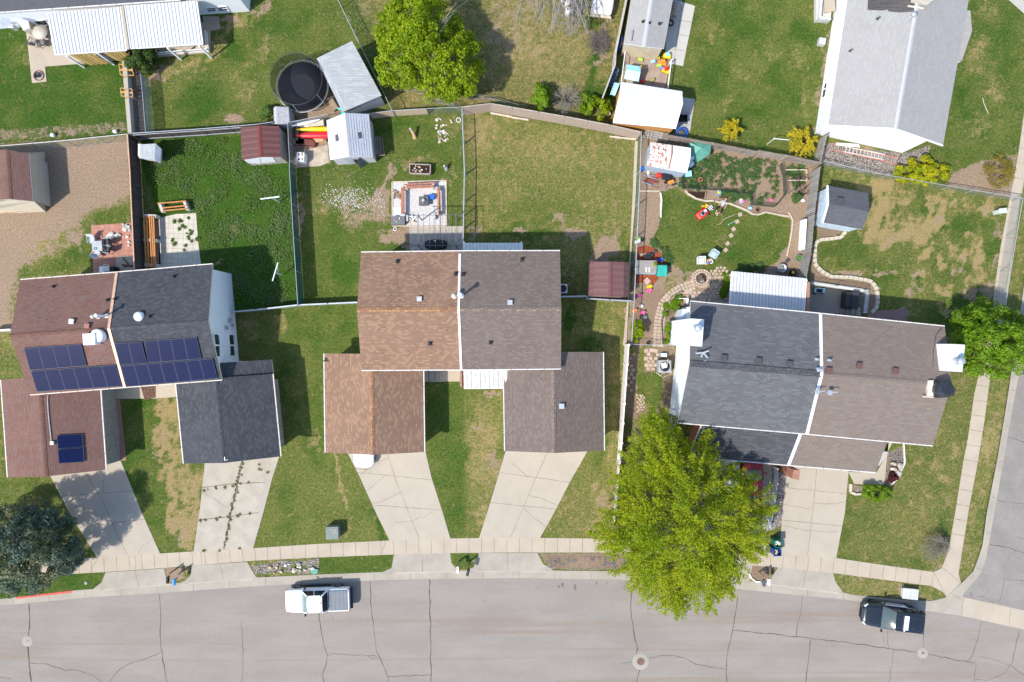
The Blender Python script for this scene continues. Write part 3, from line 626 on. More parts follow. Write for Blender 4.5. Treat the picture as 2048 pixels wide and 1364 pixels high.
for p in tt[1:-1]:jo.append([p,closest(swb[21:],p)])
jo+=[[(1868,1144),(1863,1172)],[(1886,1136),(1922,1166)],[(1868,1144),(1893,1194)]]
slabs('sidewalk',swt+swb[::-1],'long pale concrete sidewalk along the street and round the corner',jo,CONCT,'sidewalk',0.02,cracks=[([(177,1148),(195,1117)]),([(762,1108),(771,1082)]),([(401,1103),(403,1128)]),([(269,1110),(271,1140)])])
slabs('driveway',[(97,945),(220,925),(241,921),(283,1024),(320,1107),(194,1115),(138,1024)],'leftmost concrete driveway half shaded by the evergreen tree',[[(170,945),(205,1000),(239,1080),(255,1110)],[(122,992),(265,982)],[(160,1055),(288,1038)]],cracks=[[(207,985),(207,960)],[(209,1024),(197,1051)],[(210,1027),(230,1021)],[(277,1108),(283,1095),(306,1077)],[(60,1060),(80,1060)]][:4])
slabs('driveway',[(411,915),(561,905),(544,958),(527,1023),(506,1097),(387,1103),(399,1024)],'weedy old concrete driveway below the charcoal garage',[[(486,920),(471,985),(461,1030),(448,1098)],[(484,920),(470,985),(460,1030),(447,1098)],[(405,975),(470,967),(530,965)],[(397,1040),(460,1033),(517,1025)]],CONCD,jw=0.07,cracks=[[(405,985),(430,998),(455,1015)]])
slabs('driveway',[(690,895),(849,895),(863,955),(885,1024),(901,1078),(779,1081),(751,1024),(720,955)],'cracked concrete driveway below the tan roofed garage',[[(771,895),(788,950),(817,1024),(839,1078)],[(714,945),(790,952),(864,960)],[(747,1010),(815,1015),(883,1020)]],cracks=[[(712,937),(740,939),(741,946)],[(720,950),(742,935),(772,917)],[(733,982),(772,950)],[(742,1007),(770,1000),(800,985)],[(790,1044),(826,1042),(866,1024)]])
slabs('driveway',[(1014,893),(1180,893),(1174,904),(1142,960),(1109,1024),(1080,1076),(958,1076),(975,1024)],'concrete driveway below the grey brown garage roof',[[(1100,893),(1072,955),(1043,1024),(1020,1076)],[(1000,945),(1072,955),(1140,965)],[(980,1005),(1048,1012),(1110,1018)]],cracks=[[(1025,927),(1040,940),(1055,955)],[(1058,990),(1090,1000),(1115,1009)],[(1047,1013),(1062,1030),(1090,1052)]])
slabs('driveway',[(1576,925),(1700,935),(1697,945),(1690,1024),(1672,1117),(1559,1108),(1565,1024)],'wide concrete driveway below the taupe roof near the corner',[[(1634,930),(1628,1000),(1615,1112)],[(1570,975),(1695,988)],[(1563,1040),(1684,1052)]],cracks=[[(1563,1050),(1600,1058),(1640,1064),(1675,1064)],[(1565,1008),(1620,1018)],[(1630,1006),(1650,1008),(1690,1005)]])
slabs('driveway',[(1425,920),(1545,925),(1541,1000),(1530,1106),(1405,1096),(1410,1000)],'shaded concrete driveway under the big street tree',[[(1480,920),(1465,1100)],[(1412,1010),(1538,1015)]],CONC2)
def BK(x0,x1):return[(x,closest(KERB_BACK,(x,float(np.interp(x,[q[0]for q in KERB_BACK[:18]],[q[1]for q in KERB_BACK[:18]]))))[1]+1.5)for x in np.linspace(x0,x1,7)]
AP=[('apron between sidewalk and street below the leftmost driveway',[(211,1145),(328,1137),(334,1165)]+BK(338,184)+[(203,1165)],[[(270,1141),(277,1172)]]),('apron between sidewalk and street below the weedy driveway',[(384,1131),(494,1124),(511,1153)]+BK(520,360)+[(372,1160),(381,1150)],[[(440,1128),(447,1160)]]),('apron between sidewalk and street below the tan garage driveway',[(788,1109),(900,1106),(903,1126),(914,1139)]+BK(916,763)+[(783,1136)],[[(844,1108),(845,1143)]]),('apron between sidewalk and street below the grey brown garage driveway',[(957,1106),(1075,1106),(1086,1128),(1104,1138)]+BK(1106,930)+[(948,1134)],[[(1015,1106),(1016,1140)]]),('apron between sidewalk and street below the corner driveway',[(1556,1135),(1666,1146),(1671,1164)]+BK(1688,1536)+[(1545,1152)],[[(1612,1141),(1606,1176)]]),('apron beneath the big street tree',[(1415,1124),(1505,1131)]+BK(1498,1400)+[],[])]
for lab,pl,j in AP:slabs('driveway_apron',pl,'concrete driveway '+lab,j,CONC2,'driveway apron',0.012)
def patio(name,poly,label,mat,z=0.04,rot=0.0,cat='patio',extra=None):
 mb=MB();mb.prism(XY(poly,z),-0.1,z,0)
 ms=[mat]
 if extra:extra(mb,z);ms+=[JOINT]
 return struct(mb,name,ms,label,cat,uvrot=rot)
patio('patio',[(51,55),(120,45),(420,45),(422,104),(152,128),(90,133),(93,163),(64,166),(60,130)],'pale concrete patio beside the white ribbed patio covers',CONCT)
patio('patio',[(182,451),(262,445),(268,545),(187,548)],'square red paver patio beside the dark board fence',pavers('red_pavers',(0.40,0.19,0.14),(0.44,0.23,0.17),(0.26,0.13,0.1),0.42,0.42),0.05,math.radians(-3))
patio('patio',[(232,513),(266,511),(267,545),(233,547)],'small concrete pad at the corner of the red paver patio',CONCT,0.058)
patio('patio',[(318,436),(352,428),(392,426),(396,480),(402,530),(425,545),(318,545)],'pale square paver patio with weeds growing between pavers',pavers('pale_pavers',(0.50,0.46,0.38),(0.54,0.5,0.42),(0.3,0.29,0.2),0.42,0.42,0,0.014),0.03,math.radians(-2))
patio('patio',[(309,440),(318,440),(322,545),(312,545)],'narrow strip of red pavers beside the pale paver patio',pavers('worn_red_pavers',(0.33,0.2,0.14),(0.36,0.24,0.18),(0.2,0.14,0.08),0.3,0.3),0.03)
WROCK=gravel('white_rock',(0.7,0.68,0.66),(0.8,0.78,0.76),(0.6,0.56,0.52),26)
patio('gravel_pad',[(785,364),(891,362),(893,451),(785,452)],'square pad of white crushed rock with benches round a fire table',WROCK,0.03)
patio('patio',[(819,453),(926,452),(926,505),(819,505)],'tan paver patio under the metal pergola frame',pavers('tan_pavers',(0.40,0.35,0.29),(0.42,0.37,0.31),(0.3,0.26,0.2),0.4,0.4,0.5,0.01),0.03)
patio('slab',[(588,305),(655,290),(658,325),(640,332),(590,335)],'broken concrete slabs beside the skylight shed',concrete('broken_concrete',(0.40,0.34,0.26),0.3,1.6),0.03)
patio('path',[(201,770),(225,775),(231,800),(238,860),(240,921),(212,925)],'narrow grey concrete walk beside the leftmost garage',CONC2)
patio('path',[(226,800),(240,798),(246,860),(252,921),(241,921),(236,860)],'narrow strip of red brick pavers beside the leftmost garage walk',pavers('brick_walk',(0.34,0.19,0.15),(0.38,0.23,0.19),(0.2,0.12,0.1),0.2,0.1,0.5,0.008),0.03)
patio('porch_slab',[(226,765),(360,760),(360,793),(309,797),(226,798)],'concrete front porch slab below the solar panel roof',CONCT,0.1)
PEB=gravel('brown_pebble',(0.16,0.085,0.055),(0.25,0.15,0.11),(0.08,0.05,0.04),22)
patio('pebble_bed',[(281,772),(311,770),(311,795),(289,800)],'brown pebble bed on the front porch slab',PEB,0.12)
patio('porch_slab',[(845,735),(926,735),(925,763),(884,763),(884,764),(846,764)],'concrete porch slab and walk between the two middle garages',CONCT,0.08)
patio('patio',[(1354,0),(1390,12),(1366,132),(1337,126),(1345,118),(1330,112),(1338,-20)],'pale concrete walk beside the long grey roofed shed',concrete('light_concrete',(0.45,0.43,0.39),0.1),0.03,extra=lambda m,z:[m.strip(XY(p,z),0.03,z+.004,1,.005)for p in([(1358,40),(1383,44)],[(1352,68),(1377,72)],[(1346,98),(1370,102)],[(1364,12),(1348,124)])])
patio('patio',[(1366,195),(1390,198),(1380,262),(1372,275),(1352,262),(1358,220)],'grey paver strip beside the white metal garage',pavers('grey_pavers',(0.40,0.38,0.36),(0.43,0.41,0.39),(0.25,0.24,0.22),0.5,0.5,0,0.012),0.03)
patio('play_pad',[(1251,108),(1310,117),(1340,120),(1330,178),(1240,164)],'worn brown play mat ground inside the white railing',pm('play_sand',(0.28,0.21,0.17),0.95,var=0.2,scale=1.5,dirt=((0.34,0.3,0.2),2.5,0.56)),0.03)
RUBM=gravel('red_mulch',(0.36,0.085,0.035),(0.44,0.13,0.06),(0.22,0.05,0.02),20)
patio('mulch_bed',[(1274,494),(1292,491),(1310,496),(1326,510),(1331,530),(1322,545),(1315,560),(1308,567),(1272,565)],'bright orange red mulch bed around the hot tub',RUBM,0.03)
PATH=pavers('path_stone',(0.40,0.31,0.22),(0.46,0.37,0.28),(0.22,0.19,0.1),0.26,0.26,0.5,0.03)
mb=MB()
pathc=[(1316,690),(1319,640),(1326,610),(1345,588),(1365,577),(1385,570)]
L=resample(pathc,24)
for i,(x,y)in enumerate(L):
 a=L[max(0,i-1)];b=L[min(len(L)-1,i+1)];t=math.atan2(-(b[1]-a[1]),b[0]-a[0])
 for s in(-1,0,1):
  c=W(x,y,0);nn=Vector((-math.sin(t),math.cos(t),0))
  p=c+nn*s*0.3
  mb.box((p.x,p.y,0.0),(0.25+random.uniform(-.02,.02),0.27,0.09+random.uniform(0,.02)),t+random.uniform(-.06,.06),m=random.choice((0,0,1)))
struct(mb,'path',[pm('paver_tan',(0.40,0.31,0.23),0.95,var=.1,bump=.3),pm('paver_pink',(0.44,0.33,0.26),0.95,var=.1,bump=.3)],'curved tan stone path winding past the small garden bed','path')
mb=MB()
def cobbles(pts,step,size,zz=0.05):
 x0=min(p[0]for p in pts);x1=max(p[0]for p in pts);y0=min(p[1]for p in pts);y1=max(p[1]for p in pts)
 y=y0
 r=0
 while y<y1:
  x=x0+(step/2 if r%2 else 0)
  while x<x1:
   if inpoly(pts,np.array([x]),np.array([y]))[0]and random.random()<.93:
    c=W(x+random.uniform(-1,1),y+random.uniform(-1,1),0)
    mb.box((c.x,c.y,0),(size*random.uniform(.75,1.1),size*random.uniform(.7,1.0),zz*2),random.uniform(-.3,.3),m=random.choice((0,0,1)))
   x+=step
  y+=step*.8;r+=1
cobbles([(1400,548),(1430,530),(1455,535),(1462,545),(1440,558),(1418,560),(1415,575)],7.5,0.25)
cobbles([(1416,558),(1443,558),(1440,580),(1462,600),(1428,602),(1420,580)],7,0.24)
cobbles([(1368,585),(1425,578),(1426,603),(1380,605),(1372,620)],9,0.32)
cobbles([(1288,694),(1320,695),(1318,745),(1289,745)],9.2,0.34)
cobbles([(1273,790),(1290,790),(1290,818),(1275,825)],6,0.2)
cobbles([(1254,700),(1272,700),(1266,780),(1252,790)],10,0.28)
struct(mb,'stone_paving',[pm('paver_tan',(0.40,0.31,0.23)),pm('paver_pink',(0.44,0.33,0.26))],'irregular tan stone paving round the fire ring and air conditioner','paving')
patio('patio',[(1426,597),(1460,603),(1460,612),(1426,608)],'narrow concrete step behind the slate roof',CONC2,0.05)
patio('path',[(1697,944),(1753,945),(1788,880),(1778,880),(1773,925),(1769,970),(1709,968)],'concrete front walk curving to the taupe roofed house',CONC)
patio('patio',[(1735,622),(1815,618),(1814,645),(1735,640)],'dusty rose paver pad behind the taupe roofed house',pavers('rose_pavers',(0.24,0.15,0.14),(0.27,0.17,0.16),(0.16,0.1,0.09),0.5,0.5,0,0.012),0.03,math.radians(-5))
mb=MB();mb.prism(XY([(1600,566),(1733,585),(1724,634),(1600,634)],-0.6),-1.2,-0.6,0);struct(mb,'sunken_patio',[concrete('patio_concrete',(0.30,0.28,0.24),.15)],'sunken grey concrete patio with a retaining wall','patio')
patio('kerb_strip',[(1270,282),(1276,282),(1271,400),(1262,511),(1253,690),(1246,690),(1255,600),(1264,420)],'long concrete footing strip under the wire fence',CONCT,0.1,cat='kerb')
patio('dog_run',[(262,125),(287,148),(293,264),(266,266)],'dark gravel dog run between low wall and mesh fence',gravel('dark_gravel',(0.05,0.05,0.055),(0.09,0.09,0.095),(0.14,0.13,0.12),18),0.02)
patio('slab',[(405,32),(438,33),(440,58),(420,62),(407,48)],'small concrete pad at the end of the patio cover',CONC2,0.03)
mb=MB();mb.prism(XY([(1985,-30),(2120,-30),(2120,60),(2052,30)],0.03),-.1,.03,0);struct(mb,'driveway',[concrete('light_concrete2',(0.40,0.38,0.34))],'grey driveway corner at the top right of the scene','driveway')
SH_TAN=shingle('tan_shingle',(0.195,0.118,0.082),(0.255,0.16,0.108),(0.34,0.225,0.135))
SH_GBR=shingle('grey_brown_shingle',(0.135,0.105,0.09),(0.165,0.132,0.115),(0.195,0.16,0.138),streak=0.06)
SH_RBR=shingle('red_brown_shingle',(0.15,0.082,0.065),(0.19,0.108,0.088),(0.15,0.12,0.112))
SH_CHA=shingle('charcoal_shingle',(0.046,0.05,0.057),(0.066,0.07,0.079),(0.088,0.092,0.102))
SH_SLT=shingle('slate_shingle',(0.098,0.1,0.105),(0.122,0.124,0.13),(0.148,0.155,0.162),w=0.4,h=0.17)
SH_BLK=shingle('black_shingle',(0.06,0.062,0.068),(0.078,0.08,0.086),(0.105,0.108,0.114),w=0.4,h=0.17)
SH_TAU=shingle('taupe_shingle',(0.19,0.155,0.132),(0.158,0.126,0.106),(0.235,0.195,0.167),w=0.4,h=0.19,thick=0.6)
SH_LGR=shingle('light_grey_shingle',(0.30,0.29,0.275),(0.325,0.315,0.30),(0.355,0.345,0.33),streak=0.04,thick=0.85)
SH_GRY=shingle('grey_shed_shingle',(0.30,0.315,0.32),(0.35,0.365,0.37),(0.42,0.43,0.44),thick=0.7,w=0.5,h=0.14)
CAP_TAN=planks('tan_cap',(0.36,0.2,0.1),(0.23,0.12,0.075),0.3,0.22,rot=math.pi/2);CAP_GBR=planks('grey_brown_cap',(0.22,0.17,0.14),(0.15,0.115,0.1),0.3,0.25,rot=math.pi/2)
CAP_RBR=planks('red_brown_cap',(0.13,0.065,0.05),(0.16,0.085,0.065),0.3,0.25);CAP_CHA=planks('charcoal_cap',(0.05,0.054,0.062),(0.075,0.08,0.09),0.3,0.25)
CAP_SLT=planks('slate_cap',(0.05,0.052,0.058),(0.09,0.095,0.105),0.5,0.6);CAP_TAU=planks('taupe_cap',(0.165,0.132,0.112),(0.18,0.145,0.125),0.3,0.25);CAP_LGR=pm('light_cap',(0.40,0.40,0.405),0.9,var=.05)
SIDING=planks('white_siding',(0.76,0.78,0.79),(0.74,0.76,0.78),0.2,4.0,gap=(0.5,0.52,0.53),msize=0.012,var=0.05)
SIDE_BG=planks('beige_siding',(0.58,0.53,0.44),(0.6,0.55,0.46),0.2,4.0,gap=(0.4,0.36,0.3),msize=0.012,var=0.08)
STUCCO=pm('grey_stucco',(0.42,0.38,0.33),0.95,var=.06,bump=.3)
def roof_pair(parent,A0,A1,R0,R1,B0,B1,mat,cap,t=0.16,trim=TRIM,ridge=True,name='roof'):
 mb=MB()
 for E0,E1 in((A0,A1),(B0,B1)):
  q=[Vector(E0),Vector(E1),Vector(R1),Vector(R0)]
  nn=(q[1]-q[0]).cross(q[2]-q[0])
  if nn.z<0:q=[q[1],q[0],q[3],q[2]]
  d=[p-Vector((0,0,t))for p in q]
  mb.face(q,0);mb.face(d[::-1],1)
  for i in(0,1,3):
   j=(i+1)%4;mb.face([d[i],d[j],q[j],q[i]],1)
 if ridge:
  R0=Vector(R0);R1=Vector(R1)
  for E0,E1 in((A0,A1),(B0,B1)):
   e0=(Vector(E0)-R0).normalized()*0.17;e1=(Vector(E1)-R1).normalized()*0.17
   up=Vector((0,0,0.025));q=[R0+up,R1+up,R1+e1+up,R0+e0+up]
   if(q[1]-q[0]).cross(q[2]-q[0]).z<0:q=q[::-1]
   mb.face(q,2)
   mb.face([R0+e0,R1+e1,R1+e1+up,R0+e0+up],2)
 return mb.build(name,[mat,trim,cap],parent)
def block(parent,A0,A1,R0,R1,B0,B1,mat,over=0.3,t=0.16,gables=(True,True),name='wall'):
 A0,A1,B0,B1,R0,R1=[Vector(p)for p in(A0,A1,B0,B1,R0,R1)]
 ue=(A1-A0);ue.z=0;ue.normalize();ve=(B0-A0);ve.z=0;ve.normalize()
 sh=[over if g_ else 0.02 for g_ in gables]
 f=lambda P,su,sv:P+ue*su+ve*sv
 a0=f(A0,sh[0],over);a1=f(A1,-sh[1],over);b0=f(B0,sh[0],-over);b1=f(B1,-sh[1],-over);r0=f(R0,sh[0],0);r1=f(R1,-sh[1],0)
 sl=lambda E,R:(R.z-E.z)/max(0.01,((R-E)-ue*(R-E).dot(ue)).xy.length)
 za=A0.z+over*sl(A0,R0)-t-0.01;zb=B0.z+over*sl(B0,R0)-t-0.01;zr=R0.z-t-0.01
 mb=MB()
 g=lambda p,z:(p.x,p.y,z)
 for p,q,z in((a0,a1,za),(b1,b0,zb)):mb.face([g(p,-0.1),g(q,-0.1),g(q,z),g(p,z)],0)
 for a,r,b in((a0,r0,b0),(b1,r1,a1)):
  z1=za if a is a0 or a is a1 else zb;z2=zb if b is b0 or b is b1 else za
  mb.face([g(b,-0.1),g(a,-0.1),g(a,z1),g(r,zr),g(b,z2)],0)
 return mb.build(name,[mat],parent),(a0,a1,b0,b1)
GUT=pm('white_gutter',(0.6,0.57,0.54),0.5,var=.05)
def gutter(parent,p0,p1,out,name='gutter',mat=GUT):
 mb=MB();p0=Vector(p0);p1=Vector(p1);out=Vector(out).normalized()*0.04
 mb.bar(p0+out-Vector((0,0,0.05)),p1+out-Vector((0,0,0.05)),0.075,0.1,0)
 d=(p1-p0);n=int(d.length/1.2)
 for i in range(1,n):
  q=p0+d*i/n+out;mb.box((q.x,q.y,q.z+0.004),(0.03,0.09,0.012),math.atan2(d.y,d.x),1)
 return mb.build(name,[mat,DGREY],parent)
def outdir(E,R):
 d=Vector(E)-Vector(R);d.z=0;return d
def stripe(parent,pts,w,mat,name='party_strip',up=0.04,h=0.05):
 mb=MB()
 for a,b in zip(pts,pts[1:]):mb.bar(Vector(a)+Vector((0,0,up)),Vector(b)+Vector((0,0,up)),w,h,0)
 return mb.build(name,[mat],parent)
def box_vent(parent,c,n,s,mat,h=0.12,rz=0.0,name='roof_vent'):
 mb=MB();c=Vector(c)
 mb.box(c+Vector((0,0,h/2)),(s,s,h+.1),rz);mb.box(c+Vector((0,0,h+.05)),(s*1.12,s*1.12,0.025),rz)
 return mb.build(name,[mat],parent)
def pipe_vent(parent,c,r,h,mat,cap=None,name='vent_pipe',base=True):
 mb=MB();c=Vector(c)
 if base:mb.lathe(c,[(r*2.2,-0.08),(r*2.2,0.03),(r*1.1,0.1)],12)
 mb.tube(c+Vector((0,0,-0.1)),c+Vector((0,0,h)),r,n=12)
 if cap:mb.lathe(c+Vector((0,0,h)),[(r*1.25,-0.02),(cap,0.03),(cap,0.1),(cap*.6,0.16),(0.01,0.18)],16)
 return mb.build(name,[mat],parent)
def wall_window(parent,plane,px4,name='window',frame=WHITE,bars=1,glass=GLASS):
 P=[onplane(x,y,plane,0.03)for x,y in px4]
 n=plane[1];mb=MB();mb.face(P,0)
 c=sum(P,Vector())/4
 fr=MB()
 for a,b in zip(P,P[1:]+P[:1]):fr.bar(a,b,0.07,0.07,0)
 for k_ in range(1,bars+1):
  t=k_/(bars+1);fr.bar(P[0].lerp(P[3],t),P[1].lerp(P[2],t),0.05,0.05,0)
 w=fr.build(name,[frame],parent);mb.build('pane',[glass],w);return w
def vplane(p,q):
 p=Vector(p);q=Vector(q);d=q-p;n=Vector((d.y,-d.x,0)).normalized();return(p,n)
def ribbed(parent,a,b,c,d,ribs,mats,t=0.04,depth=0.035,name='patio_cover',duty=0.5,**kw):
 a,b,c,d=[Vector(p)for p in(a,b,c,d)];mb=MB();prev=None
 n=ribs*4
 for i in range(n+1):
  t_=i/n;k_=i%4;z=depth if k_ in(1,2)else 0
  off=(0,-0.06,0.06,0)[k_]*(1/ribs)*2
  f=min(1,max(0,t_+off*.3));p=a.lerp(b,f)+Vector((0,0,z));q=d.lerp(c,f)+Vector((0,0,z))
  if prev:
   mb.face([prev[0],p,q,prev[1]],0)
   dn=Vector((0,0,-t));mb.face([prev[1]+dn,q+dn,p+dn,prev[0]+dn],0)
  prev=(p,q)
 ed=Vector((0,0,0.0))
 for p,q in((a,b),(c,d),(a,d),(b,c)):mb.bar(p-Vector((0,0,.06)),q-Vector((0,0,.06)),0.07,0.12,1)
 return mb.build(name,mats,parent,**kw)
def posts(parent,pts,ztop,r=0.05,mat=WHITE,name='post',z0=0.0):
 for x,y in pts:
  mb=MB();mb.box((x,y,(ztop+z0)/2),(r*2,r*2,ztop-z0));mb.build(name,[mat],parent)
k=NT('solar_cell',0.1,0.22);v=k.coord('UV')
br=k.n('ShaderNodeTexBrick',{'Vector':v,'Color1':(0.005,0.009,0.042),'Color2':(0.006,0.011,0.05),'Mortar':(0.012,0.017,0.05),'Scale':1.0,'Mortar Size':0.004,'Brick Width':0.16,'Row Height':0.16},offset=0.0)
k.color(br.outputs['Color']);SOLAR=k.m
PFRAME=pm('panel_frame',(0.06,0.07,0.1),0.6)
def solar_row(parent,plane,q,n,off=0.14):
 P=[onplane(x,y,plane,off)for x,y in q];nn=plane[1]
 for i in range(n):
  a=P[0].lerp(P[1],i/n);b=P[0].lerp(P[1],(i+1)/n);c=P[3].lerp(P[2],(i+1)/n);d=P[3].lerp(P[2],i/n)
  m_=(a+b+c+d)/4;ins=[m_+(p-m_)*0.985 for p in(a,b,c,d)]
  mb=MB();top=ins;bot=[p-nn*0.05 for p in ins]
  q_=top if(top[1]-top[0]).cross(top[2]-top[0]).z>0 else top[::-1]
  inn=[m_+(p-m_)*0.965+nn*.003 for p in q_]
  mb.face(q_,1);mb.face(inn,0);qb=[p-nn*0.05 for p in q_];mb.face(qb[::-1],1)
  for j in range(4):mb.face([qb[j],qb[(j+1)%4],q_[(j+1)%4],q_[j]],1)
  mb.build('solar_panel',[SOLAR,PFRAME],parent)
HE,HR,GE,GR=4.3,5.75,2.6,4.0
T=thing('duplex_house','duplex with solar panels, half red brown and half charcoal roofed','house',W(250,700,0))
A0,A1=W(40,560,HE),W(234,545,HE);R0,R1=W(20,671,HR),W(218,657,HR);B0,B1=W(59.5,789,HE),W(250,774,HE)
C0,C1=A1,W(425,528.5,HE);S0,S1=R1,W(416.5,643.5,HR);D0,D1=B1,W(444,759,HE)
rf1=roof_pair(T,A0,A1,R0,R1,B0,B1,SH_RBR,CAP_RBR);rf2=roof_pair(T,C0,C1,S0,S1,D0,D1,SH_CHA,CAP_CHA)
wl,ft=block(T,A0,C1,R0,S1,B0,D1,SIDING,0.3)
stripe(T,[A1,R1,B1],0.2,pm('copper_strip',(0.62,0.4,0.27),0.5,0.2))
for E0,E1,R in((A0,A1,R0),(C0,C1,S0),(B0,B1,R0),(D0,D1,S0)):gutter(T,E0,E1,outdir(E0,R),mat=TRIM)
pl1s=plane_of(B0,B1,R0);pl2s=plane_of(D0,D1,S0);pl1n=plane_of(A0,A1,R0);pl2n=plane_of(C0,C1,S0)
solar_row(rf1,pl1s,[(47,696),(162,688),(173,732),(60,741)],4);solar_row(rf1,pl1s,[(61,742),(231,729),(244,773),(74,784)],6)
solar_row(rf2,pl2s,[(229,686),(283,684),(294,727),(239,731)],2);solar_row(rf2,pl2s,[(289,682),(393,674),(403,718),(296,726)],4);solar_row(rf2,pl2s,[(241,732),(425,717),(435,757),(254,774)],7)
for x,y,pl in((108,573,pl1n),(216,600,pl1n),(349,553,pl2n),(231,598,pl2n),(300,633,pl2n)):pipe_vent(rf1 if x<225 else rf2,onplane(x,y,pl),0.06,0.3,BLACK)
box_vent(rf1,onplane(145,643,pl1n),None,0.33,GALV,rz=-.08);box_vent(rf1,onplane(176,652,pl1n),None,0.33,pm('brown_vent',(0.3,0.14,0.11)),rz=-.08)
pipe_vent(rf1,onplane(197,634,pl1n),0.08,0.7,TRIM,0.14);pipe_vent(rf1,onplane(214,632,pl1n),0.08,1.3,WHITE,0.15)
c=onplane(279,633,pl2n);mb=MB();mb.lathe(c,[(0.36,-.1),(0.36,0.12),(0.34,0.2),(0.2,0.3),(0.02,0.33)],20);mb.build('skylight_dome',[WHITE],rf2)
c=onplane(192,677,pl1s);mb=MB();mb.lathe(c+Vector((0.35,0.2,0)),[(0.5,-.2),(0.5,0.5),(0.46,0.56),(0.02,0.6)],20);mb.box(c+Vector((-.1,-.05,0.35)),(0.9,0.85,0.75),0.06);mb.build('swamp_cooler',[WHITE],rf1,bevel=0.03)
wE=vplane(ft[3],ft[1])
for q in([(427,668),(437,668),(440,690),(430,690)],[(429,691),(439,691),(440,714),(432,714)],[(457,669),(467,669),(469,690),(459,690)],[(459,691),(468,691),(470,712),(460,712)]):wall_window(T,wE,q,bars=0)
mb=MB();
for x,y,s in((459,640,.35),(464,650,.25),(453,655,.3)):
 p=onplane(x,y,wE,0.08);mb.box(p,(0.16,s,s*1.4),-.08)
mb.build('utility_box',[GALV],T,bevel=.02)
A0,A1=W(2,760,GE),W(15.5,954.5,GE);B0,B1=W(201,781,GE),W(211.5,939.5,GE);R0,R1=W(79,775,GR-.1),W(92,953,GR-.1)
B0=B1+(A0-A1);B0.z=GE;R0=R1+(A0-A1);R0.z=GR-.1
rg=roof_pair(T,A0,A1,R0,R1,B0,B1,SH_RBR,CAP_RBR,name='garage_roof');block(T,A0,A1,R0,R1,B0,B1,pm('grey_tan_wall',(.26,.25,.225),.9),name='garage_wall')
gutter(T,A0,A1,outdir(A0,R0));gutter(T,B0,B1,outdir(B0,R0))
pg=plane_of(B0,B1,R0)
P=[(113,871),(165,868),(167,894),(115,898)];solar_row(rg,pg,P,1,0.14);solar_row(rg,pg,[(115,899),(167,895),(169,924),(117,927)],1,0.14)
mb=MB();mb.path([onplane(x,y,pg,.06)for x,y in((96,791),(95,800),(97,830),(101,868),(103,885))],.03);mb.box(onplane(105,886,pg,.1),(0.25,.25,.2));mb.build('conduit',[GALV],rg)
A0,A1=W(350,715,GE),W(367.5,927,GE);B0,B1=W(545,748,GE),W(561,913,GE);R1=W(447,926,GR+.1)
A0=A1+(B0-B1)*1.0;R0=R1+(B0-B1);
roof_pair(T,A0,A1,R0,R1,B0,B1,SH_CHA,CAP_CHA,name='garage_roof');block(T,A0,A1,R0,R1,B0,B1,pm('grey_tan_wall',(.26,.25,.225)),.5,name='garage_wall')
gutter(T,A0,A1,outdir(A0,R0));gutter(T,B0,B1,outdir(B0,R0),mat=TRIM)
d=Vector((0,0,-0.22));ext=(W(543,719,GE-.22)-(B0+d));mb=MB()
mb.slab([R0+d,B0+d,B0+d+ext,R0+d+ext],.12,0,1);mb.slab([R0+d,R0+d+ext,A0+d+ext,A0+d],.12,0,1)
mb.build('rear_roof',[SH_CHA,TRIM],T)
mb=MB();mb.prism([(p.x,p.y)for p in(W(470,722,0),W(540,722,0),W(545,752,0),W(475,757,0))],0,2.2,0);mb.build('rear_wall',[SIDING],T)
pc=plane_of(B0,B1,R0);mb=MB();c=onplane(449,921,pc);mb.bar(c,c+Vector((.3,0.1,.12)),.04,.04);mb.bar(c,c+Vector((.05,.3,.06)),.03,.03);mb.build('roof_bracket',[GALV],T)
T=thing('duplex_house','middle duplex with tan shingled left half and grey brown right half','house',W(920,700,0))
A0,A1=W(722,505,HE),W(919.5,502.5,HE);R0,R1=W(714,620,HR-.05),W(917.5,618.5,HR-.05);B0,B1=W(723,740,HE),W(922.5,739,HE)
C0,C1=A1,W(1120,502,HE);S0,S1=R1,W(1122.5,618.5,HR-.05);D0,D1=B1,W(1122,737,HE)
rf1=roof_pair(T,A0,A1,R0,R1,B0,B1,SH_TAN,CAP_TAN);rf2=roof_pair(T,C0,C1,S0,S1,D0,D1,SH_GBR,CAP_GBR)
block(T,A0,C1,R0,S1,B0,D1,SIDING,0.3)
stripe(T,[A1+Vector((0,-.2,0)),R1,B1],0.17,pm('party_white',(0.78,0.72,0.7),.6))
for E0,E1,R in((A0,A1,R0),(C0,C1,S0),(B0,B1,R0),(D0,D1,S0)):gutter(T,E0,E1,outdir(E0,R))
n1=plane_of(A0,A1,R0);n2=plane_of(C0,C1,S0);s1=plane_of(B0,B1,R0);s2=plane_of(D0,D1,S0)
for x,y,pl,rf in((795,523,n1,rf1),(911.5,548,n1,rf1),(926,549,n2,rf2),(1044,519,n2,rf2),(860,687,s1,rf1),(981,685,s2,rf2)):
 mb=MB();c=onplane(x,y,pl);mb.box(c+Vector((0,0,.03)),(.26,.3,.1));mb.tube(c,c+Vector((0,0,.3)),.07,n=10);mb.build('vent_pipe',[BLACK],rf)
box_vent(rf1,onplane(839,598,n1),None,.33,GALV);box_vent(rf2,onplane(1020,605,n2),None,.33,GALV)
pipe_vent(rf1,onplane(909,593,n1),.09,.7,TRIM,.17);pipe_vent(rf2,onplane(922.5,592,n2),.1,1.45,WHITE,.19)
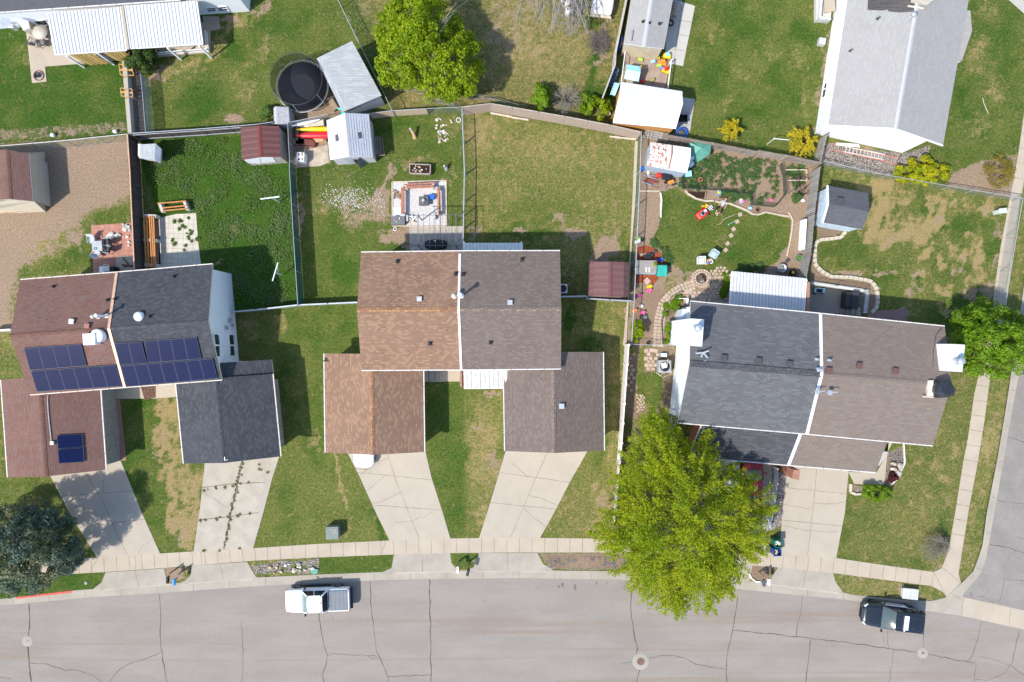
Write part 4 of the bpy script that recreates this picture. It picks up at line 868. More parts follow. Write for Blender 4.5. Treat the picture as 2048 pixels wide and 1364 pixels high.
def garage(T,A0,A1,B0,B1,R1,mat,cap,wall=SIDING):
 R0=R1+(A0-A1).lerp(B0-B1,.5)
 r=roof_pair(T,A0,A1,R0,R1,B0,B1,mat,cap,name='garage_roof');block(T,A0,A1,R0,R1,B0,B1,wall,name='garage_wall')
 gutter(T,A0,A1,outdir(A0,R0));gutter(T,B0,B1,outdir(B0,R0));return r,plane_of(A0,A1,R0),plane_of(B0,B1,R0)
A0,A1,B0,B1=W(648.5,707,GE),W(651,905,GE),W(846,708,GE),W(848.5,904,GE)
rg,pa,pb=garage(T,A0,A1,B0,B1,W(745,910,GR),SH_TAN,CAP_TAN)
mb=MB();c=onplane(653,719,pa,.03)
for i in range(4):mb.box(c+Vector((random.uniform(-.15,.15),random.uniform(-.15,.15),.02)),(.18,.1,.03),random.uniform(0,3))
mb.build('roof_debris',[BLACK],rg)
A0,A1,B0,B1=W(1007,705,GE),W(1010,902,GE),W(1206,704,GE),W(1208,901,GE)
rg,pa,pb=garage(T,A0,A1,B0,B1,W(1109,906,GR),SH_GBR,CAP_GBR)
box_vent(rg,onplane(1123,812,pb),None,.36,GALV)
ribbed(T,W(928,739,2.75),W(1018,738,2.75),W(1018,776,2.5),W(929,777,2.5),10,[pm('porch_white',(.55,.54,.5),.6),WHITE],name='porch_cover',depth=.07);posts(T,[tuple(W(931,774,1.2).xy),tuple(W(1006,774,1.2).xy)],2.45,.05)
PC=pm('pale_green_white',(0.60,0.63,0.6),.6,var=.05)
ribbed(T,W(927,486.5,2.5),W(1045,486.5,2.5),W(1045,520,2.75),W(927,520,2.75),17,[PC,PC],name='patio_cover',depth=.06);posts(T,[tuple(W(930,489,1.2).xy),tuple(W(1042,489,1.2).xy)],2.4,.05)
mb=MB();
for i in range(3):mb.prism(XY([(848+i*11,737),(858+i*11,737),(858+i*11,762),(848+i*11,762)]),0.05,.5-i*.16,0)
mb.build('front_step',[CONC2],T)
mb=MB();mb.prism(XY([(924,741),(928,741),(928,770),(924,770)]),0.05,2.3,0);mb.build('brick_post',[BRICK],T)
T=thing('duplex_house','right hand duplex with slate grey left half and taupe right half','house',W(1640,760,0))
A0,A1=W(1381,603,HE),W(1640.5,627.5,HE);R0,R1=W(1379.5,727,HR),W(1643,748,HR);B0,B1=W(1356,845,HE),W(1613.5,867.5,HE)
C0,C1=A1,W(1889.5,653,HE);S0,S1=R1,W(1903.5,768,HR);D0,D1=B1,W(1866,891,HE)
rf1=roof_pair(T,A0,A1,R0,R1,B0,B1,SH_SLT,CAP_SLT);rf2=roof_pair(T,C0,C1,S0,S1,D0,D1,SH_TAU,CAP_TAU)
wl,ft=block(T,A0,C1,R0,S1,B0,D1,SIDING,0.3)
stripe(T,[A1,R1,B1],0.22,WHITE)
for E0,E1,R in((A0,A1,R0),(C0,C1,S0),(B0,B1,R0),(D0,D1,S0)):gutter(T,E0,E1,outdir(E0,R))
n1=plane_of(A0,A1,R0);n2=plane_of(C0,C1,S0);s1=plane_of(B0,B1,R0);s2=plane_of(D0,D1,S0)
for x,y in((1447,716),(1516,722),(1578,728)):box_vent(rf1,onplane(x,y,n1),None,.4,pm('slate_vent',(.06,.062,.07)),rz=-.09)
for x,y in((1656,741),(1717,731),(1789,742)):box_vent(rf2,onplane(x,y,n2),None,.38,pm('brown_roof_vent',(.12,.06,.055)),rz=-.09)
mb=MB()
for i in range(26):
 f0=i/26+.004;f1=(i+random.uniform(.55,.9))/26
 a=R0.lerp(R1,f0);b=R0.lerp(R1,f1)
 for E0 in(A0,B0):
  e=(E0-R0).normalized();up=Vector((0,0,.05));mb.bar(a+e*.13+up,b+e*.13+up,.24,.03,0)
[mb.bar(R0.lerp(E0,.02)+Vector((0,0,.03)),R1.lerp(E1,.02)+Vector((0,0,.03)),.26,.03,0)for E0,E1 in((A0,A1),(B0,B1))];mb.build('ridge_shingles',[SH_BLK],rf1)
mb=MB();c=onplane(1401,708,n1,0)
for a,b in(((-.45,.05,.3),(.1,.1,.35)),((.1,.1,.35),(.5,.25,.4)),((.1,.1,.35),(.45,-.3,.35)),((.1,.1,.35),(-.05,-.25,.32))):mb.bar(c+Vector(a),c+Vector(b),.1,.05)
mb.tube(c+Vector((.1,.1,-.05)),c+Vector((.1,.1,.36)),.04);mb.box(c+Vector((.3,-.6,.06)),(.3,.22,.2));mb.build('aerial',[GALV],rf1)
for x,y,rr in((1632,718,.09),(1657,720,.09),(1637,739,.14)):
 mb=MB();c=onplane(x,y,n1 if x<1643 else n2);mb.box(c+Vector((0,0,.12)),(rr*3,rr*2.2,.2));mb.tube(c,c+Vector((0,0,.4)),rr*.7);mb.build('vent_pipe',[GALV],rf1 if x<1643 else rf2)
for x,y,rf,pl in((1630,782,rf1,s1),(1655,784,rf2,s2)):
 mb=MB();c=onplane(x,y,pl);mb.tube(c,c+Vector((0,0,.8)),.03);mb.bar(c+Vector((-.35,0,.75)),c+Vector((.4,.05,.8)),.06,.04)
 mb.lathe(c+Vector((-.15,0,.65)),[(.02,0),(.16,.04),(.2,.1)],12);mb.bar(c,c+Vector((-.3,-.15,.02)),.04,.04);mb.build('antenna',[GALV],rf)
def chase(T,q,h,wallx,pipe,ph):
 mb=MB();mb.prism([(p.x,p.y)for p in q],0,h,0);mb.prism([(p.x+0,p.y)for p in q],h,h+.03,1);ch=mb.build('chimney_chase',[SIDING,pm('white_metal_cap',(.66,.7,.72),.5,.2)],T)
 mb=MB();c=Vector((pipe.x,pipe.y,h));mb.lathe(c,[(.33,0),(.3,.06),(.2,.1)],20);mb.tube(c,c+Vector((0,0,ph)),.19,n=20);mb.lathe(c+Vector((0,0,ph-.05)),[(.2,0),(.25,.02),(.25,.16),(.2,.2),(.01,.22)],20);mb.build('chimney_pipe',[GALV],ch)
CH=6.6
chase(T,[W(1381,637,CH),W(1408,639,CH),W(1404,693,CH),W(1377.5,691,CH)],CH,None,W(1395,656,CH+.4),.7)
chase(T,[W(1903,688,CH),W(1929.5,689.5,CH),W(1924,744,CH),W(1898,742.5,CH)],CH,None,W(1919,722,CH+.4),.6)
mb=MB();mb.prism([(p.x,p.y)for p in(W(1365,618,2.2),W(1382,618,2.2),W(1381,640,2.2),W(1362,640,2.2))],0,2.2,0);mb.build('side_closet',[pm('pale_blue_grey',(.5,.56,.62))],T)
c=onplane(1876,777,s2);mb=MB()
vs=[]
for z,s in((-.2,.72),(.3,.75),(.75,.7),(.95,.45)):
 for i in range(9):a=2*math.pi*i/9;r=s*(1+.14*math.sin(i*2.3+z*3));vs.append(c+Vector((.1+r*math.cos(a),r*math.sin(a)*.95,z)))
fs=[(l*9+i,l*9+(i+1)%9,(l+1)*9+(i+1)%9,(l+1)*9+i)for l in range(3)for i in range(9)]+[tuple(range(27,36))]
mb.mesh(vs,fs,0);
mb.mesh([c+Vector((-.85,.62,-.1)),c+Vector((-.5,.62,-.1)),c+Vector((-.5,-.55,-.1)),c+Vector((-.85,-.55,-.1)),c+Vector((-.85,.62,.2)),c+Vector((-.5,.62,.25)),c+Vector((-.5,-.55,.25)),c+Vector((-.85,-.55,.2))],[(4,7,6,5),(0,4,5,1),(1,5,6,2),(2,6,7,3),(3,7,4,0)],1)
mb.bar(c+Vector((-1.2,-.6,.1)),c+Vector((-.4,-.65,.1)),.08,.06,1)
mb.build('covered_cooler',[pm('black_tarp',(.02,.024,.028),.35,spec=.5),pm('beige_metal',(.55,.5,.42))],rf2)
mb=MB();mb.path([onplane(x,y,n2,.03)for x,y in((1884,655),(1872,670),(1867,700),(1865,745),(1866,765))],.02,5);mb.build('cable',[BLACK],rf2)
a,b,c_,d_=W(1405,846,3.95),W(1602,864,3.95),W(1576.5,930,3.0),W(1378,912,3.0)
mb=MB();mb.slab([a,b,c_,d_],.14,0,1);fr=mb.build('front_roof',[SH_BLK,TRIM],T)
e,f=W(1775,880,3.95),W(1751.5,944.5,3.0)
mb=MB();mb.slab([b,e,f,c_],.14,0,1);mb.build('front_roof',[SH_TAU,TRIM],T)
stripe(T,[b,c_],.22,WHITE);gutter(T,d_,c_,(0,-1,0));gutter(T,c_,f,(0,-1,0))
mb=MB();mb.bar(a+Vector((-.02,0,-.05)),d_+Vector((-.02,0,-.05)),.1,.1,0);mb.build('rake_trim',[TRIM],T)
wx=Vector((0.35,.3,0));mb=MB()
mb.prism([((p.x),(p.y))for p in(W(1432,862,0),W(1590,880,0),W(1573,905,0),W(1420,890,0))],0,2.8,0);mb.prism([(p.x,p.y)for p in(W(1592,880,0),W(1740,893,0),W(1722,920,0),W(1572,906,0))],0,2.8,0);mb.build('garage_wall',[STUCCO],T)
mb=MB();mb.prism(XY([(1395,845),(1402,846),(1394,890),(1386,889)],1.5),0,3.6,0);mb.build('wood_wall',[planks('red_wood',(.28,.1,.05),(.33,.13,.07),.12,3)],T)
mb=MB();mb.prism(XY([(1559,926),(1571,927),(1569,946),(1556,943)]),0,2.9,0);mb.build('brick_pillar',[BRICK],T)
ribbed(T,W(1464,543,1.8),W(1613,557.5,1.8),W(1608,640,2.1),W(1458,625,2.1),23,[pm('patio_white',(.5,.51,.51),.55,var=.06),WHITE],depth=.08)
posts(T,[tuple(W(1467,548,1.2).xy),tuple(W(1540,555,1.2).xy),tuple(W(1609,562,1.2).xy)],1.7,.05)
mb=MB();mb.prism([(p.x,p.y)for p in(W(1613.5,563,1.8),W(1620,564,1.8),W(1619,634,1.8),W(1612,634,1.8))],-.6,1.8,0);mb.build('brick_wall',[BRICK],T)
mb=MB();mb.prism(XY([(1459,560),(1462,560),(1460,600),(1457,600)]),0,1.7,0);mb.build('end_wall',[TRIM],T)
wW=vplane(ft[0],ft[2])
mb=MB();a=onplane(1354,820,wW,-.25);b=onplane(1341,815,wW,-.3)
mb.bar(Vector((a.x-.9,a.y+.3,3.3)),Vector((a.x+.2,a.y+.1,3.3)),.1,.08);mb.build('pipe',[GALV],T)
T_right_duplex=T;T_wW=wW
GDOOR=planks('garage_door_white',(.6,.58,.54),(.62,.6,.56),.5,5,gap=(.35,.33,.3),msize=.012,var=.05)
def garage_door(T,a,b,h=2.1):
 a,b=W(*a,0),W(*b,0);n=Vector((b.y-a.y,a.x-b.x,0)).normalized()*.06;mb=MB()
 mb.slab([(a.x+n.x,a.y+n.y,h),(b.x+n.x,b.y+n.y,h),(b.x-n.x,b.y-n.y,h),(a.x-n.x,a.y-n.y,h)],h-.05,0,0);mb.build('garage_door',[GDOOR],T)
HS=[o for o in COL.objects if o.name.startswith('duplex_house')]
for T_,a_,b_ in((HS[0],(95,925),(185,917)),(HS[0],(420,896),(525,887)),(HS[1],(702,887),(815,886)),(HS[1],(1040,884),(1150,883))):garage_door(T_,a_,b_)
T=thing('house','white house with pale grey shingle roof beside the top right lawn','house',W(1760,120,0))
A0,A1=W(1713,-120,3.3),W(1656,251,3.3);R0,R1=W(1856.5,-120,4.85),W(1792,258,4.85);B0,B1=W(1959,-120,3.3),W(1886,291,3.3)
rf=roof_pair(T,A0,A1,R0,R1,B0,B1,SH_LGR,CAP_LGR,trim=WHITE)
dirn=(A1-A0).normalized();iv=(B1-A1).normalized()
p_sw,p_se=W(1630,268,0),W(1804,306,0);back=(A0-A1);back.z=0
mb=MB();g=lambda p,z:(p.x,p.y,z);nw,ne=p_sw+back,p_se+back
rr=Vector((R1.x,R1.y,0));wv=(p_se-p_sw);t_=(rr-p_sw).dot(wv)/wv.dot(wv);mid_=p_sw+wv*t_
mb.face([g(p_sw,-.1),g(p_se,-.1),g(p_se,3.35),g(mid_,4.62),g(p_sw,3.2)],0);mb.face([g(nw,-.1),g(p_sw,-.1),g(p_sw,3.2),g(nw,3.2)],0);mb.face([g(p_se,-.1),g(ne,-.1),g(ne,3.35),g(p_se,3.35)],0)
mb.build('wall',[pm('white_wall',(.76,.77,.78),.8,var=.03)],T)
gutter(T,A0,A1,outdir(A0,R0),mat=WHITE);stripe(T,[A1,R1,B1],.1,WHITE,'rake_trim',-.04,.1)
wp=vplane(nw,p_sw)
wall_window(T,wp,[(1647,181),(1654.5,165),(1655,166),(1650,181)][:0]or[(1643.5,196),(1646,180),(1653.5,177),(1650,194)],bars=0);wall_window(T,wp,[(1647,179),(1649,168),(1655,164),(1653.5,176)],bars=0)
pW=plane_of(A0,A1,R0)
mb=MB();q=[onplane(x,y,pW,.012)for x,y in((1736,-40),(1830,-40),(1828,22),(1738,21))]
pts=[onplane(x,y,pW,.07)for x,y in((1738,-40),(1834,-40),(1829,12),(1828,23),(1800,25),(1777,23),(1776,20),(1774,19),(1765,21),(1738,20),(1735,18))]
mb.face(pts[::-1],0);mb.build('bare_patch',[planks('bare_felt',(.07,.065,.065),(.12,.11,.11),.06,.8,rot=math.pi/2)],rf)
mb=MB();c=onplane(1838,2,pW);mb.box(c+Vector((.1,.5,.45)),(1.25,1.5,.9),-.17);mb.box(c+Vector((.1,.5,.92)),(1.35,1.6,.05),-.17);mb.box(c+Vector((-.3,-.5,.05)),(1.2,.1,.1),-.17);mb.build('roof_cooler',[pm('beige_metal',(.55,.5,.42))],rf)
mb=MB();mb.path([onplane(x,y,pW,.03)for x,y in((1822,4),(1808,4),(1795,8),(1783,17),(1775,26),(1762,35))],.03,5);mb.path([onplane(x,y,pW,.03)for x,y in((1746,-10),(1747,20),(1749,35))],.025,5);mb.build('hose',[pm('green_hose',(.25,.5,.4))],rf)
for x,y,r in((1755,38,.06),(1700,102,.05)):pipe_vent(rf,onplane(x,y,pW),r,.35,DGREY)
mb=MB();c=onplane(1806,48,pW);mb.tube(c,c+Vector((.3,.3,.9)),.08);mb.lathe(c+Vector((.3,.3,.85)),[(.1,0),(.2,.05),(.2,.2),(.02,.25)],14);mb.build('flue_pipe',[GALV],rf)
mb=MB();q=[W(1925,20,2.4),W(1941,21,2.4),W(1944,62,2.4),W(1924,121,2.4),W(1905,121,2.4)];mb.prism([(p.x,p.y)for p in q],0,2.3,0);mb.prism([(p.x,p.y)for p in q],2.3,2.4,1);mb.build('bay',[pm('white_wall',(.76,.77,.78)),SH_LGR],T)
mb=MB();mb.prism(XY([(1634,-60),(1672,-60),(1662,38),(1633,40)],.5),0,.45,0);mb.build('porch',[pm('pale_deck',(.5,.47,.42))],T)
mb=MB()
for a,b in(((1645,-20),(1640,34)),((1640,34),(1662,38))):
 p,q=W(*a,1.3),W(*b,1.3);mb.bar(p,q,.08,.08)
 n=int((q-p).length/.16)
 for i in range(n+1):w_=p.lerp(q,i/n);mb.tube(w_,(w_.x,w_.y,.45),.025,n=5)
mb.build('porch_railing',[WHITE],T)
mb=MB();
for i in range(5):c=W(1655,4+i*5.5,.2);mb.box((c.x,c.y,.5+i*.02),(.9,.2,.1+i*.03),.2)
mb.build('step',[CONCT],T)
T=thing('house','white house with dark roof corner at the top left of scene','house',W(250,0,0))
e0,e1=W(-150,34,2.9),W(360,-1.5,2.9);mb=MB();up=W(-130,-120,4.9),W(345,-150,4.9)
mb.slab([e0,e1,up[1],up[0]],.15,0,1);mb.build('roof',[pm('dark_felt',(.075,.078,.088),.9,var=.08),TRIM],T);gutter(T,e0,e1,(0,-1,0))
mb=MB();b0,b1=W(-150,68,0),W(499.5,23,0);bk=Vector((.6,9,0));rect=[(p.x,p.y)for p in(b0,b1,b1+bk,b0+bk)];mb.prism(rect,-.1,2.75,0);mb.build('wall',[SIDING],T)
e2,e3=W(352,-2,3.0),W(485,-10,3.0);mb=MB();mb.slab([e2,e3,e3+Vector((.3,8,1)),e2+Vector((.3,8,1))],.15,0,1);mb.build('roof',[SIDING,TRIM],T)
wp=vplane(b0,b1)
w_=wall_window(T,wp,[(412,16),(431,14.5),(434,22),(416,24)],bars=1);wall_window(T,wp,[(433,14),(452,12.5),(458,21),(437,22)],bars=1);wall_window(T,wp,[(66,42),(92,39),(97,49),(78,51)],bars=0)
PW=pm('ribbed_white',(.55,.56,.57),.5,var=.05)
ribbed(T,W(94,26,2.7),W(241.5,15,2.7),W(252.5,100,2.35),W(110,109,2.35),21,[PW,WHITE],depth=.065);ribbed(T,W(247.5,12.5,2.7),W(393.5,2.5,2.7),W(405.5,87.5,2.35),W(259.5,97,2.35),21,[PW,WHITE],depth=.065)
mb=MB();mb.bar(W(244.5,13,2.75),W(256.5,99,2.4),.22,.12);mb.build('ridge_beam',[CONCT],T)
mb=MB();mb.prism(XY([(155,100),(250,95),(417,88),(419,104),(152,124)],.3),0.06,.3,0);mb.build('deck',[pm('deck_tan',(.42,.35,.26),.9)],T)
mb=MB()
for a,b in(((195,114),(250,110)),((312,105),(413,98)),((410,60),(413,98)),((250,110),(312,106))):
 p,q=W(*a,.75),W(*b,.75);mb.bar(p,q,.06,.06);mb.bar(p-Vector((0,0,.35)),q-Vector((0,0,.35)),.05,.05);n=max(2,int((q-p).length/.14))
 for i in range(n+1):w_=p.lerp(q,i/n);mb.tube(w_,(w_.x,w_.y,.3),.02,n=4)
mb.build('deck_railing',[WHITE],T)
for x,y in((133,112),(195,106),(335,96),(398,92)):c=W(x,y,2.3);posts(T,[(c.x,c.y)],2.3,.06)
CURT=planks('gold_curtain',(.55,.38,.13),(.62,.45,.18),.12,3,rot=math.pi/2,gap=(.35,.22,.06),msize=.02)
for(x0,y0),(x1,y1)in(((138,109),(185,106)),((203,104),(246,101))):
 p,q=W(x0,y0,2.3),W(x1,y1,2.3);mb=MB();n=16;pr=None
 for i in range(n+1):
  c=p.lerp(q,i/n)+Vector((0,.06*math.sin(i*1.9),0));lo=Vector((c.x*.985-.1,c.y-.1,.45 if x0<200 else .8))
  if pr:mb.face([pr[1],lo,c,pr[0]],0)
  pr=(c,lo)
 mb.build('curtain',[CURT],T)
c=W(14,46,2.4);mb=MB();mb.lathe(c,[(.02,0),(.28,.06),(.45,.18)],18,sy=.75);mb.bar(c+Vector((.1,0,.0)),c+Vector((.6,.1,-.2)),.05,.05);mb.build('satellite_dish',[GALV],T)
mb=MB();c=W(28,55,.9);mb.box(c,(.3,.3,.6));mb.box(c+Vector((-.4,.1,-.2)),(.2,.15,.4));mb.build('meter_box',[GALV],T,bevel=.03)
mb=MB();mb.prism(XY([(28,30),(52,28),(58,55),(45,60)],1),0,.9,0);mb.build('side_cover',[TRIM],T)
def shed(name,label,cat,A0,A1,R0,R1,B0,B1,rmat,cap,wmat,over=0.1,t=0.08,trim=WHITE,ridge=True):
 c=(Vector(A0)+Vector(B1))/2;T=thing(name,label,cat,(c.x,c.y,0))
 rf=roof_pair(T,A0,A1,R0,R1,B0,B1,rmat,cap,t,trim,ridge);wl,ft=block(T,A0,A1,R0,R1,B0,B1,wmat,over,t)
 return T,rf,ft
def edge_panel(T,plane,q,mat,name,off=0.03,t=0.04,bars=()):
 P=[onplane(x,y,plane,off)for x,y in q];mb=MB();n=plane[1]
 s=1 if(P[1]-P[0]).cross(P[2]-P[0]).dot(n)>0 else-1
 if s<0:P=P[::-1]
 mb.face(P,0);d=[p-n*t for p in P]
 for i in range(4):mb.face([d[i],d[(i+1)%4],P[(i+1)%4],P[i]],0)
 return mb.build(name,[mat],T)
BEI=planks('beige_panel',(.5,.44,.34),(.53,.47,.36),1.2,4,rot=math.pi/2,gap=(.3,.25,.2),var=.1)
T,rf,ft=shed('garden_shed','beige shed with dark red brown roof on bare dirt at left edge','shed',W(-75,303,2.1),W(-70,405,2.1),W(14,299,2.9),W(20,398,2.9),W(58,308,2.3),W(66,403,2.3),SH_RBR,CAP_RBR,BEI,.1)
p0,p1=W(91,305,0),W(92.5,424,0);q0,q1=W(-60,306,0),W(-55,430,0)
mb=MB();mb.prism([(p0.x,p0.y),(p1.x,p1.y),(q1.x,q1.y),(q0.x,q0.y)],-.05,.15,0);mb.build('floor_base',[pm('osb',(.5,.36,.24),.9,var=.2)],T)
mb=MB();a,b=W(68,403,2.1),W(60,308,2.1);mb.face([(p0.x,p0.y,.1),(b.x,b.y,2.1),(a.x,a.y,2.1),(p1.x,p1.y,.1)],0);mb.face([(p1.x,p1.y,.1),(a.x,a.y,2.1),(20 and W(20,399,2.75).x,W(20,399,2.75).y,2.75),(q1.x,q1.y,2),(q1.x,q1.y,.1)],0);mb.build('side_panel',[BEI],T)
mb=MB();mb.prism(XY([(2,428),(60,424),(60,416),(2,420)]),.02,.45,0);mb.prism(XY([(61,424),(92,422),(92,412),(61,414)]),.02,.45,0);mb.build('ramp_board',[pm('osb',(.5,.36,.24))],T)
c=W(302,310,0);A0,A1=W(280,287,1.9),W(279,317,1.9);R0,R1=W(290,285,2.25),W(309,290,2.0)
T=thing('playhouse','small grey roofed hutch on legs in the weedy yard corner','hutch',W(302,310,0))
r0,r1=W(279.5,289,1.8),W(278,316,1.8);m0,m1=W(311,287,2.1),W(309,320,2.1);e0,e1=W(322,297,1.8),W(320,327,1.8)
mb=MB();mb.slab([r0,m0,m1,r1],.06,0,1);mb.slab([m0,e0,e1,m1],.06,2,1);mb.build('roof',[SH_GRY,WHITE,pm('grey_sheet',(.42,.45,.48),.5)],T)
mb=MB();mb.prism(XY([(283,291),(316,294),(315,320),(283,316)],1.2),.5,1.72,0);mb.build('wall',[TRIM],T)
posts(T,[(W(284,317,.3).x,W(284,317,.3).y),(W(305,319,.3).x,W(305,319,.3).y),(W(284,293,.3).x,W(284,293,.3).y),(W(314,296,.3).x,W(314,296,.3).y)],.7,.05,pm('grey_post',(.4,.4,.4)),'leg')
k=NT('red_metal',0.5,.4);v=k.coord('UV');sx=k.n('ShaderNodeSeparateXYZ',{'Vector':v}).outputs[0]
st=k.math('FRACT',k.math('MULTIPLY',sx,1/.5));n_=k.noise(k.coord('Object'),3,5,.65)
k.color(k.mix(k.rng(st,.44,.5),k.mix(n_,(.115,.046,.04),(.155,.066,.058)),(.105,.04,.035)));k.bump(k.rng(st,.4,.5),.6,.03);REDM=k.m
DKRED=pm('dark_red_trim',(.15,.035,.03),.5)
T,rf,ft=shed('metal_shed','red brown metal shed with white doors against the board fence','shed',W(481,254,2.0),W(484,320,2.0),W(518,251,2.4),W(521,314,2.4),W(558,252,2.0),W(561,314,2.0),REDM,DKRED,pm('cream_metal',(.42,.38,.34),.6,var=.15,dirt=((.3,.24,.2),2,.55)),.05,.05,DKRED)
pl=vplane(ft[1],ft[3])
edge_panel(T,pl,[(489,320),(519,314),(522,328),(496,326)],WHITE,'door');edge_panel(T,pl,[(520.5,314),(545,314),(552,324),(523,327)],WHITE,'door')
T,rf,ft=shed('storage_shed','tilted grey shingled shed beside the trampoline','shed',W(633,117,2.3),W(685,224,2.3),W(640,113.3,2.35),W(693,220.5,2.35),W(704,82,2.35),W(763,191,2.35),SH_GRY,pm('light_cap',(.5,.5,.51)),planks('blue_grey_boards',(.27,.31,.34),(.31,.35,.38),.2,4,rot=math.pi/2,var=.3),.1,.08,pm('tan_trim',(.4,.33,.24)),False)
T,rf,ft=shed('tool_shed','little weathered grey box shed beside the trampoline frame','shed',W(547,216,1.5),W(548,247,1.5),W(551,213,1.75),W(552,248,1.75),W(577,214,1.6),W(579,246,1.6),pm('weathered_sheet',(.33,.34,.35),.8,var=.15,scale=5),pm('light_cap',(.5,.5,.51)),pm('grey_side',(.38,.4,.42),.8),.02,.05)
T,rf,ft=shed('garden_shed','pale grey shed with two roof skylights and an open door','shed',W(653,241,2.1),W(660,320,2.1),W(690,226,2.9),W(699,313,2.9),W(738,228,2.1),W(746,313,2.1),pm('pale_metal_roof',(.58,.6,.63),.6,var=.04),pm('light_cap',(.5,.5,.51)),pm('cream_wall',(.5,.5,.5),.8,var=.05),.12,.06)
pa=plane_of(W(738,228,2.1),W(746,313,2.1),W(690,226,2.9));pb=plane_of(W(653,241,2.1),W(660,320,2.1),W(690,226,2.9))
mb=MB();B0,B1,R0,R1=W(738,228,2.1),W(746,313,2.1),W(690,226,2.9),W(699,313,2.9)
for i in range(9):
 t=(i+.2)/9;t2=(i+.95)/9;up=Vector((0,0,.03));q=[R0.lerp(B0,t),R0.lerp(B0,t2),R1.lerp(B1,t2),R1.lerp(B1,t)]
 q=[p+up*(1 if j in(1,2)else .3)for j,p in enumerate(q)];
 if(q[1]-q[0]).cross(q[2]-q[0]).z<0:q=q[::-1]
 mb.face(q,0)
mb.build('roof_tiles',[shingle('pale_tile',(.4,.42,.46),(.46,.48,.52),(.5,.52,.55),w=.3,h=.12,thick=.6)],rf)
for q,pl in(([(670,270),(675,268),(677,281),(671,283)],pb),([(716,265),(722,264),(724,276),(718,277)],pa)):edge_panel(rf,pl,q,pm('skylight_grey',(.08,.09,.1),.2),'skylight',.05,.08)
pl=vplane(ft[1],ft[3]);edge_panel(T,pl,[(687,316),(700,313),(711,327),(697,330)],pm('door_grey',(.4,.43,.46)),'door');edge_panel(T,pl,[(704,314),(718,313),(733,326),(713,328)],BLACK,'doorway',.02)
mb=MB();a=W(733,326,.1);b=W(722,337,.1);t0=W(718,313.5,1.95);mb.face([a,b,(b.x+.02,b.y+.1,1.95),(a.x-.1,a.y,1.95)],0);mb.face([(b.x+.02,b.y+.13,1.95),b+Vector((0,.04,0)),a+Vector((0,.04,0)),(a.x-.1,a.y+.03,1.95)],0);mb.build('open_door',[pm('door_dark',(.13,.15,.15))],T)
k=NT('brown_resin',0.55,.35);v=k.coord('UV');s2=k.n('ShaderNodeSeparateXYZ',{'Vector':v}).outputs;f1=k.math('FRACT',k.math('MULTIPLY',s2[0],1/.52))
k.color(k.mix(k.rng(f1,.42,.5),k.mix(k.noise(k.coord('Object'),4,4),(.115,.055,.05),(.145,.07,.064)),(.15,.075,.068)));k.bump(k.rng(f1,.4,.5),.5,.03);RESIN=k.m
T,rf,ft=shed('resin_shed','brown plastic shed with gambrel roof inside the wire fence corner','shed',W(1190,523,2.25),W(1187,592,2.25),W(1221,523,2.5),W(1220,593,2.5),W(1248,524,2.3),W(1247,594,2.3),RESIN,pm('brown_resin_cap',(.13,.055,.05),.5),pm('taupe_resin',(.25,.19,.17),.5),.02,.04,DKRED)
mb=MB();mb.slab([W(1248,524,2.3),W(1247,594,2.3),W(1257,594,1.9),W(1259,526,1.9)][::-1],.04,0,0);mb.build('roof',[RESIN],T)
mb=MB();mb.slab([W(1190,523,2.25),W(1187,592,2.25),W(1177,592,1.9),W(1180,522,1.9)],.04,0,0);mb.build('roof',[RESIN],T)
mb=MB();mb.prism([(p.x,p.y)for p in(W(1181,526,1.8),W(1257,528,1.8),W(1255,593,1.8),W(1178,592,1.8))],0,1.86,0);mb.build('wall',[pm('taupe_resin',(.25,.19,.17))],T)
T,rf,ft=shed('long_shed','long pale grey shingled shed with beige boarded end wall','shed',W(1280,-110,2.5),W(1248,87,2.5),W(1320,-110,2.95),W(1288,93,2.95),W(1366,-110,2.5),W(1328,97,2.5),SH_LGR,CAP_LGR,planks('osb_boards',(.55,.47,.33),(.6,.52,.38),.4,4,rot=math.pi/2,gap=(.32,.26,.18)),.1,.08)
mb=MB();mb.bar(W(1265,60,2.85),W(1262,82,2.8),.1,.03);mb.build('roof_patch',[pm('grey_patch',(.25,.25,.27))],rf)
pl=vplane(ft[1],ft[3]);edge_panel(T,pl,[(1294,94),(1298,93),(1298,102),(1293.5,102)],BLACK,'vent')
for x,y in((1286,43),(1319,47),(1299,46)):pipe_vent(rf,W(x,y,2.9),.05,.2,BLACK)
WM=pm('white_metal',(.76,.77,.78),.45,var=.02)
c=W(1300,215,0);T=thing('metal_garage','big bright white metal roofed garage beside the play pad','garage',(c.x,c.y,0))
A0,A1,R0,R1,B0,B1=W(1241.5,163.5,2.5),W(1364.5,182.5,2.5),W(1239,188,2.85),W(1366,206,2.85),W(1226,244,2.4),W(1351.5,257.5,2.4)
mb=MB();mb.slab([R0,R1,B1,B0],.05,0,0);rf=mb.build('roof',[WM],T)
mb=MB()
for i in range(8):
 f0,f1=i/8,(i+.86)/8;up=Vector((0,0,.035));q=[A0.lerp(R0,f0),A1.lerp(R1,f0),A1.lerp(R1,f1)+up,A0.lerp(R0,f1)+up];mb.slab(q,.06,0,0)
mb.build('roof',[WM],T)
wl,ft=block(T,A0,A1,R0,R1,B0,B1,planks('orange_osb',(.5,.24,.06),(.56,.29,.09),.6,1.2,var=.5),.12,.08)
mb=MB();mb.slab([W(1227,240,2.36),W(1292,247,2.36),W(1291,252,2.2),W(1226,246,2.2)],.04,0,0);mb.build('eave_sheet',[pm('lilac_grey',(.45,.44,.52))],T)
k=NT('rusty_roof',0.6,.3);v=k.coord('Object');ge=k.n('ShaderNodeSeparateXYZ',{'Vector':v}).outputs
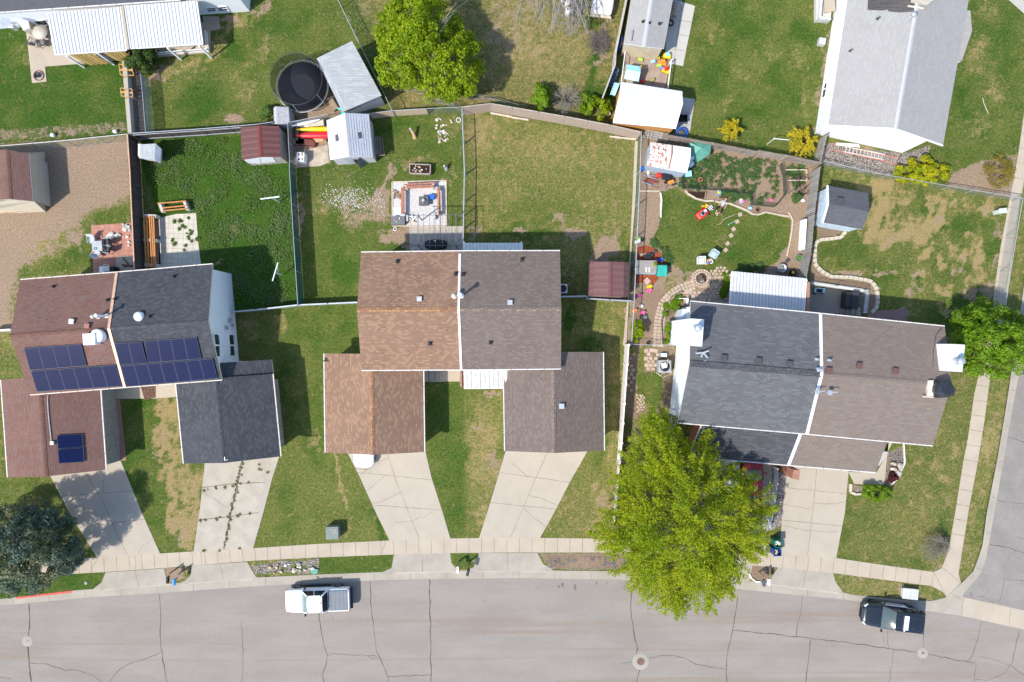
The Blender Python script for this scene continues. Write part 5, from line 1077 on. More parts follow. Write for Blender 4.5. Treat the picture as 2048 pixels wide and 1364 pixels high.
rust=k.noise(k.coord('Object',(5,2.2,1),.1),1.4,6,.7,.6);rib=k.math('FRACT',k.math('MULTIPLY',k.n('ShaderNodeSeparateXYZ',{'Vector':k.coord('UV')}).outputs[1],1/.42))
m=k.rng(k.math('ADD',rust,k.math('MULTIPLY',k.rng(rib,.78,.95),.12)),.5,.55);m=k.math('MULTIPLY',m,k.rng(ge[0],-.05,-.2))
k.color(k.mix(m,(.78,.77,.75),k.mix(rust,(.24,.075,.035),(.42,.18,.09))));RUST=k.m
T,rf,ft=shed('rusty_shed','white and rusty roofed metal shed in the garden corner','shed',W(1301,284,1.9),W(1382,296,1.9),W(1301,303,2.05),W(1381,315,2.05),W(1293,331,1.9),W(1374,346,1.9),RUST,pm('white_cap',(.75,.75,.74)),planks('blue_steel',(.33,.4,.48),(.36,.43,.5),.45,4,rot=math.pi/2,gap=(.2,.25,.3)),.06,.05,WHITE,False)
mb=MB();a=W(1343,288,2.0);b=W(1336,333,2.0);mb.bar(W(1344,290,2.02),W(1343.5,309,2.13),.09,.05);mb.bar(W(1343.5,309,2.13),W(1337,338,1.98),.09,.05);mb.build('seam',[pm('rust_seam',(.34,.12,.06))],rf)
T,rf,ft=shed('blue_shed','pale blue shed with dark slate roof in the patchy yard','shed',W(1737,384,2.3),W(1724,458,2.3),W(1655,370,2.3),W(1645,446,2.3),W(1653.5,371,2.25),W(1643.5,445,2.25),shingle('slate_small',(.085,.09,.1),(.1,.105,.115),(.12,.125,.135),w=.3,h=.12),pm('slate_cap2',(.1,.1,.11)),pm('pale_blue',(.5,.62,.72),.7),.08,.08,WHITE,False)
for o in list(T.children):bpy.data.objects.remove(o)
mats=[shingle('slate_small',(0,0,0),(0,0,0),(0,0,0)),WHITE]
A0,A1,R0,R1,B0,B1=W(1737,386,2.1),W(1724,458,2.1),W(1737,386,2.1),W(1724,458,2.1),W(1655,371,2.1),W(1645,444,2.1)
ridge0,ridge1=W(1655,371,2.1).lerp(W(1645,444,2.1),.5),W(1737,386,2.1).lerp(W(1724,458,2.1),.5)
ridge0=W(1656,407,2.75);ridge1=W(1738,423,2.75)
rf=roof_pair(T,W(1655,371,2.1),W(1737,386,2.1),ridge0,ridge1,W(1645,445,2.1),W(1724,459,2.1),mats[0],mats[0],.1,WHITE,False)
wl,ft=block(T,W(1655,371,2.1),W(1737,386,2.1),ridge0,ridge1,W(1645,445,2.1),W(1724,459,2.1),pm('pale_blue',(.5,.62,.72)),.12,.1)
mb=MB();pl=plane_of(W(1655,371,2.1),W(1737,386,2.1),ridge0);c=onplane(1679,401,pl);mb.box(c+Vector((0,0,.08)),(.5,.45,.12),-.17);mb.box(c+Vector((0,0,.16)),(.36,.32,.08),-.17);mb.build('roof_vent',[pm('slate_vent',(.06,.062,.07))],rf)
stripe(T,[W(1655,371,2.1),ridge0,W(1645,445,2.1)],.12,WHITE,'rake_trim',-.02,.14)
mb=MB();mb.prism(XY([(1628,408),(1634,400),(1634,440),(1628,430)]),0,.5,0);mb.build('brick_step',[BRICK],T)
CL=netmat('chain_link',(.5,.54,.54),.09,.011)
GM=netmat('green_mesh',(.012,.085,.08),.03,.021,.8,0,False);GRM=netmat('grey_slat_mesh',(.16,.17,.17),.06,.032,.8,0)
TANM=netmat('tan_slat_mesh',(.52,.40,.28),.07,.055,.8,0)
def rail_points(px,h):return[W(x,y,h)for x,y in px]
def fence(name,label,top,h,kind='chain',mat=None,group=None,step=2.4,r=.025,frame=GALV,solid=None,base=0.0,**kw):
 P=rail_points(top,h);T=thing(name,label,'fence',(P[0].x,P[0].y,0),group)
 pan=MB();rail=MB();tot=0;ps=[]
 for a,b in zip(P,P[1:]):
  L=(b-a).length;n=max(1,int(round(L/step)))
  for i in range(n):ps.append(a.lerp(b,i/n))
  if kind in('chain','mesh'):
   pan.face([(a.x,a.y,.03),(b.x,b.y,.03),b-Vector((0,0,.03)),a-Vector((0,0,.03))],0);rail.tube(a,b,r,n=6)
  elif kind=='boards':
   d=(b-a).normalized();nn=Vector((-d.y,d.x,0));m=max(1,int(L/kw.get('bw',.15)))
   for i in range(m):
    p=a.lerp(b,(i+.5)/m);hh=h+random.uniform(-.04,.03);off=(0.018 if i%2 else-0.0)*kw.get('stag',0)
    pan.box((p.x+nn.x*off,p.y+nn.y*off,hh/2+.02),(L/m*kw.get('fill',.93),.02,hh-.04),math.atan2(d.y,d.x)+random.uniform(-.02,.02),m=random.choice((0,0,1)))
   s=kw.get('side',1)
   for z in(.35,h-.3):rail.bar((a.x+nn.x*.045*s,a.y+nn.y*.045*s,z),(b.x+nn.x*.045*s,b.y+nn.y*.045*s,z),.05,.09)
   if kw.get('cap'):rail.bar(a+Vector((0,0,.02)),b+Vector((0,0,.02)),kw['cap'],.04)
  elif kind=='solid':
   pan.bar((a.x,a.y,h/2),(b.x,b.y,h/2),kw.get('tk',.06),h-.02,0);rail.bar(a,b,kw.get('cap',.09),.06)
 ps.append(P[-1])
 pan.build('panel',[mat,kw.get('mat2',mat)],T);rail.build('rail',[kw.get('railmat',frame)],T)
 for p in ps:
  mb=MB()
  if kind in('chain','mesh'):mb.tube((p.x,p.y,0),(p.x,p.y,h+.04),r*1.25,n=6)
  else:mb.box((p.x,p.y,(h+.03)/2),(kw.get('pw',.09),kw.get('pw',.09),h+.03),kw.get('prz',0))
  mb.build('post',[kw.get('postmat',frame)],T)
 return T
DW=planks('dark_boards',(.075,.062,.058),(.105,.09,.08),.15,3,rot=math.pi/2);DW2=planks('dark_boards_b',(.055,.048,.045),(.13,.11,.1),.15,3,rot=math.pi/2)
GW=planks('grey_boards',(.3,.28,.26),(.36,.34,.31),.12,3,rot=math.pi/2);GW2=planks('grey_boards_b',(.2,.18,.165),(.42,.4,.37),.12,3,rot=math.pi/2)
fence('chain_link_fence','chain link fence between the top left lawn and bare dirt yard',[(-60,297),(0,292),(130,281),(253,268)],1.7,'chain',CL)
fence('chain_link_fence','chain link fence on the low wall side of the dog run',[(253,118),(257,190),(263,264)],1.3,'chain',CL)
fence('chain_link_fence','mesh covered fence on the lawn side of the dog run',[(281,148),(286,200),(291,264)],1.4,'mesh',netmat('pale_mesh',(.3,.36,.35),.05,.018,.8,0))
T=thing('low_wall','low pale block wall with two orange frames beside the dog run','wall',W(252,195,0));mb=MB();mb.prism(XY([(244,121),(252,120),(263,267),(256,268)],.6),-.05,.55,0);mb.build('blocks',[pavers('wall_block',(.42,.41,.38),(.45,.44,.41),(.28,.27,.25),.4,.2,.5,.01)],T);mb=MB();mb.prism(XY([(243.5,121),(252.3,120),(263.3,267),(255.7,268)],.6),.55,.6,0);mb.build('coping',[CONC],T)
for i,q in enumerate([[(238,129),(262,130),(268,151),(241,150)],[(241,176),(264,178),(266,194),(243,192)]]):
 P=[W(x,y,1.2)for x,y in q];c=sum(P,Vector())/4;T=thing('sawhorse',('larger orange metal frame straddling the wall near the round bush','smaller orange metal frame straddling the wall further from the bush')[i],'sawhorse',(c.x,c.y,0),'orange frames over the low wall')
 mb=MB()
 for a,b in zip(P,P[1:]+P[:1]):mb.bar(a,b,.06,.06)
 mb.bar((P[0]+P[3])/2,(P[1]+P[2])/2,.14,.05);mb.build('top_frame',[pm('faded_orange',(.5,.27,.09),.6)],T)
 for p in P:mb=MB();mb.tube((p.x,p.y,0),p,.025,n=6);mb.build('leg',[pm('dark_orange',(.35,.13,.03))],T)
fence('board_fence','dark weathered board fence along the top of the weedy yard',[(260,267),(400,258),(511,249),(546,244)],1.75,'boards',DW,mat2=DW2,railmat=GALV,postmat=DW,side=-1,cap=.05,fill=.85)
fence('board_fence','dark board fence with copper cap between bare yard and weedy yard',[(254.5,268),(259.5,341),(263.5,430),(268.5,538)],1.75,'boards',DW,mat2=DW2,railmat=DW,postmat=DW,side=1,fill=.97,bw=.14)
T0=[o for o in COL.objects if o.name.startswith('board_fence')][-1]
mb=MB();
for a,b in zip([(254.5,268),(259.5,341),(263.5,430)],[(259.5,341),(263.5,430),(268.5,538)]):mb.bar(W(*a,1.8),W(*b,1.8),.1,.04)
mb.build('cap_rail',[pm('copper_cap',(.5,.3,.2),.6)],T0)
fence('mesh_fence','green privacy mesh fence between weedy yard and the fire table yard',[(579,322),(579,341),(587,475),(595.5,609)],1.7,'mesh',GM)
fence('mesh_fence','grey privacy mesh fence beside the red kayak',[(575.5,246),(577,285),(579,321)],1.7,'mesh',GRM)
fence('chain_link_fence','diagonal chain link fence beside the bright green tree',[(660,-30),(676,0),(730,110),(785,222)],1.4,'chain',CL)
fence('slatted_fence','tan slatted mesh fence beside the skylight shed',[(738,227),(784,221),(853,217)],1.4,'mesh',TANM)
fence('chain_link_fence','short chain link panel between the two tan fences',[(853,217),(924,214)],1.4,'chain',CL)
fence('panel_fence','long tan panel fence behind the dry middle lawn',[(924,214),(981,207),(1024,214.5),(1130,233),(1220,250),(1282,264)],1.9,'solid',pm('tan_panel',(.40,.31,.25),.9,var=.1,scale=5),railmat=pm('tan_cap_rail',(.42,.36,.3)),postmat=pm('tan_cap_rail',(.42,.36,.3)),cap=.06,tk=.05)
T=thing('timber_edging','pale timber edging boards lying along the tan fence base','edging',W(1000,235,0))
for a,b in(((981,226),(1024,234)),((1024,235),(1057,240)),((1219,273),(1272,279))):mb=MB();mb.bar(W(*a,.08),W(*b,.08),.12,.14);mb.build('board',[pm('pale_timber',(.55,.46,.36))],T)
fence('chain_link_fence','chain link fence dividing the fire table yard and dry lawn',[(924,214),(929,341),(927,451),(926,496)],1.4,'chain',CL,r=.05)
fence('chain_link_fence','long chain link fence on the concrete footing strip',[(1283,265),(1280.5,341),(1268.5,602),(1263.5,683)],1.4,'chain',CL,r=.04)
VIN=pm('white_vinyl',(.74,.7,.65),.5,var=.03)
pts=resample([(1257.5,690),(1240.5,925)],7)
T=thing('vinyl_fence','cream white vinyl privacy fence beside the middle house lawn','fence',W(1249,690,0))
for i,(a,b)in enumerate(zip(pts,pts[1:])):
 h=1.85-i*.06;p,q=W(*a,h),W(*b,h);mb=MB();mb.bar((p.x,p.y,h/2),(q.x,q.y,h/2),.05,h-.05);mb.bar(p,q,.09,.1);mb.build('panel',[VIN],T)
 mb=MB();mb.box((p.x,p.y,h/2+.04),(.13,.13,h+.1));mb.box((p.x,p.y,h+.1),(.17,.17,.04));mb.build('post',[VIN],T)
pts=resample([(1239.5,927),(1234,1000),(1228.5,1060)],5)
T=thing('picket_fence','low cream picket fence continuing under the big street tree','fence',W(1236,930,0))
for i,(a,b)in enumerate(zip(pts,pts[1:])):
 h=1.15;p,q=W(*a,h),W(*b,h);mb=MB();n=int((q-p).length/.13)
 for j in range(n):w_=p.lerp(q,(j+.5)/n);mb.box((w_.x,w_.y,h/2),(.09,.03,h),math.pi/2)
 mb.bar(p-Vector((0,0,.1)),q-Vector((0,0,.1)),.06,.09);mb.build('panel',[VIN],T);mb=MB();mb.box((p.x,p.y,h/2+.05),(.12,.12,h+.1));mb.build('post',[VIN],T)
def picket(name,label,top,h,a1,a2,lean=False,fillv=.72,**kw):return fence(name,label,top,h,'boards',a1,mat2=a2,railmat=WOOD,postmat=WOOD,fill=fillv,bw=.17,**kw)
picket('picket_fence','weathered grey wood picket fence behind the rusty shed and garden',[(1335,269),(1424,285),(1517,303)],1.5,GW,GW2,side=-1)
picket('picket_fence','whitish leaning fence section behind the vegetable garden',[(1519,301),(1578,311)],1.5,pm('whitewashed',(.42,.39,.36)),GW,fillv=.6,side=-1)
picket('picket_fence','short grey picket section ending at the garden corner',[(1579,311),(1640,324)],1.5,GW,GW2,side=-1)
picket('picket_fence','weathered grey wood fence between vegetable garden and patchy yard',[(1641,334),(1635,380),(1628,445),(1622,508),(1612,560)],1.75,GW,GW2,side=1,fillv=.8)
picket('picket_fence','short weathered fence leading up to the white house corner',[(1655,268),(1648,296),(1642,326)],1.6,pm('whitewashed',(.42,.39,.36)),GW,side=1,fillv=.6)
T=thing('wood_rack','stack of weathered horizontal rails behind the white metal garage','rails',W(1312,268,0))
for i in range(4):mb=MB();y=260+i*4.5;mb.bar(W(1287,y,1.1-i*.2),W(1336,y+9,1.1-i*.2),.14,.05);mb.build('rail',[GW2],T)
for x in(1290,1333):mb=MB();c=W(x,272,0);mb.box((c.x,c.y,.6),(.1,.1,1.2));mb.build('post',[WOOD],T)
fence('chain_link_fence','chain link fence between gravel bed and the patchy yard',[(1648,322),(1700,334),(1774,350),(1900,372),(2045,396)],1.15,'chain',CL)
fence('chain_link_fence','chain link fence beside the corner sidewalk',[(2046,396),(2034,467),(2022,540),(2010,617)],1.3,'chain',CL)
fence('pipe_fence','grey rail fence between left and middle houses',[(457,624),(512,619.5),(595,610),(716,604.5)],1.2,'solid',pm('grey_panel',(.3,.33,.34)),railmat=GALV,postmat=GALV,cap=.1)
fence('pipe_fence','short grey rail fence below the brown plastic shed',[(1123,593),(1174,592),(1175,597),(1264,602)],1.2,'solid',pm('grey_panel',(.3,.33,.34)),railmat=GALV,postmat=GALV,cap=.09)
fence('pipe_fence','thin gate rail between the vinyl fence and slate roofed house',[(1258,688),(1305,690),(1352,690)],1.1,'chain',CL)
fence('pipe_fence','white rail stub at the left edge by the solar house',[(-30,663),(20,659)],1.1,'solid',WHITE,railmat=WHITE,postmat=WHITE,cap=.12)
fence('board_fence','grey board fence along the long grey shed',[(1262,-40),(1253.5,0),(1232,105),(1230.5,130),(1205,197)],1.6,'boards',pm('grey_boards_plain',(.3,.27,.25),.9,var=.15),railmat=pm('pale_rail',(.42,.39,.35)),postmat=WOOD,cap=.07,side=-1)
GW_=netmat('garden_wire',(.02,.05,.035),.05,.016,.6,0)
fence('garden_fence','low green wire fence round the vegetable bed',[(1366,343),(1368,372),(1431,377),(1506,386),(1507,407),(1553,411),(1574,386),(1572,350),(1565,326)],.75,'mesh',GW_,r=.012,frame=pm('green_post',(.02,.05,.035)),step=1.6)
fence('picket_fence','low white picket fence beside the corner driveway',[(1556,938),(1556,968),(1550,1010),(1541,1062)],1.0,'boards',WHITE,railmat=WHITE,postmat=WHITE,fill=.6,bw=.15)
fence('play_railing','white rail on the left side of the play pad',[(1251,98),(1243,162)],1.0,'chain',netmat('white_net',(.7,.7,.7),.2,.02,.6,0,False),r=.035,frame=WHITE)
fence('play_railing','white rail on the lawn side of the play pad',[(1343,120),(1336,174)],.8,'chain',netmat('white_net',(.7,.7,.7),.2,.02,.6,0,False),r=.05,frame=WHITE)
fence('chain_link_fence','chain link fence behind the yellow kayak',[(577,245),(655,229)],1.5,'chain',CL)
T=thing('retaining_wall','white capped retaining wall round the sunken patio','wall',W(1680,580,0))
mb=MB();mb.bar(W(1617,565,-.3),W(1733,583,-.3),.25,.9);mb.build('wall',[pm('wall_white',(.6,.59,.55),.9)],T);mb=MB();mb.bar(W(1730,585,-.3),W(1725,626,-.3),.3,.9);mb.build('wall',[pm('wall_white',(.6,.59,.55))],T)
fence('patio_railing','thin black railing on the sunken patio wall',[(1621,562),(1738,578),(1733,622)],1.0,'mesh',netmat('rail_bars',(.02,.02,.022),.14,.02,.5,.3,False),r=.018,frame=BLACK)
T=thing('patio_steps','concrete steps down to the sunken patio','steps',W(1705,622,-.6))
for i in range(4):mb=MB();mb.prism([(p.x,p.y)for p in(W(1688+i*9,613,0),W(1697+i*9,614,0),W(1696+i*9,634,0),W(1686+i*9,633,0))],-.9,-.5+i*.14,0);mb.build('step',[CONC2],T)
pts=resample([(1687,467),(1681,474),(1668,477),(1640,480),(1630,486),(1628,512),(1629,528),(1641,542),(1660,553),(1700,555),(1737,561),(1750,572),(1754,590),(1753,612),(1745,622)],31)
for i,(x,y)in enumerate(pts):
 a=pts[max(0,i-1)];b=pts[min(30,i+1)];t=math.atan2(-(b[1]-a[1]),b[0]-a[0]);c=W(x,y,0)
 mb=MB();mb.box((c.x,c.y,.1),(.38,.3,.24),t+random.uniform(-.05,.05),taper=.94)
 mb.build('edging_block',[pm('edging_stone',(.47,.42,.33),.95,var=.1,bump=.4)],label='cream stone block in the curved edging row of the patchy yard',cat='edging block',group='curved row of edging blocks',bevel=.03)
def leaves(name,C,N,size,mat,parent=None,spread=0.35,asp=0.6,up=0.5,**kw):
 n=len(C);r=RNG.normal(size=(n,3));nn=N+r*spread;nn[:,2]+=up*.4;nn/=np.linalg.norm(nn,axis=1,keepdims=True)+1e-9
 t=RNG.normal(size=(n,3));t-=nn*(t*nn).sum(1,keepdims=True);t/=np.linalg.norm(t,axis=1,keepdims=True)+1e-9
 b=np.cross(nn,t);s=(size*RNG.uniform(.6,1.35,n))[:,None]
 V=np.stack([C-t*s,C-b*s*asp-nn*s*.15,C+t*s,C+b*s*asp+nn*s*.12],1).reshape(-1,3)
 Q=np.arange(4*n).reshape(-1,4)
 if parent is not None:V=V-np.array(root_world(parent).translation);loc=(0,0,0)
 else:loc=V.mean(0);loc[2]=V[:,2].min();V=V-loc
 me=quads_mesh(name,V,Q,mat);o=bpy.data.objects.new(name,me);COL.objects.link(o);o.location=loc
 if parent is not None:o.parent=parent
 return tag(o,**kw)if kw else o
def clumps(centers,radii,per,flat=.8,fill=.35):
 P=[];N=[]
 for c,r,k_ in zip(centers,radii,per):
  d=RNG.normal(size=(k_,3));d/=np.linalg.norm(d,axis=1,keepdims=True)
  rad=r*(1-fill*RNG.random(k_)**1.5)[:,None]
  P.append(np.array(c)+d*rad*np.array([1,1,flat]));N.append(d)
 return np.concatenate(P),np.concatenate(N)
LF_TREE=leafmat('leaf_bright',(0.175,0.265,0.005),(0.33,0.41,0.01),(0.12,0.215,0.005),.42,.7)
LF_SPR=leafmat('leaf_spring',(0.205,0.285,0.005),(0.385,0.41,0.013),(0.125,0.23,0.006),.45,.45)
LF_EVER=leafmat('leaf_bluegreen',(0.044,0.08,0.056),(0.11,0.155,0.105),(0.21,0.21,0.08),.15,.4)
LF_GRN=leafmat('leaf_fresh',(0.11,0.215,0.008),(0.21,0.33,0.015),(0.08,0.16,0.006),.38,.8)
LF_DARK=leafmat('leaf_dark',(0.03,0.065,0.01),(0.07,0.12,0.018),(0.05,0.085,0.012),.25,1.2)
LF_YEL=leafmat('leaf_yellow',(0.42,0.33,0.01),(0.62,0.5,0.02),(0.3,0.28,0.012),.35,1.5)
LF_YGR=leafmat('leaf_yellowgreen',(0.30,0.36,0.008),(0.48,0.42,0.01),(0.13,0.23,0.006),.38,.9)
LF_WEED=leafmat('leaf_weed',(0.075,0.145,0.022),(0.14,0.225,0.045),(0.17,0.22,0.09),.35,.35)
LF_GARD=leafmat('leaf_garden',(0.06,0.12,0.035),(0.13,0.21,0.06),(0.08,0.16,0.04),.3,1.2)
LF_OLG=leafmat('leaf_olive_green',(0.11,0.14,0.05),(0.21,0.21,0.09),(0.24,0.2,0.11),.4,2)
LF_RED=leafmat('leaf_maroon',(0.07,0.012,0.02),(0.13,0.02,0.03),(0.06,0.01,0.015),.25,2)
LF_OLV=leafmat('leaf_olive',(0.2,0.15,0.02),(0.3,0.24,0.04),(0.24,0.22,0.03),.3,1)
def branches(mb,base,tips,r0,seed=0,n=6,crook=.12,m=0):
 rr=random.Random(seed);base=Vector(base)
 for tp in tips:
  tp=Vector(tp);k_=4;pts=[base]
  for i in range(1,k_+1):
   f=i/k_;p=base.lerp(tp,f);p.z=base.z+(tp.z-base.z)*f**.75
   L=(tp-base).length*crook
   if i<k_:p+=Vector((rr.uniform(-L,L),rr.uniform(-L,L),rr.uniform(-L,L)*.5))*.5
   pts.append(p)
  mb.path(pts,r0,n,m,r0*.18)
def tree(name,label,cat,base,outline,zlo,ztop,nclump,rc,nleaf,lsize,mat,trunk_r=.2,group=None,hmin=.3,seed=0,fill=.35,spread=.35,bare=0,flat=.75,interior=.55,asp=.6,spray=0):
 rr=random.Random(seed);T=thing(name,label,cat,base,group)
 zm=zlo+(ztop-zlo)*.5;cs=[];rs=[]
 xs=[p[0]for p in outline];ys=[p[1]for p in outline];cx,cy=sum(xs)/len(xs),sum(ys)/len(ys)
 rmax=0;tries=0
 while len(cs)<nclump and tries<nclump*60:
  tries+=1
  x=rr.uniform(min(xs),max(xs));y=rr.uniform(min(ys),max(ys))
  sd=float(sdist(outline,np.array([x]),np.array([y]))[0])
  if sd<rc*8:continue
  R_=max(1,min((max(xs)-min(xs)),(max(ys)-min(ys)))/2-rc*8);e=min(1,(sd-rc*8)/R_)
  top=zlo+(ztop-zlo)*(hmin+(1-hmin)*(1-(1-e)**2.2));lo=zlo+(ztop-zlo)*.12*e
  z=top-(top-lo)*(rr.random()**1.6)*interior
  p=W(cx+(x-cx)*1.0,cy+(y-cy)*1.0,zm+(z-zm)*.7);p.z=z;cs.append(tuple(p));rs.append(rc*rr.uniform(.65,1.3))
 per=[int(nleaf/nclump*(r_/rc)**2)+4 for r_ in rs]
 if spray:
  P=[];N=[];c0=np.array([*W(cx,cy,zm)])
  for c,r_,k_ in zip(cs,rs,per):
   d=np.array(c)-c0;d[2]*=.3;d=d/(np.linalg.norm(d)+1e-6)+RNG.normal(size=3)*.35;d/=np.linalg.norm(d);f=RNG.uniform(-1,1,k_)
   P.append(np.array(c)+d*(f*r_*spray)[:,None]+RNG.normal(size=(k_,3))*(r_*.34*(1.15-.6*f))[:,None]-np.array([0,0,1])*((f+1)**2*r_*.12)[:,None]);N.append(RNG.normal(size=(k_,3))*.5+np.array([0,0,.8]))
  P,N=np.concatenate(P),np.concatenate(N)
 else:P,N=clumps(cs,rs,per,flat,fill)
 leaves('crown',P,N,lsize,mat,T,spread,asp)
 mb=MB();b=Vector(base);fork=b+Vector((0,0,max(.4,zlo*.7)));mb.path([b,b.lerp(fork,.5)+Vector((.04,.02,0)),fork],trunk_r,10,0,trunk_r*.8)
 mains=rr.sample(cs,min(len(cs),9));branches(mb,fork,mains,trunk_r*.45,seed)
 for c in rr.sample(cs,min(len(cs),40)):
  q=min(mains,key=lambda m_:(Vector(m_)-Vector(c)).length);branches(mb,Vector(q).lerp(fork,.4),[c],trunk_r*.16,seed+1,5)
 mb.build('trunk',[BARK],T)
 if bare:
  mb=MB()
  for i in range(bare):
   c=Vector(rr.choice(cs));q=W(rr.choice(xs)*.6+cx*.4,rr.choice(ys)*.6+cy*.4,c.z+.3)
   for j in range(4):mb.path([c,c.lerp(q,.5)+Vector((rr.uniform(-.2,.2),rr.uniform(-.2,.2),.2)),q+Vector((rr.uniform(-.5,.5),rr.uniform(-.5,.5),rr.uniform(0,.4)))],.022,4,0,.006)
  mb.build('bare_branch',[TWIG],T)
 return T
TOPO=[(745,120),(742,60),(775,-10),(800,-40),(880,-45),(905,15),(925,50),(970,85),(968,130),(960,175),(930,200),(890,195),(860,200),(830,180),(790,172),(757,160)]
tree('maple_tree','bright lime green spreading tree by the tan fence','tree',W(872,150,0),TOPO,1.4,7.0,300,.5,34000,.1,LF_TREE,.22,seed=3,bare=8,hmin=.25)
BIG=[(1262,1180),(1240,1150),(1205,1110),(1183,1060),(1225,1010),(1240,925),(1268,865),(1300,825),(1335,830),(1365,855),(1390,875),(1430,870),(1450,905),(1475,935),(1510,935),(1535,970),(1556,1010),(1545,1060),(1530,1110),(1490,1165),(1440,1225),(1410,1240),(1380,1232),(1345,1252),(1320,1215),(1280,1200)]
T=tree('street_tree','huge yellow green spring tree overhanging the street','tree',W(1338,1000,0),BIG,2.2,10.0,620,.38,68000,.09,LF_SPR,.3,seed=5,hmin=.3,fill=.8,spread=.6,bare=0,flat=.7,interior=.8,asp=.42,spray=1.9)
mb=MB();P=[];N=[];rr=random.Random(9)
tb=Vector(W(1338,1000,0))+Vector((0,0,4.5))
for i in range(150):
 a=rr.uniform(-math.pi*1.02,math.pi*.02)if i<110 else rr.uniform(-math.pi,math.pi);k_=rr.uniform(.5,.99)
 cx,cy=1368,1045;ox=cx+172*math.cos(a)*k_;oy=cy-(195 if math.sin(a)<0 else 150)*math.sin(a)*k_
 z=5.6-k_*2.0+rr.uniform(-.3,.3);e=W(ox,oy,z);s=tb.lerp(e,.45);s.z=5.2
 mid_=s.lerp(e,.55)+Vector((0,0,.35));mb.path([s,mid_,e],.022,4,0,.006)
 for f in np.linspace(.35,1,16):
  q=s.lerp(mid_,f*2)if f<.5 else mid_.lerp(e,f*2-1)
  for _ in range(7):P.append(tuple(q+Vector((rr.gauss(0,.13),rr.gauss(0,.13),rr.gauss(0,.1)))));N.append((rr.gauss(0,.5),rr.gauss(0,.5),1))
leaves('hanging_leaves',np.array(P),np.array(N),.1,LF_SPR,T,.5,.42);mb.build('hanging_twigs',[BARK],T)
EVER=[(-60,1040),(0,1018),(40,1012),(75,1008),(110,1015),(128,1035),(140,1060),(160,1085),(163,1110),(150,1140),(130,1155),(95,1175),(60,1190),(0,1192),(-60,1180)]
tree('evergreen_tree','dark blue green dense evergreen tree at the bottom left','tree',W(50,1085,0),EVER,.8,7.5,330,.45,48000,.08,LF_EVER,.25,seed=8,hmin=.3,fill=.3)
RT=[(1895,650),(1912,622),(1945,605),(1970,600),(2000,608),(2040,620),(2085,650),(2095,700),(2060,740),(2010,755),(1975,750),(1945,755),(1925,725),(1900,690)]
tree('maple_tree','fresh green rounded tree over the corner sidewalk','tree',W(1985,680,0),RT,1.2,6.0,190,.45,24000,.095,LF_GRN,.18,seed=12)
def bush(name,label,cat,outline,h,n,rc,nl,ls,mat,group=None,seed=1,zlo=.1,**kw):
 cx=sum(p[0]for p in outline)/len(outline);cy=sum(p[1]for p in outline)/len(outline)
 return tree(name,label,cat,W(cx,cy,0),outline,zlo,h,n,rc,nl,ls,mat,.07,group,seed=seed,**kw)
def ell(cx,cy,rx,ry,n=12,j=.12,seed=0):
 rr=random.Random(seed);return[(cx+rx*math.cos(t)*rr.uniform(1-j,1+j),cy+ry*math.sin(t)*rr.uniform(1-j,1+j))for t in np.linspace(0,2*math.pi,n+1)[:-1]]
bush('round_bush','round dark green bush against the ribbed patio cover','bush',ell(279,113,35,35,seed=2),2.6,40,.35,8000,.07,LF_DARK,seed=21)
bush('shrub','bright green shrub left of the bare grey bush','bush',ell(1083,198,21,35,seed=3),2.0,26,.28,3200,.08,LF_GRN,seed=22)
bush('shrub','yellow green leafy shrub beside the white metal garage','bush',ell(1197,217,28,28,seed=4),2.2,22,.26,2200,.09,LF_TREE,seed=23,fill=.8)
bush('shrub','darker green shrub between bare bush and yellow green shrub','bush',ell(1174,205,14,26,seed=4),1.6,18,.26,1800,.08,LF_GRN,seed=24)
bush('shrub','small green shrub left of the weathered box shed','bush',ell(536,226,16,20,seed=5),1.2,16,.25,2000,.07,LF_WEED,seed=25)
bush('hedge','clipped light green hedge by the corner front walk','hedge',[(1727,972),(1780,972),(1784,985),(1780,1002),(1745,1002),(1728,995)],.9,34,.22,5000,.06,LF_GRN,seed=26,hmin=.8)
bush('red_shrub','small dark maroon shrub in the corner rock bed','bush',ell(1785,955,11,12,seed=6),.8,14,.16,1200,.06,LF_RED,seed=27)
bush('vine','yellow green vine spilling over the wire fence','vine',ell(1274,662,17,28,seed=7),1.6,24,.22,2200,.07,LF_TREE,seed=28,fill=.8)
bush('shrub','tall bright green plants beside the chimney wall','bush',[(1331,640),(1344,640),(1342,688),(1330,685)],.9,22,.17,2200,.06,LF_GRN,seed=29)
bush('shrub','yellow green shrub beside the vinyl gate post','bush',ell(1262,700,8,7,seed=8),.8,6,.16,400,.06,LF_TREE,seed=30,fill=.8)
bush('forsythia','long yellow green hedge shrub by the gravel bed','bush',[(1782,345),(1800,325),(1825,318),(1850,310),(1880,325),(1905,335),(1895,360),(1870,372),(1830,368),(1795,358)],1.5,46,.3,6500,.08,LF_YGR,seed=31)
bush('shrub','pale straw yellow twiggy shrub beside the right sidewalk','bush',ell(2002,345,30,34,seed=9),1.6,40,.3,3800,.05,LF_OLV,seed=32,fill=.9,spread=.8)
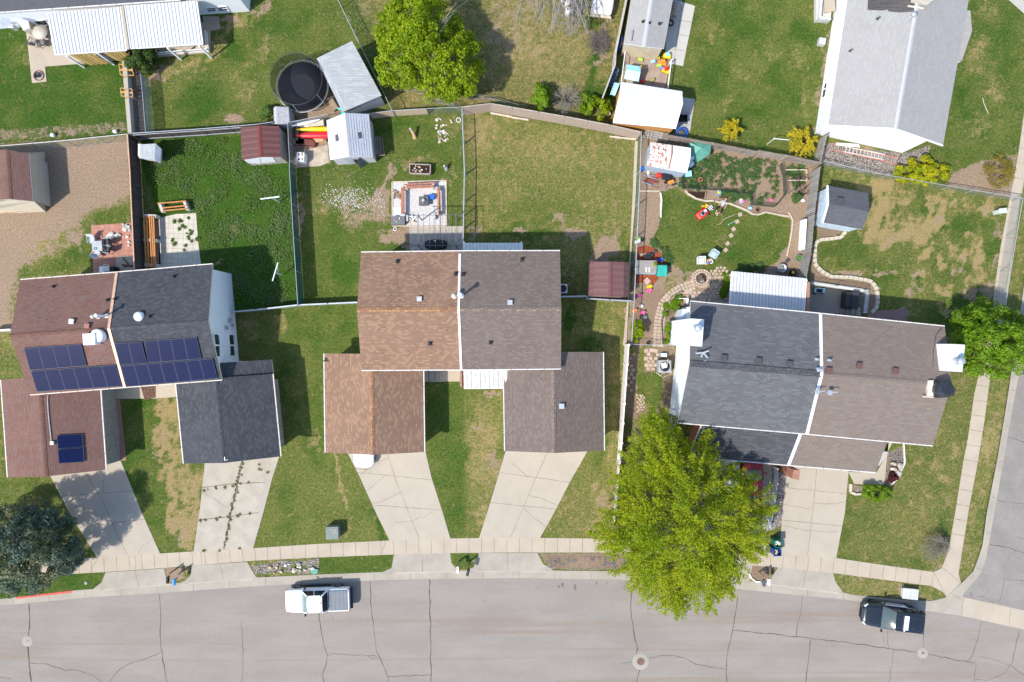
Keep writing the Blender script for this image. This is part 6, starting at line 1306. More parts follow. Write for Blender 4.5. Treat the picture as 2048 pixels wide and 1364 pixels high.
def starburst(label,cx,cy,r,h,mat,seed,ntw=46,per=36,size=.07):
 rr=random.Random(seed);T=thing('forsythia',label,'bush',W(cx,cy,0),'yellow flowering forsythia bushes');P=[];N=[];mb=MB();b=W(cx,cy,0)
 for i in range(ntw):
  a=rr.uniform(0,2*math.pi);k_=rr.uniform(.4,1);e=W(cx+r*k_*math.cos(a),cy+r*k_*math.sin(a),h*(1.15-.55*k_));m_=b.lerp(e,.5)+Vector((0,0,h*.35));mb.path([b,m_,e],.015,4,0,.005)
  for f in np.linspace(.4,1,per):q=b.lerp(m_,f*2)if f<.5 else m_.lerp(e,f*2-1);P.append(tuple(q+Vector((rr.gauss(0,.05),rr.gauss(0,.05),rr.gauss(0,.05)))));N.append((rr.gauss(0,.6),rr.gauss(0,.6),1))
 leaves('blossom',np.array(P),np.array(N),size,mat,T,.6);mb.build('stems',[BARK],T)
starburst('smaller yellow forsythia bush alone on the lawn',1461,262,26,1.5,LF_YEL,4);starburst('larger yellow forsythia bush beside the white house corner',1603,284,35,1.9,LF_YEL,6,60)
def barebush(name,label,cx,cy,r,h,n,seed,mat=TWIG,rad=.012,fork=3,lean=(0,0),cat='bush',base=None):
 rr=random.Random(seed);mb=MB();b0=W(*(base or(cx,cy)),0)
 for i in range(n):
  a=rr.uniform(0,2*math.pi);k_=rr.uniform(.25,1)**.7;b=b0+Vector((rr.uniform(-.2,.2),rr.uniform(-.2,.2),0))
  e=W(cx+lean[0]*k_+r*k_*math.cos(a),cy+lean[1]*k_+r*k_*math.sin(a),h*(1.1-.5*k_)*rr.uniform(.7,1.1));m_=b.lerp(e,.5)+Vector((rr.uniform(-.2,.2),rr.uniform(-.2,.2),h*.2));mb.path([b,m_,e],rad*1.5,4,0,rad*.5)
  for j in range(fork):f=rr.uniform(.3,.9);s=b.lerp(m_,f*2)if f<.5 else m_.lerp(e,2*f-1);q=s.lerp(e,rr.uniform(.4,.9))+Vector((rr.uniform(-.45,.45),rr.uniform(-.45,.45),rr.uniform(-.1,.4)));mb.path([s,s.lerp(q,.5)+Vector((rr.uniform(-.08,.08),rr.uniform(-.08,.08),0)),q],rad*.8,4,0,rad*.35)
 return mb.build(name,[mat],label=label,cat=cat)
barebush('bare_shrub','leafless grey shrub between the two green shrubs by the tan fence',1133,200,34,2.0,60,3,pm('grey_twig',(.27,.25,.235),.95))
barebush('bare_shrub','leafless fan shaped shrub on the corner lawn edge',1872,1088,32,1.6,130,5,pm('pale_twig',(.30,.27,.22),.95),.009,3,(-8,14),base=(1892,1078))
barebush('brush_pile','round heap of cut grey brush beside the board fence',1198,85,28,.8,150,7,pm('brush_twig',(.17,.145,.13),.95),.016,2,cat='brush pile')
TWG2=pm('grey_twig2',(.25,.235,.215),.95)
rr=random.Random(31);mb=MB()
for bx,by in((1060,-30),(1105,-25),(1142,-20),(1165,-15),(1150,-28),(1130,-28)):
 b=W(bx,by,3.2)
 for i in range(7):
  e=W(bx+rr.uniform(-35,35),by+rr.uniform(50,95),rr.uniform(1.6,3.4));m_=b.lerp(e,.5)+Vector((rr.uniform(-.4,.4),rr.uniform(-.3,.3),.3));mb.path([b,m_,e],.045,5,0,.012)
  for j in range(6):f=rr.uniform(.25,1);s=b.lerp(m_,f*2)if f<.5 else m_.lerp(e,2*f-1);q=s+Vector((rr.uniform(-.8,.8),rr.uniform(-.9,.2),rr.uniform(-.3,.4)));mb.path([s,s.lerp(q,.5)+Vector((rr.uniform(-.1,.1),rr.uniform(-.1,.1),.05)),q],.016,4,0,.005)
T=thing('bare_tree','leafless pale grey tree reaching in from the top edge','tree',W(1120,-40,0));c0=W(1120,-40,0);mb.path([c0,c0+Vector((0,0,1.5)),W(1130,-28,3.2)],.22,8,0,.12)
for bx,by in((1060,-30),(1105,-25),(1142,-20),(1165,-15)):mb.path([c0+Vector((0,0,1.8)),W(bx,by,3.2)],.1,6,0,.06)
mb.build('branches',[TWG2],T)
rr=random.Random(5);mb=MB()
for s,e,k_ in(((900,190),(800,175),10),((880,200),(905,215),12),((930,190),(1030,212),9),((890,195),(850,205),8)):
 for i in range(k_):a=W(s[0]+rr.uniform(-15,15),s[1]+rr.uniform(-8,8),.4);b=W(e[0]+rr.uniform(-25,25),e[1]+rr.uniform(-10,8),rr.uniform(.2,1.2));mb.path([a,a.lerp(b,.5)+Vector((rr.uniform(-.2,.2),rr.uniform(-.2,.2),.3)),b],.022,4,0,.008)
mb.build('fallen_branches',[TWG2],label='dead grey branches lying below the lime green tree',cat='branches')
def scatter(pts,n,seed=0):
 rg=np.random.default_rng(seed);xs=[p[0]for p in pts];ys=[p[1]for p in pts];out=np.zeros((0,2))
 while len(out)<n:
  q=np.stack([rg.uniform(min(xs),max(xs),n*2),rg.uniform(min(ys),max(ys),n*2)],1);out=np.concatenate([out,q[inpoly(pts,q[:,0],q[:,1])]])
 return out[:n]
def ground_leaves(name,pts,n,size,mat,hmax,label,seed=0,clump=None,spread=.7,cat='plants'):
 rg=np.random.default_rng(seed+1);ctr=scatter(pts,max(4,n//45),seed)
 if not clump:ctr=ctr[np.sin(ctr[:,0]/23+np.sin(ctr[:,1]/31))*np.sin(ctr[:,1]/17+1.3*np.sin(ctr[:,0]/37))>-.3]
 if clump:
  C_=[]
  for cx,cy,r in clump:
   m_=max(2,int(r*r/15));t=rg.uniform(0,6.28,m_);d=r*np.sqrt(rg.uniform(0,1.15,m_));C_.append(np.stack([cx+d*np.cos(t),cy+d*np.sin(t)],1))
  ctr=np.concatenate(C_)
 sg=rg.uniform(1.1,3.3,len(ctr))*(.55 if size<.04 else 1)*(1.0 if clump else 2.4);w_=sg**2;ki=rg.choice(len(ctr),n,p=w_/w_.sum())
 q=ctr[ki]+rg.normal(size=(n,2))*sg[ki][:,None];ok=inpoly(pts,q[:,0],q[:,1])|bool(clump);q=q[ok];hk=rg.uniform(.35,1,len(ctr))[ki][ok]
 z=.02+rg.uniform(0,hmax,len(q))*hk;P=np.stack([(q[:,0]-1024)/F*(H-z),(682-q[:,1])/F*(H-z),z],1)
 leaves(name,P,np.tile([0,0,1.0],(len(P),1)),size,mat,None,spread,.6,0,label=label,cat=cat,kind='stuff')
WEEDP=[(290,275),(480,275),(575,325),(602,604),(475,618),(440,560),(402,520),(395,430),(318,400),(292,330)]
ground_leaves('weeds',WEEDP,21000,.055,LF_WEED,.22,'thick overgrown weeds filling the yard beside the solar duplex',3,cat='weeds',spread=.5)
ground_leaves('weeds',[(320,430),(392,428),(400,525),(320,540)],4500,.038,LF_WEED,.1,'weed tufts growing through the pale paver patio',4,[(348,445,4),(360,441,5),(374,435,4),(364,455,6),(367,450,4),(384,462,5),(376,473,7),(379,482,6),(369,497,7),(345,481,3),(350,488,3),(393,478,4)],cat='weeds')
GARD=[(1368,318),(1425,300),(1510,318),(1560,328),(1566,380),(1545,408),(1508,402),(1440,376),(1370,372)]
ground_leaves('garden_plants',GARD,13000,.06,LF_GARD,.35,'leafy dark green vegetable plants in the wire fenced bed',5,[(1390,355,20),(1412,318,16),(1400,335,18),(1425,330,16),(1440,318,10),(1462,330,15),(1495,325,10),(1520,325,10),(1542,332,13),(1480,345,22),(1500,340,14),(1515,352,16),(1455,350,14),(1430,365,10),(1375,365,14),(1420,345,12),(1498,378,12),(1545,370,9),(1555,350,5),(1525,390,7),(1548,385,8),(1400,372,12),(1380,340,10),(1470,365,8),(1535,346,10)])
ground_leaves('garden_plants',[(1455,385),(1500,388),(1510,410),(1620,410),(1620,325),(1568,325),(1575,385),(1480,410),(1450,400)],14000,.055,LF_GARD,.25,'scattered garden plants outside the wire fence',6,[(1466,394,11),(1478,398,7),(1495,395,8),(1596,390,8),(1588,395,5),(1585,348,10),(1600,338,8),(1590,365,7),(1580,335,6),(1606,368,6),(1445,387,4),(1518,398,6)])
ground_leaves('garden_plants',[(1325,585),(1372,580),(1366,640),(1328,640)],8000,.055,LF_GRN,.35,'green leafy plants in the curved bed by the slate roof',7,[(1352,600,9),(1356,612,10),(1345,610,7),(1335,612,6),(1332,625,5),(1360,592,5)])
ground_leaves('garden_plants',[(1442,545),(1465,545),(1462,598),(1440,596)],5000,.05,LF_GRN,.3,'green plants beside the white patio cover end',8,[(1453,553,7),(1447,580,6),(1455,568,4),(1444,590,4)])
ground_leaves('garden_plants',[(1475,530),(1545,535),(1600,548),(1600,560),(1475,545)],4000,.06,LF_GARD,.35,'dark plants in the shade behind the white patio cover',9,[(1485,537,8),(1500,538,7),(1520,540,8)])
ground_leaves('ivy',[(1305,480),(1345,490),(1352,530),(1325,525)],5000,.05,LF_GARD,.3,'dark creeping plants along the mulch bed edge',10,[(1313,489,7),(1325,500,8),(1335,512,8),(1342,524,6)])
def turf(name,pts,n,size,mat,label,seed,hmax=.07):ground_leaves(name,pts,n,size,mat,hmax,label,seed,cat='grass',spread=1.2)
ground_leaves('weeds',[(400,900),(570,900),(520,1130),(380,1165)],6500,.032,LF_OLG,.05,'weeds growing in the joints of the old weedy driveway',21,[(484-i*1.28+1.5*math.sin(i*2.1),922+i*6.2,(2.2,1.4,2.8,1)[i%4]*(1.7 if i<10 else 1.1))for i in range(28)]+[(408+i*13+5*math.sin(i*5),981-i*2.3,.7+.7*(i%3))for i in range(8)]+[(400+i*14+5*math.sin(i*4),1041-i*2.1,.7+.6*(i%3))for i in range(8)]+[(516,927,4),(520,938,4),(534,948,6),(388+20,1102,2),(440,1100,2),(478,1098,2)],cat='weeds')
def loftx(mb,secs,m=0,n=20,e=4.0,smooth=True):
 rings=[]
 for x,hw,z0,z1 in secs:
  R_=[]
  for k_ in range(n):
   t=2*math.pi*(k_+.5)/n;c,s=math.cos(t),math.sin(t)
   R_.append(Vector((x,hw*math.copysign(abs(c)**(2/e),c),(z0+z1)/2+(z1-z0)/2*math.copysign(abs(s)**(2/e),s))))
  rings.append(R_)
 vs=[p for r in rings for p in r];fs=[]
 for i in range(len(rings)-1):
  for k_ in range(n):fs.append((i*n+k_,i*n+(k_+1)%n,(i+1)*n+(k_+1)%n,(i+1)*n+k_))
 mb.mesh(vs,fs,m,smooth);mb.mesh(vs,[tuple(range(n)),tuple(range((len(rings)-1)*n,len(rings)*n))[::-1]],m,False)
def patch(mb,a,b,c,d,bulge,m=0,nu=6,nv=4):
 a,b,c,d=[Vector(p)for p in(a,b,c,d)];nn=(b-a).cross(d-a).normalized();vs=[]
 for j in range(nv+1):
  for i in range(nu+1):
   u,v_=i/nu,j/nv;p=a.lerp(b,u).lerp(d.lerp(c,u),v_);vs.append(p+nn*bulge*(1-(2*u-1)**2)*(1-.6*(2*v_-1)**2))
 mb.mesh(vs,[(j*(nu+1)+i,j*(nu+1)+i+1,(j+1)*(nu+1)+i+1,(j+1)*(nu+1)+i)for j in range(nv)for i in range(nu)],m,True)
def wheel(T,x,y,r,w=.22):
 mb=MB();s=1 if y>0 else-1;rot=Matrix.Rotation(math.pi/2,3,'X')
 mb.torus((x,y-s*w/2,r),r*.78,r*.24,20,8,0,rot);mb.tube((x,y-s*w,r),(x,y-.0*s,r),r*.93,n=20);o=MB();o.tube((x,y-s*.02,r),(x,y+s*.012,r),r*.62,n=16)
 w_=thing_part('wheel',T);mb.build('tyre',[RUBBER],w_,local=True);o.build('rim',[CHROME],w_,local=True)
def thing_part(name,T):
 o=bpy.data.objects.new(name,None);COL.objects.link(o);o.parent=T;o.empty_display_size=.1;return o
CARGLASS=pm('car_glass',(.01,.014,.017),.15,var=.05,spec=.3)
WSGLASS=pm('windshield_glass',(.16,.24,.22),.12,var=.05,spec=.7)
def cabin(T,paintm,zb,zr,wf0,wf1,wr1,wr0,hwb,hwt,mullions=(.5,),rb=.94,roofname='cab_roof',wsm=WSGLASS,roofm=None):
 f=lambda x,y,z:Vector((x,y,z))
 mb=MB();rv=[]
 for i in range(13):
  t=2*i/12-1
  for j in range(9):u=j/4-1;rv.append(f(wr1+(wf1-wr1)*(t+1)/2,u*hwt*(1-.2*abs(t)**7),zr+.05-.05*abs(u)**4-.04*abs(t)**5))
 mb.mesh(rv,[(i*9+j,(i+1)*9+j,(i+1)*9+j+1,i*9+j+1)for i in range(12)for j in range(8)],0,True)
 for s in(-1,1):mb.bar(f(wr1+.15,s*hwt*.97,zr-.015),f(wf1-.1,s*hwt*.97,zr-.015),.07,.05)
 mb.build(roofname,[roofm or paintm],T,local=True)
 mb=MB();patch(mb,f(wf0,-hwb*.94,zb),f(wf0,hwb*.94,zb),f(wf1,hwt*.96,zr-.02),f(wf1,-hwt*.96,zr-.02),.08);mb.build('windshield',[wsm],T,local=True)
 mb=MB();patch(mb,f(wr0,hwb*rb,zb),f(wr0,-hwb*rb,zb),f(wr1,-hwt*.96,zr-.02),f(wr1,hwt*.96,zr-.02),.07);mb.build('rear_window',[CARGLASS],T,local=True)
 for s in(-1,1):
  q=[f(wf0-.1,s*hwb,zb),f(wr0+.05,s*hwb*(rb+.05),zb),f(wr1+.02,s*hwt,zr-.03),f(wf1-.02,s*hwt,zr-.03)]
  if s<0:q=q[::-1]
  mb=MB();mb.face(q,0);mb.build('side_window',[CARGLASS],T,local=True)
  o=f(0,s*.008,0)
  mb=MB();mb.bar(f(wf0,s*hwb*.97,zb)+o,f(wf1,s*hwt,zr)+o,.1,.05);mb.build('pillar',[paintm],T,local=True);mb=MB();mb.bar(f(wr0,s*hwb*(rb+.03),zb)+o,f(wr1,s*hwt,zr)+o,.14,.05);mb.build('pillar',[paintm],T,local=True)
  for t in mullions:mb=MB();mb.bar((f(wf0,s*hwb,zb).lerp(f(wr0,s*hwb,zb),t))+o,f(wf1,s*hwt,zr).lerp(f(wr1,s*hwt,zr),t)+o,.09,.03);mb.build('pillar',[paintm],T,local=True)
def mirror(T,x,y,z,m):
 s=1 if y>0 else-1;mb=MB();mb.ball((x,y+s*.16,z),(.09,.14,.1),10,6);mb.bar((x,y,z),(x,y+s*.1,z),.05,.05);mb.build('mirror',[m],T,local=True)
CARW=pm('car_white',(.78,.79,.8),.25,var=.02,coat=.5);CARB=pm('car_black',(.012,.015,.022),.18,var=.05,coat=.8,spec=.5)
gp=W(641.5,1192,ROADZ);T=thing('pickup_truck','white crew cab pickup truck with grey bed cover at the kerb','pickup truck',gp,rz=math.pi+math.radians(1.8))
mb=MB();loftx(mb,[(2.66,.6,.5,.85),(2.62,.78,.45,.98),(2.45,.9,.4,1.06),(2.0,.95,.38,1.12),(1.2,.97,.36,1.16),(-.6,.97,.36,1.14),(-2.5,.96,.42,1.14),(-2.62,.93,.45,1.1)],e=5.5);mb.build('body',[CARW],T,local=True)
cabin(T,CARW,1.14,1.82,1.22,.62,-.62,-.86,.86,.68,(.48,))
mb=MB();mb.box((-1.72,0,1.17),(1.55,1.62,.06),0)
for x in(-2.2,-1.85,-1.5,-1.15):mb.box((x,0,1.205),(.05,1.58,.015))
mb.build('bed_cover',[pm('grey_cover',(.15,.165,.185),.6,var=.06)],T,local=True,bevel=.01)
mb=MB();mb.box((-2.72,0,.55),(.2,1.75,.2));mb.build('rear_bumper',[pm('dark_bumper',(.03,.03,.035),.4)],T,local=True,bevel=.03)
mb=MB();mb.box((2.6,0,.5),(.25,1.6,.2));mb.build('front_bumper',[DGREY],T,local=True,bevel=.04)
mb=MB();mb.box((-2.63,0,.88),(.06,1.5,.42));mb.build('tailgate',[pm('grey_gate',(.2,.22,.25),.4)],T,local=True)
for s in(-1,1):
 for x in(1.72,-1.62):wheel(T,x,s*1.0,.39)
 mb=MB();mb.box((2.5,s*.78,.86),(.22,.2,.16),s*-.5);mb.build('headlight',[pm('lamp_glass',(.6,.62,.6),.15)],T,local=True,bevel=.03)
 mb=MB();mb.box((-2.6,s*.86,.93),(.08,.1,.26));mb.build('tail_light',[pm('tail_dark_red',(.25,.012,.012))],T,local=True);mirror(T,.95,s*.93,1.2,BLACK)
 mb=MB();mb.box((.1,s*1.02,.36),(2.2,.16,.05));mb.build('side_step',[BLACK],T,local=True)
mb=MB();mb.box((-.52,-.1,1.9),(.12,.04,.05));mb.build('aerial',[BLACK],T,local=True)
mb=MB();mb.path([(2.3,-.62,1.1),(1.3,-.74,1.19)],.012,4);mb.path([(2.3,.62,1.1),(1.3,.74,1.19)],.012,4);mb.build('bonnet_seam',[DGREY],T,local=True)
mb=MB();mb.path([(1.18,.5,1.22),(1.0,-.05,1.35)],.015,4);mb.path([(1.18,-.1,1.24),(1.0,-.6,1.33)],.015,4);mb.build('wiper',[BLACK],T,local=True)
gp=W(1773.5,1226,ROADZ);T=thing('police_car','black police patrol car with white doors and light bar','police car',gp,rz=math.pi-math.radians(7.0))
mb=MB();loftx(mb,[(2.52,.45,.5,.8),(2.44,.72,.42,.95),(2.2,.9,.36,1.03),(1.6,.97,.32,1.1),(1.0,.99,.32,1.14),(-.8,.99,.32,1.13),(-1.7,.96,.36,1.14),(-2.05,.91,.4,1.13),(-2.3,.8,.44,1.1),(-2.44,.62,.5,1.02),(-2.5,.4,.56,.92)],e=4.0);mb.build('body',[CARB],T,local=True)
cabin(T,CARB,1.12,1.74,1.02,.2,-2.12,-2.42,.93,.76,(.42,.72),rb=.8,wsm=pm('suv_windshield',(.05,.075,.075),.08,spec=.9))
for s in(-1,1):
 for x in(1.5,-1.45):wheel(T,x,s*1.0,.38)
 mb=MB();mb.box((-.1,s*.985,.78),(1.9,.05,.62));dr=mb.build('door',[CARW],T,local=True,bevel=.02)
 cu=bpy.data.curves.new('lettering','FONT');cu.body='POLICE';cu.size=.36;cu.extrude=.004;cu.align_x='CENTER';cu.align_y='CENTER';to=bpy.data.objects.new('lettering',cu);COL.objects.link(to);to.parent=dr;to.location=(-.1,s*1.014,.74);to.rotation_euler=(math.pi/2,0,math.pi if s>0 else 0);cu.materials.append(BLACK);lm=bpy.data.meshes.new_from_object(to);COL.objects.unlink(to);bpy.data.objects.remove(to);to=bpy.data.objects.new('lettering',lm);COL.objects.link(to);to.parent=dr;to.location=(-.1,s*1.014,.74);to.rotation_euler=(math.pi/2,0,math.pi if s>0 else 0)
 mb=MB();mb.box((2.28,s*.74,.88),(.36,.16,.14),s*-.55);mb.build('headlight',[pm('lamp_glass',(.6,.62,.6))],T,local=True,bevel=.03);mb=MB();mb.box((-2.2,s*.8,.98),(.14,.1,.14));mb.build('tail_light',[pm('tail_dark_red',(.25,.012,.012),.3)],T,local=True);mirror(T,.95,s*.95,1.15,BLACK)
mb=MB();mb.box((-.58,.29,1.87),(.34,.56,.12));mb.box((-.58,-.29,1.87),(.34,.56,.12));mb.box((-.5,.66,1.82),(.1,.12,.1));mb.build('light_bar',[WHITE],T,local=True,bevel=.02)
for x,y in((-1.25,.38),(-1.5,-.12),(-1.25,-.48)):mb=MB();mb.lathe((x,y,1.8),[(.05,0),(.05,.04),(.02,.12)],8);mb.build('aerial',[CHROME if y!=-.12 else BLACK],T,local=True)
mb=MB();mb.box((2.5,0,.62),(.14,.7,.3));mb.build('push_bar',[BLACK],T,local=True)
for s in(-1,1):mb=MB();mb.bar((1.0,s*.66,1.17),(2.2,s*.55,1.08),.015,.01);mb.build('panel_seam',[DGREY],T,local=True)
def simple_car(label,gx_,gy_,rz,paintm,L=4.6,z0=0.02,ww=.88,h=1.45,group=None):
 gp=W(gx_,gy_,z0);T=thing('parked_car',label,'car',gp,group,rz);k_=L/4.6
 mb=MB();loftx(mb,[(2.3*k_,.45,.4,.65),(2.2*k_,.68,.35,.75),(1.9*k_,ww*.95,.3,.85),(.9*k_,ww,.28,.93),(-1.4*k_,ww,.3,.95),(-2.1*k_,ww*.93,.35,.9),(-2.3*k_,ww*.75,.45,.8)],e=4);mb.build('body',[paintm],T,local=True)
 cabin(T,paintm,.92,h,1.0*k_,.3*k_,-1.0*k_,-1.6*k_,ww*.9,ww*.68)
 for s in(-1,1):
  for x in(1.4,-1.35):wheel(T,x*k_,s*(ww+.02),.32)
  mb=MB();mb.box((2.1*k_,s*.55,.68),(.2,.26,.14),s*-.4);mb.build('headlight',[pm('lamp_glass',(.6,.62,.6))],T,local=True);mirror(T,.8*k_,s*ww,.98,paintm)
 return T
simple_car('white car nosing out below the tan garage eave',731,880,-math.pi/2,CARW,4.3)
simple_car('white car under the big tree beside the red car',1452,960,math.pi/2-.04,CARW,4.4)
simple_car('red car under the big tree on the shaded driveway',1498,960,math.pi/2-.04,pm('car_red',(.3,.02,.02),.3,coat=.5),4.6)
OLDW=pm('old_white_paint',(.62,.58,.52),.5,var=.06,scale=2)
gp=W(1207,-22,0);T=thing('old_car','cream white old car bonnet under bare branches at the top edge','car',gp,rz=-math.pi/2-.12)
mb=MB();loftx(mb,[(2.5,.7,.45,.8),(2.42,.84,.42,.95),(2.0,.9,.4,1.02),(1.0,.93,.38,1.1),(-2.2,.9,.4,1.1)],e=6);mb.build('body',[OLDW],T,local=True)
cabin(T,OLDW,1.08,1.6,.8,.2,-1.2,-1.8,.84,.68)
mb=MB();mb.box((2.58,0,.55),(.16,1.75,.16));mb.build('bumper',[pm('cream_bumper',(.55,.47,.36),.5)],T,local=True,bevel=.03)
for s in(-1,1):
 for x in(1.6,-1.5):wheel(T,x,s*.93,.35)
gp=W(1347,22,0);T=thing('smoker_grill','barrel smoker grill on wheels beside the long grey shed','grill',gp)
mb=MB();a,b=W(1352,8,.95),W(1346,32,.95);mb.tube(a,b,.3,n=16);mb.build('barrel',[pm('rusty_barrel',(.3,.25,.21),.55,.3,var=.2)],T)
mb=MB();c=W(1349,34,.7);mb.box(c,(.6,.3,.06));c=W(1352,5,.7);mb.box(c,(.9,.3,.06));mb.bar(W(1342,6,.6),W(1338,38,.6),.06,.06);mb.build('shelf',[pm('shelf_grey',(.35,.35,.37),.5)],T)
for x,y in((1352,8),(1344,34)):
 mb=MB();c=W(x,y,.35);mb.box(c,(.5,.06,.7));mb.build('leg',[DGREY],T)
mb=MB();c=W(1341,46,.35);mb.torus(c,.22,.07,18,8,0);mb.tube(c-Vector((0,0,.05)),c+Vector((0,0,.05)),.12,n=10,m=1);mb.build('wheel',[RUBBER,GALV],T)
def mailbox(label,px,py,col,lean,h=1.15,L=.5,flag=False,rz=0.0,post=WOOD):
 p=W(px,py,h);base=Vector((p.x+lean[0],p.y+lean[1],0));T=thing('mailbox',label,'mailbox',base,'mailboxes along the kerb')
 mb=MB();prof=[];w=.11;R_=Matrix.Rotation(rz,3,'Z')
 sec=[(-w,-.1),(w,-.1)]+[(w*math.cos(t),.02+w*math.sin(t))for t in np.linspace(0,math.pi,9)]
 n=len(sec);vs=[p+R_@Vector((x,s*L/2,z))for s in(-1,1)for x,z in sec]
 mb.mesh(vs,[(i,(i+1)%n,n+(i+1)%n,n+i)for i in range(n)]+[tuple(range(n))[::-1],tuple(range(n,2*n))],0);mb.build('box',[col],T)
 mb=MB();mb.bar(base,(base.x,base.y,h-.1),.09,.09);mb.bar((base.x,base.y,h-.14),p-Vector((0,0,.14)),.09,.08);mb.build('post',[post],T)
 if flag:mb=MB();mb.bar(p+Vector((.13,0,.02)),p+Vector((.13,.16,.06)),.012,.05);mb.build('flag',[RED],T)
mailbox('black mailbox left of the blue one by the pebble strip',335,1160,BLACK,(.1,.5),rz=-.05);mailbox('bright blue mailbox on a brown post',348,1164,paint('mail_blue',(.05,.3,.65),.35),(.3,.6),rz=-.05)
mailbox('chrome mailbox on the small grass island',916,1139,CHROME,(0,.3),L=.5);mailbox('black tilted mailbox at the edge of the grass island',936,1145,BLACK,(.12,.6),L=.52,rz=-.25,post=pm('black_post',(.03,.03,.03)))
mailbox('dark blue mailbox beside the white one under the tree',1528,1166,paint('mail_navy',(.03,.055,.1),.4),(0,.5));mailbox('white mailbox beside the dark blue one',1538,1164,WHITE,(-.05,.5))
c=W(664.5,1066,.8);T=thing('transformer_box','grey green steel transformer box on the front lawn','utility box',(c.x,c.y,0));GB=pm('green_steel',(.16,.19,.175),.6,var=.1)
mb=MB();mb.box((c.x,c.y,.4),(1.0,1.0,.8),.04);mb.build('cabinet',[GB],T,bevel=.03);mb=MB();mb.box((c.x,c.y,.82),(1.04,1.04,.06),.04);mb.build('lid',[GB],T,bevel=.02)
mb=MB();mb.path([(c.x-.08,c.y+.22,.856),(c.x+.1,c.y+.34,.856),(c.x+.32,c.y+.3,.856),(c.x+.34,c.y+.12,.856),(c.x+.1,c.y+.12,.856),(c.x-.02,c.y-.02,.856)],.02,5);mb.build('marking',[pm('cream_mark',(.5,.48,.3))],T)
c=W(1820,1188,.35);T=thing('utility_cabinet','low white utility cabinet on the corner verge behind the police car','utility box',(c.x,c.y,0));mb=MB();mb.box((c.x,c.y,.2),(1.2,.8,.4),-.1);mb.build('cabinet',[pm('pale_plastic',(.5,.52,.51),.5)],T,bevel=.05);mb=MB();mb.box((c.x,c.y+.03,.42),(1.3,.9,.1),-.1);mb.build('lid',[pm('pale_plastic',(.6,.63,.63))],T,bevel=.08)
c=W(2001,423,.5);T=thing('utility_pedestal','small pale green utility pedestal in the patchy yard corner','utility box',(c.x,c.y,0));mb=MB();mb.box((c.x,c.y,.35),(.6,.35,.7),.1,taper=.9);mb.build('cabinet',[pm('pale_green',(.45,.52,.46),.5)],T,bevel=.03);mb=MB();mb.box((c.x+.05,c.y+.03,.72),(.64,.4,.06),.1);mb.build('lid',[pm('pale_plastic',(.6,.63,.63))],T)
COLL=concrete('collar',(.315,.295,.25),.1)
def manhole(label,px,py,R_,r,m):
 c=W(px,py,ROADZ);T=thing('manhole',label,'manhole',c);mb=MB();mb.lathe(c,[(R_+.02,-.05),(R_+.02,.006),(R_,.009),(r+.01,.009)],36);mb.build('collar',[COLL],T,uvrot=0)
 mb=MB();mb.lathe(c,[(r,-.04),(r,.012),(r*.85,.014),(r*.8,.010),(.01,.010)],24);mb.torus(c+Vector((0,0,.012)),r*.45,.012,16,4);mb.build('lid',[m],T)
RUSTY=pm('rusty_iron',(.17,.095,.075),.8,var=.2);manhole('large manhole with rust red lid in the street centre',1281.5,1323,.68,.32,RUSTY);manhole('small pale manhole at the left end of the street',55,1282,.43,.1,pm('worn_iron',(.3,.25,.22)));manhole('small pale manhole near the police car',1846,1306,.43,.1,RUSTY)
for x,y,r in((172,1166,.14),(1110,1124,.13)):c=W(x,y,0.01);mb=MB();mb.lathe(c,[(r,0),(r,.03),(r*.7,.035),(.01,.035)],14);mb.build('meter_lid',[RUSTY if x>500 else COLL],label='round water meter lid in the '+('dark gravel strip' if x>500 else 'bottom left grass strip'),cat='meter lid')
def bin_(label,px,py,col,fillc,rz=0.0):
 c=W(px,py,1.0);T=thing('wheelie_bin',label,'bin',(c.x,c.y,0),'open bins at the driveway end',rz);mb=MB();A=[(-.3,-.27),(.3,-.27),(.3,.27),(-.3,.27)]
 for i in range(4):
  a,b=A[i],A[(i+1)%4];s=.8;mb.face([(a[0]*s,a[1]*s,.05),(b[0]*s,b[1]*s,.05),(b[0],b[1],1.0),(a[0],a[1],1.0)],0);mb.face([(b[0]*s*.94,b[1]*s*.94,.07),(a[0]*s*.94,a[1]*s*.94,.07),(a[0]*.92,a[1]*.92,1.0),(b[0]*.92,b[1]*.92,1.0)],0);mb.bar((*a,1.0),(*b,1.0),.06,.05)
 mb.face([(x*.8,y*.8,.06)for x,y in A],0);mb.build('bin_body',[col],T,local=True)
 mb=MB();mb.slab([(-.3,.27,.98),(.3,.27,.98),(.3,.33,.2),(-.3,.33,.2)],.03,0,0);mb.build('lid',[col],T,local=True)
 for s in(-1,1):mb=MB();mb.tube((s*.22,.3,.1),(s*.28,.3,.1),.1,n=12);mb.build('wheel',[RUBBER],T,local=True)
 mb=MB();rr=random.Random(int(px))
 for i in range(9):mb.ball((rr.uniform(-.2,.2),rr.uniform(-.17,.17),.86+rr.uniform(-.05,.04)),(.1,.08,.07),7,4,rr.choice((0,0,1)),.2,i)
 mb.build('rubbish',fillc,T,local=True)
bin_('open green wheelie bin with white rubbish bags',1557,1088,paint('bin_green',(.01,.13,.075)),[WHITE,pm('tan_bag',(.5,.38,.25))],.03);bin_('open blue wheelie bin below the green one',1555,1105,paint('bin_blue',(.015,.06,.22)),[pm('card',(.5,.38,.25)),BLACK],.03)
def solo(mb,name,mats,label,cat,group=None,**kw):return mb.build(name,mats,label=label,cat=cat,group=group,**kw)
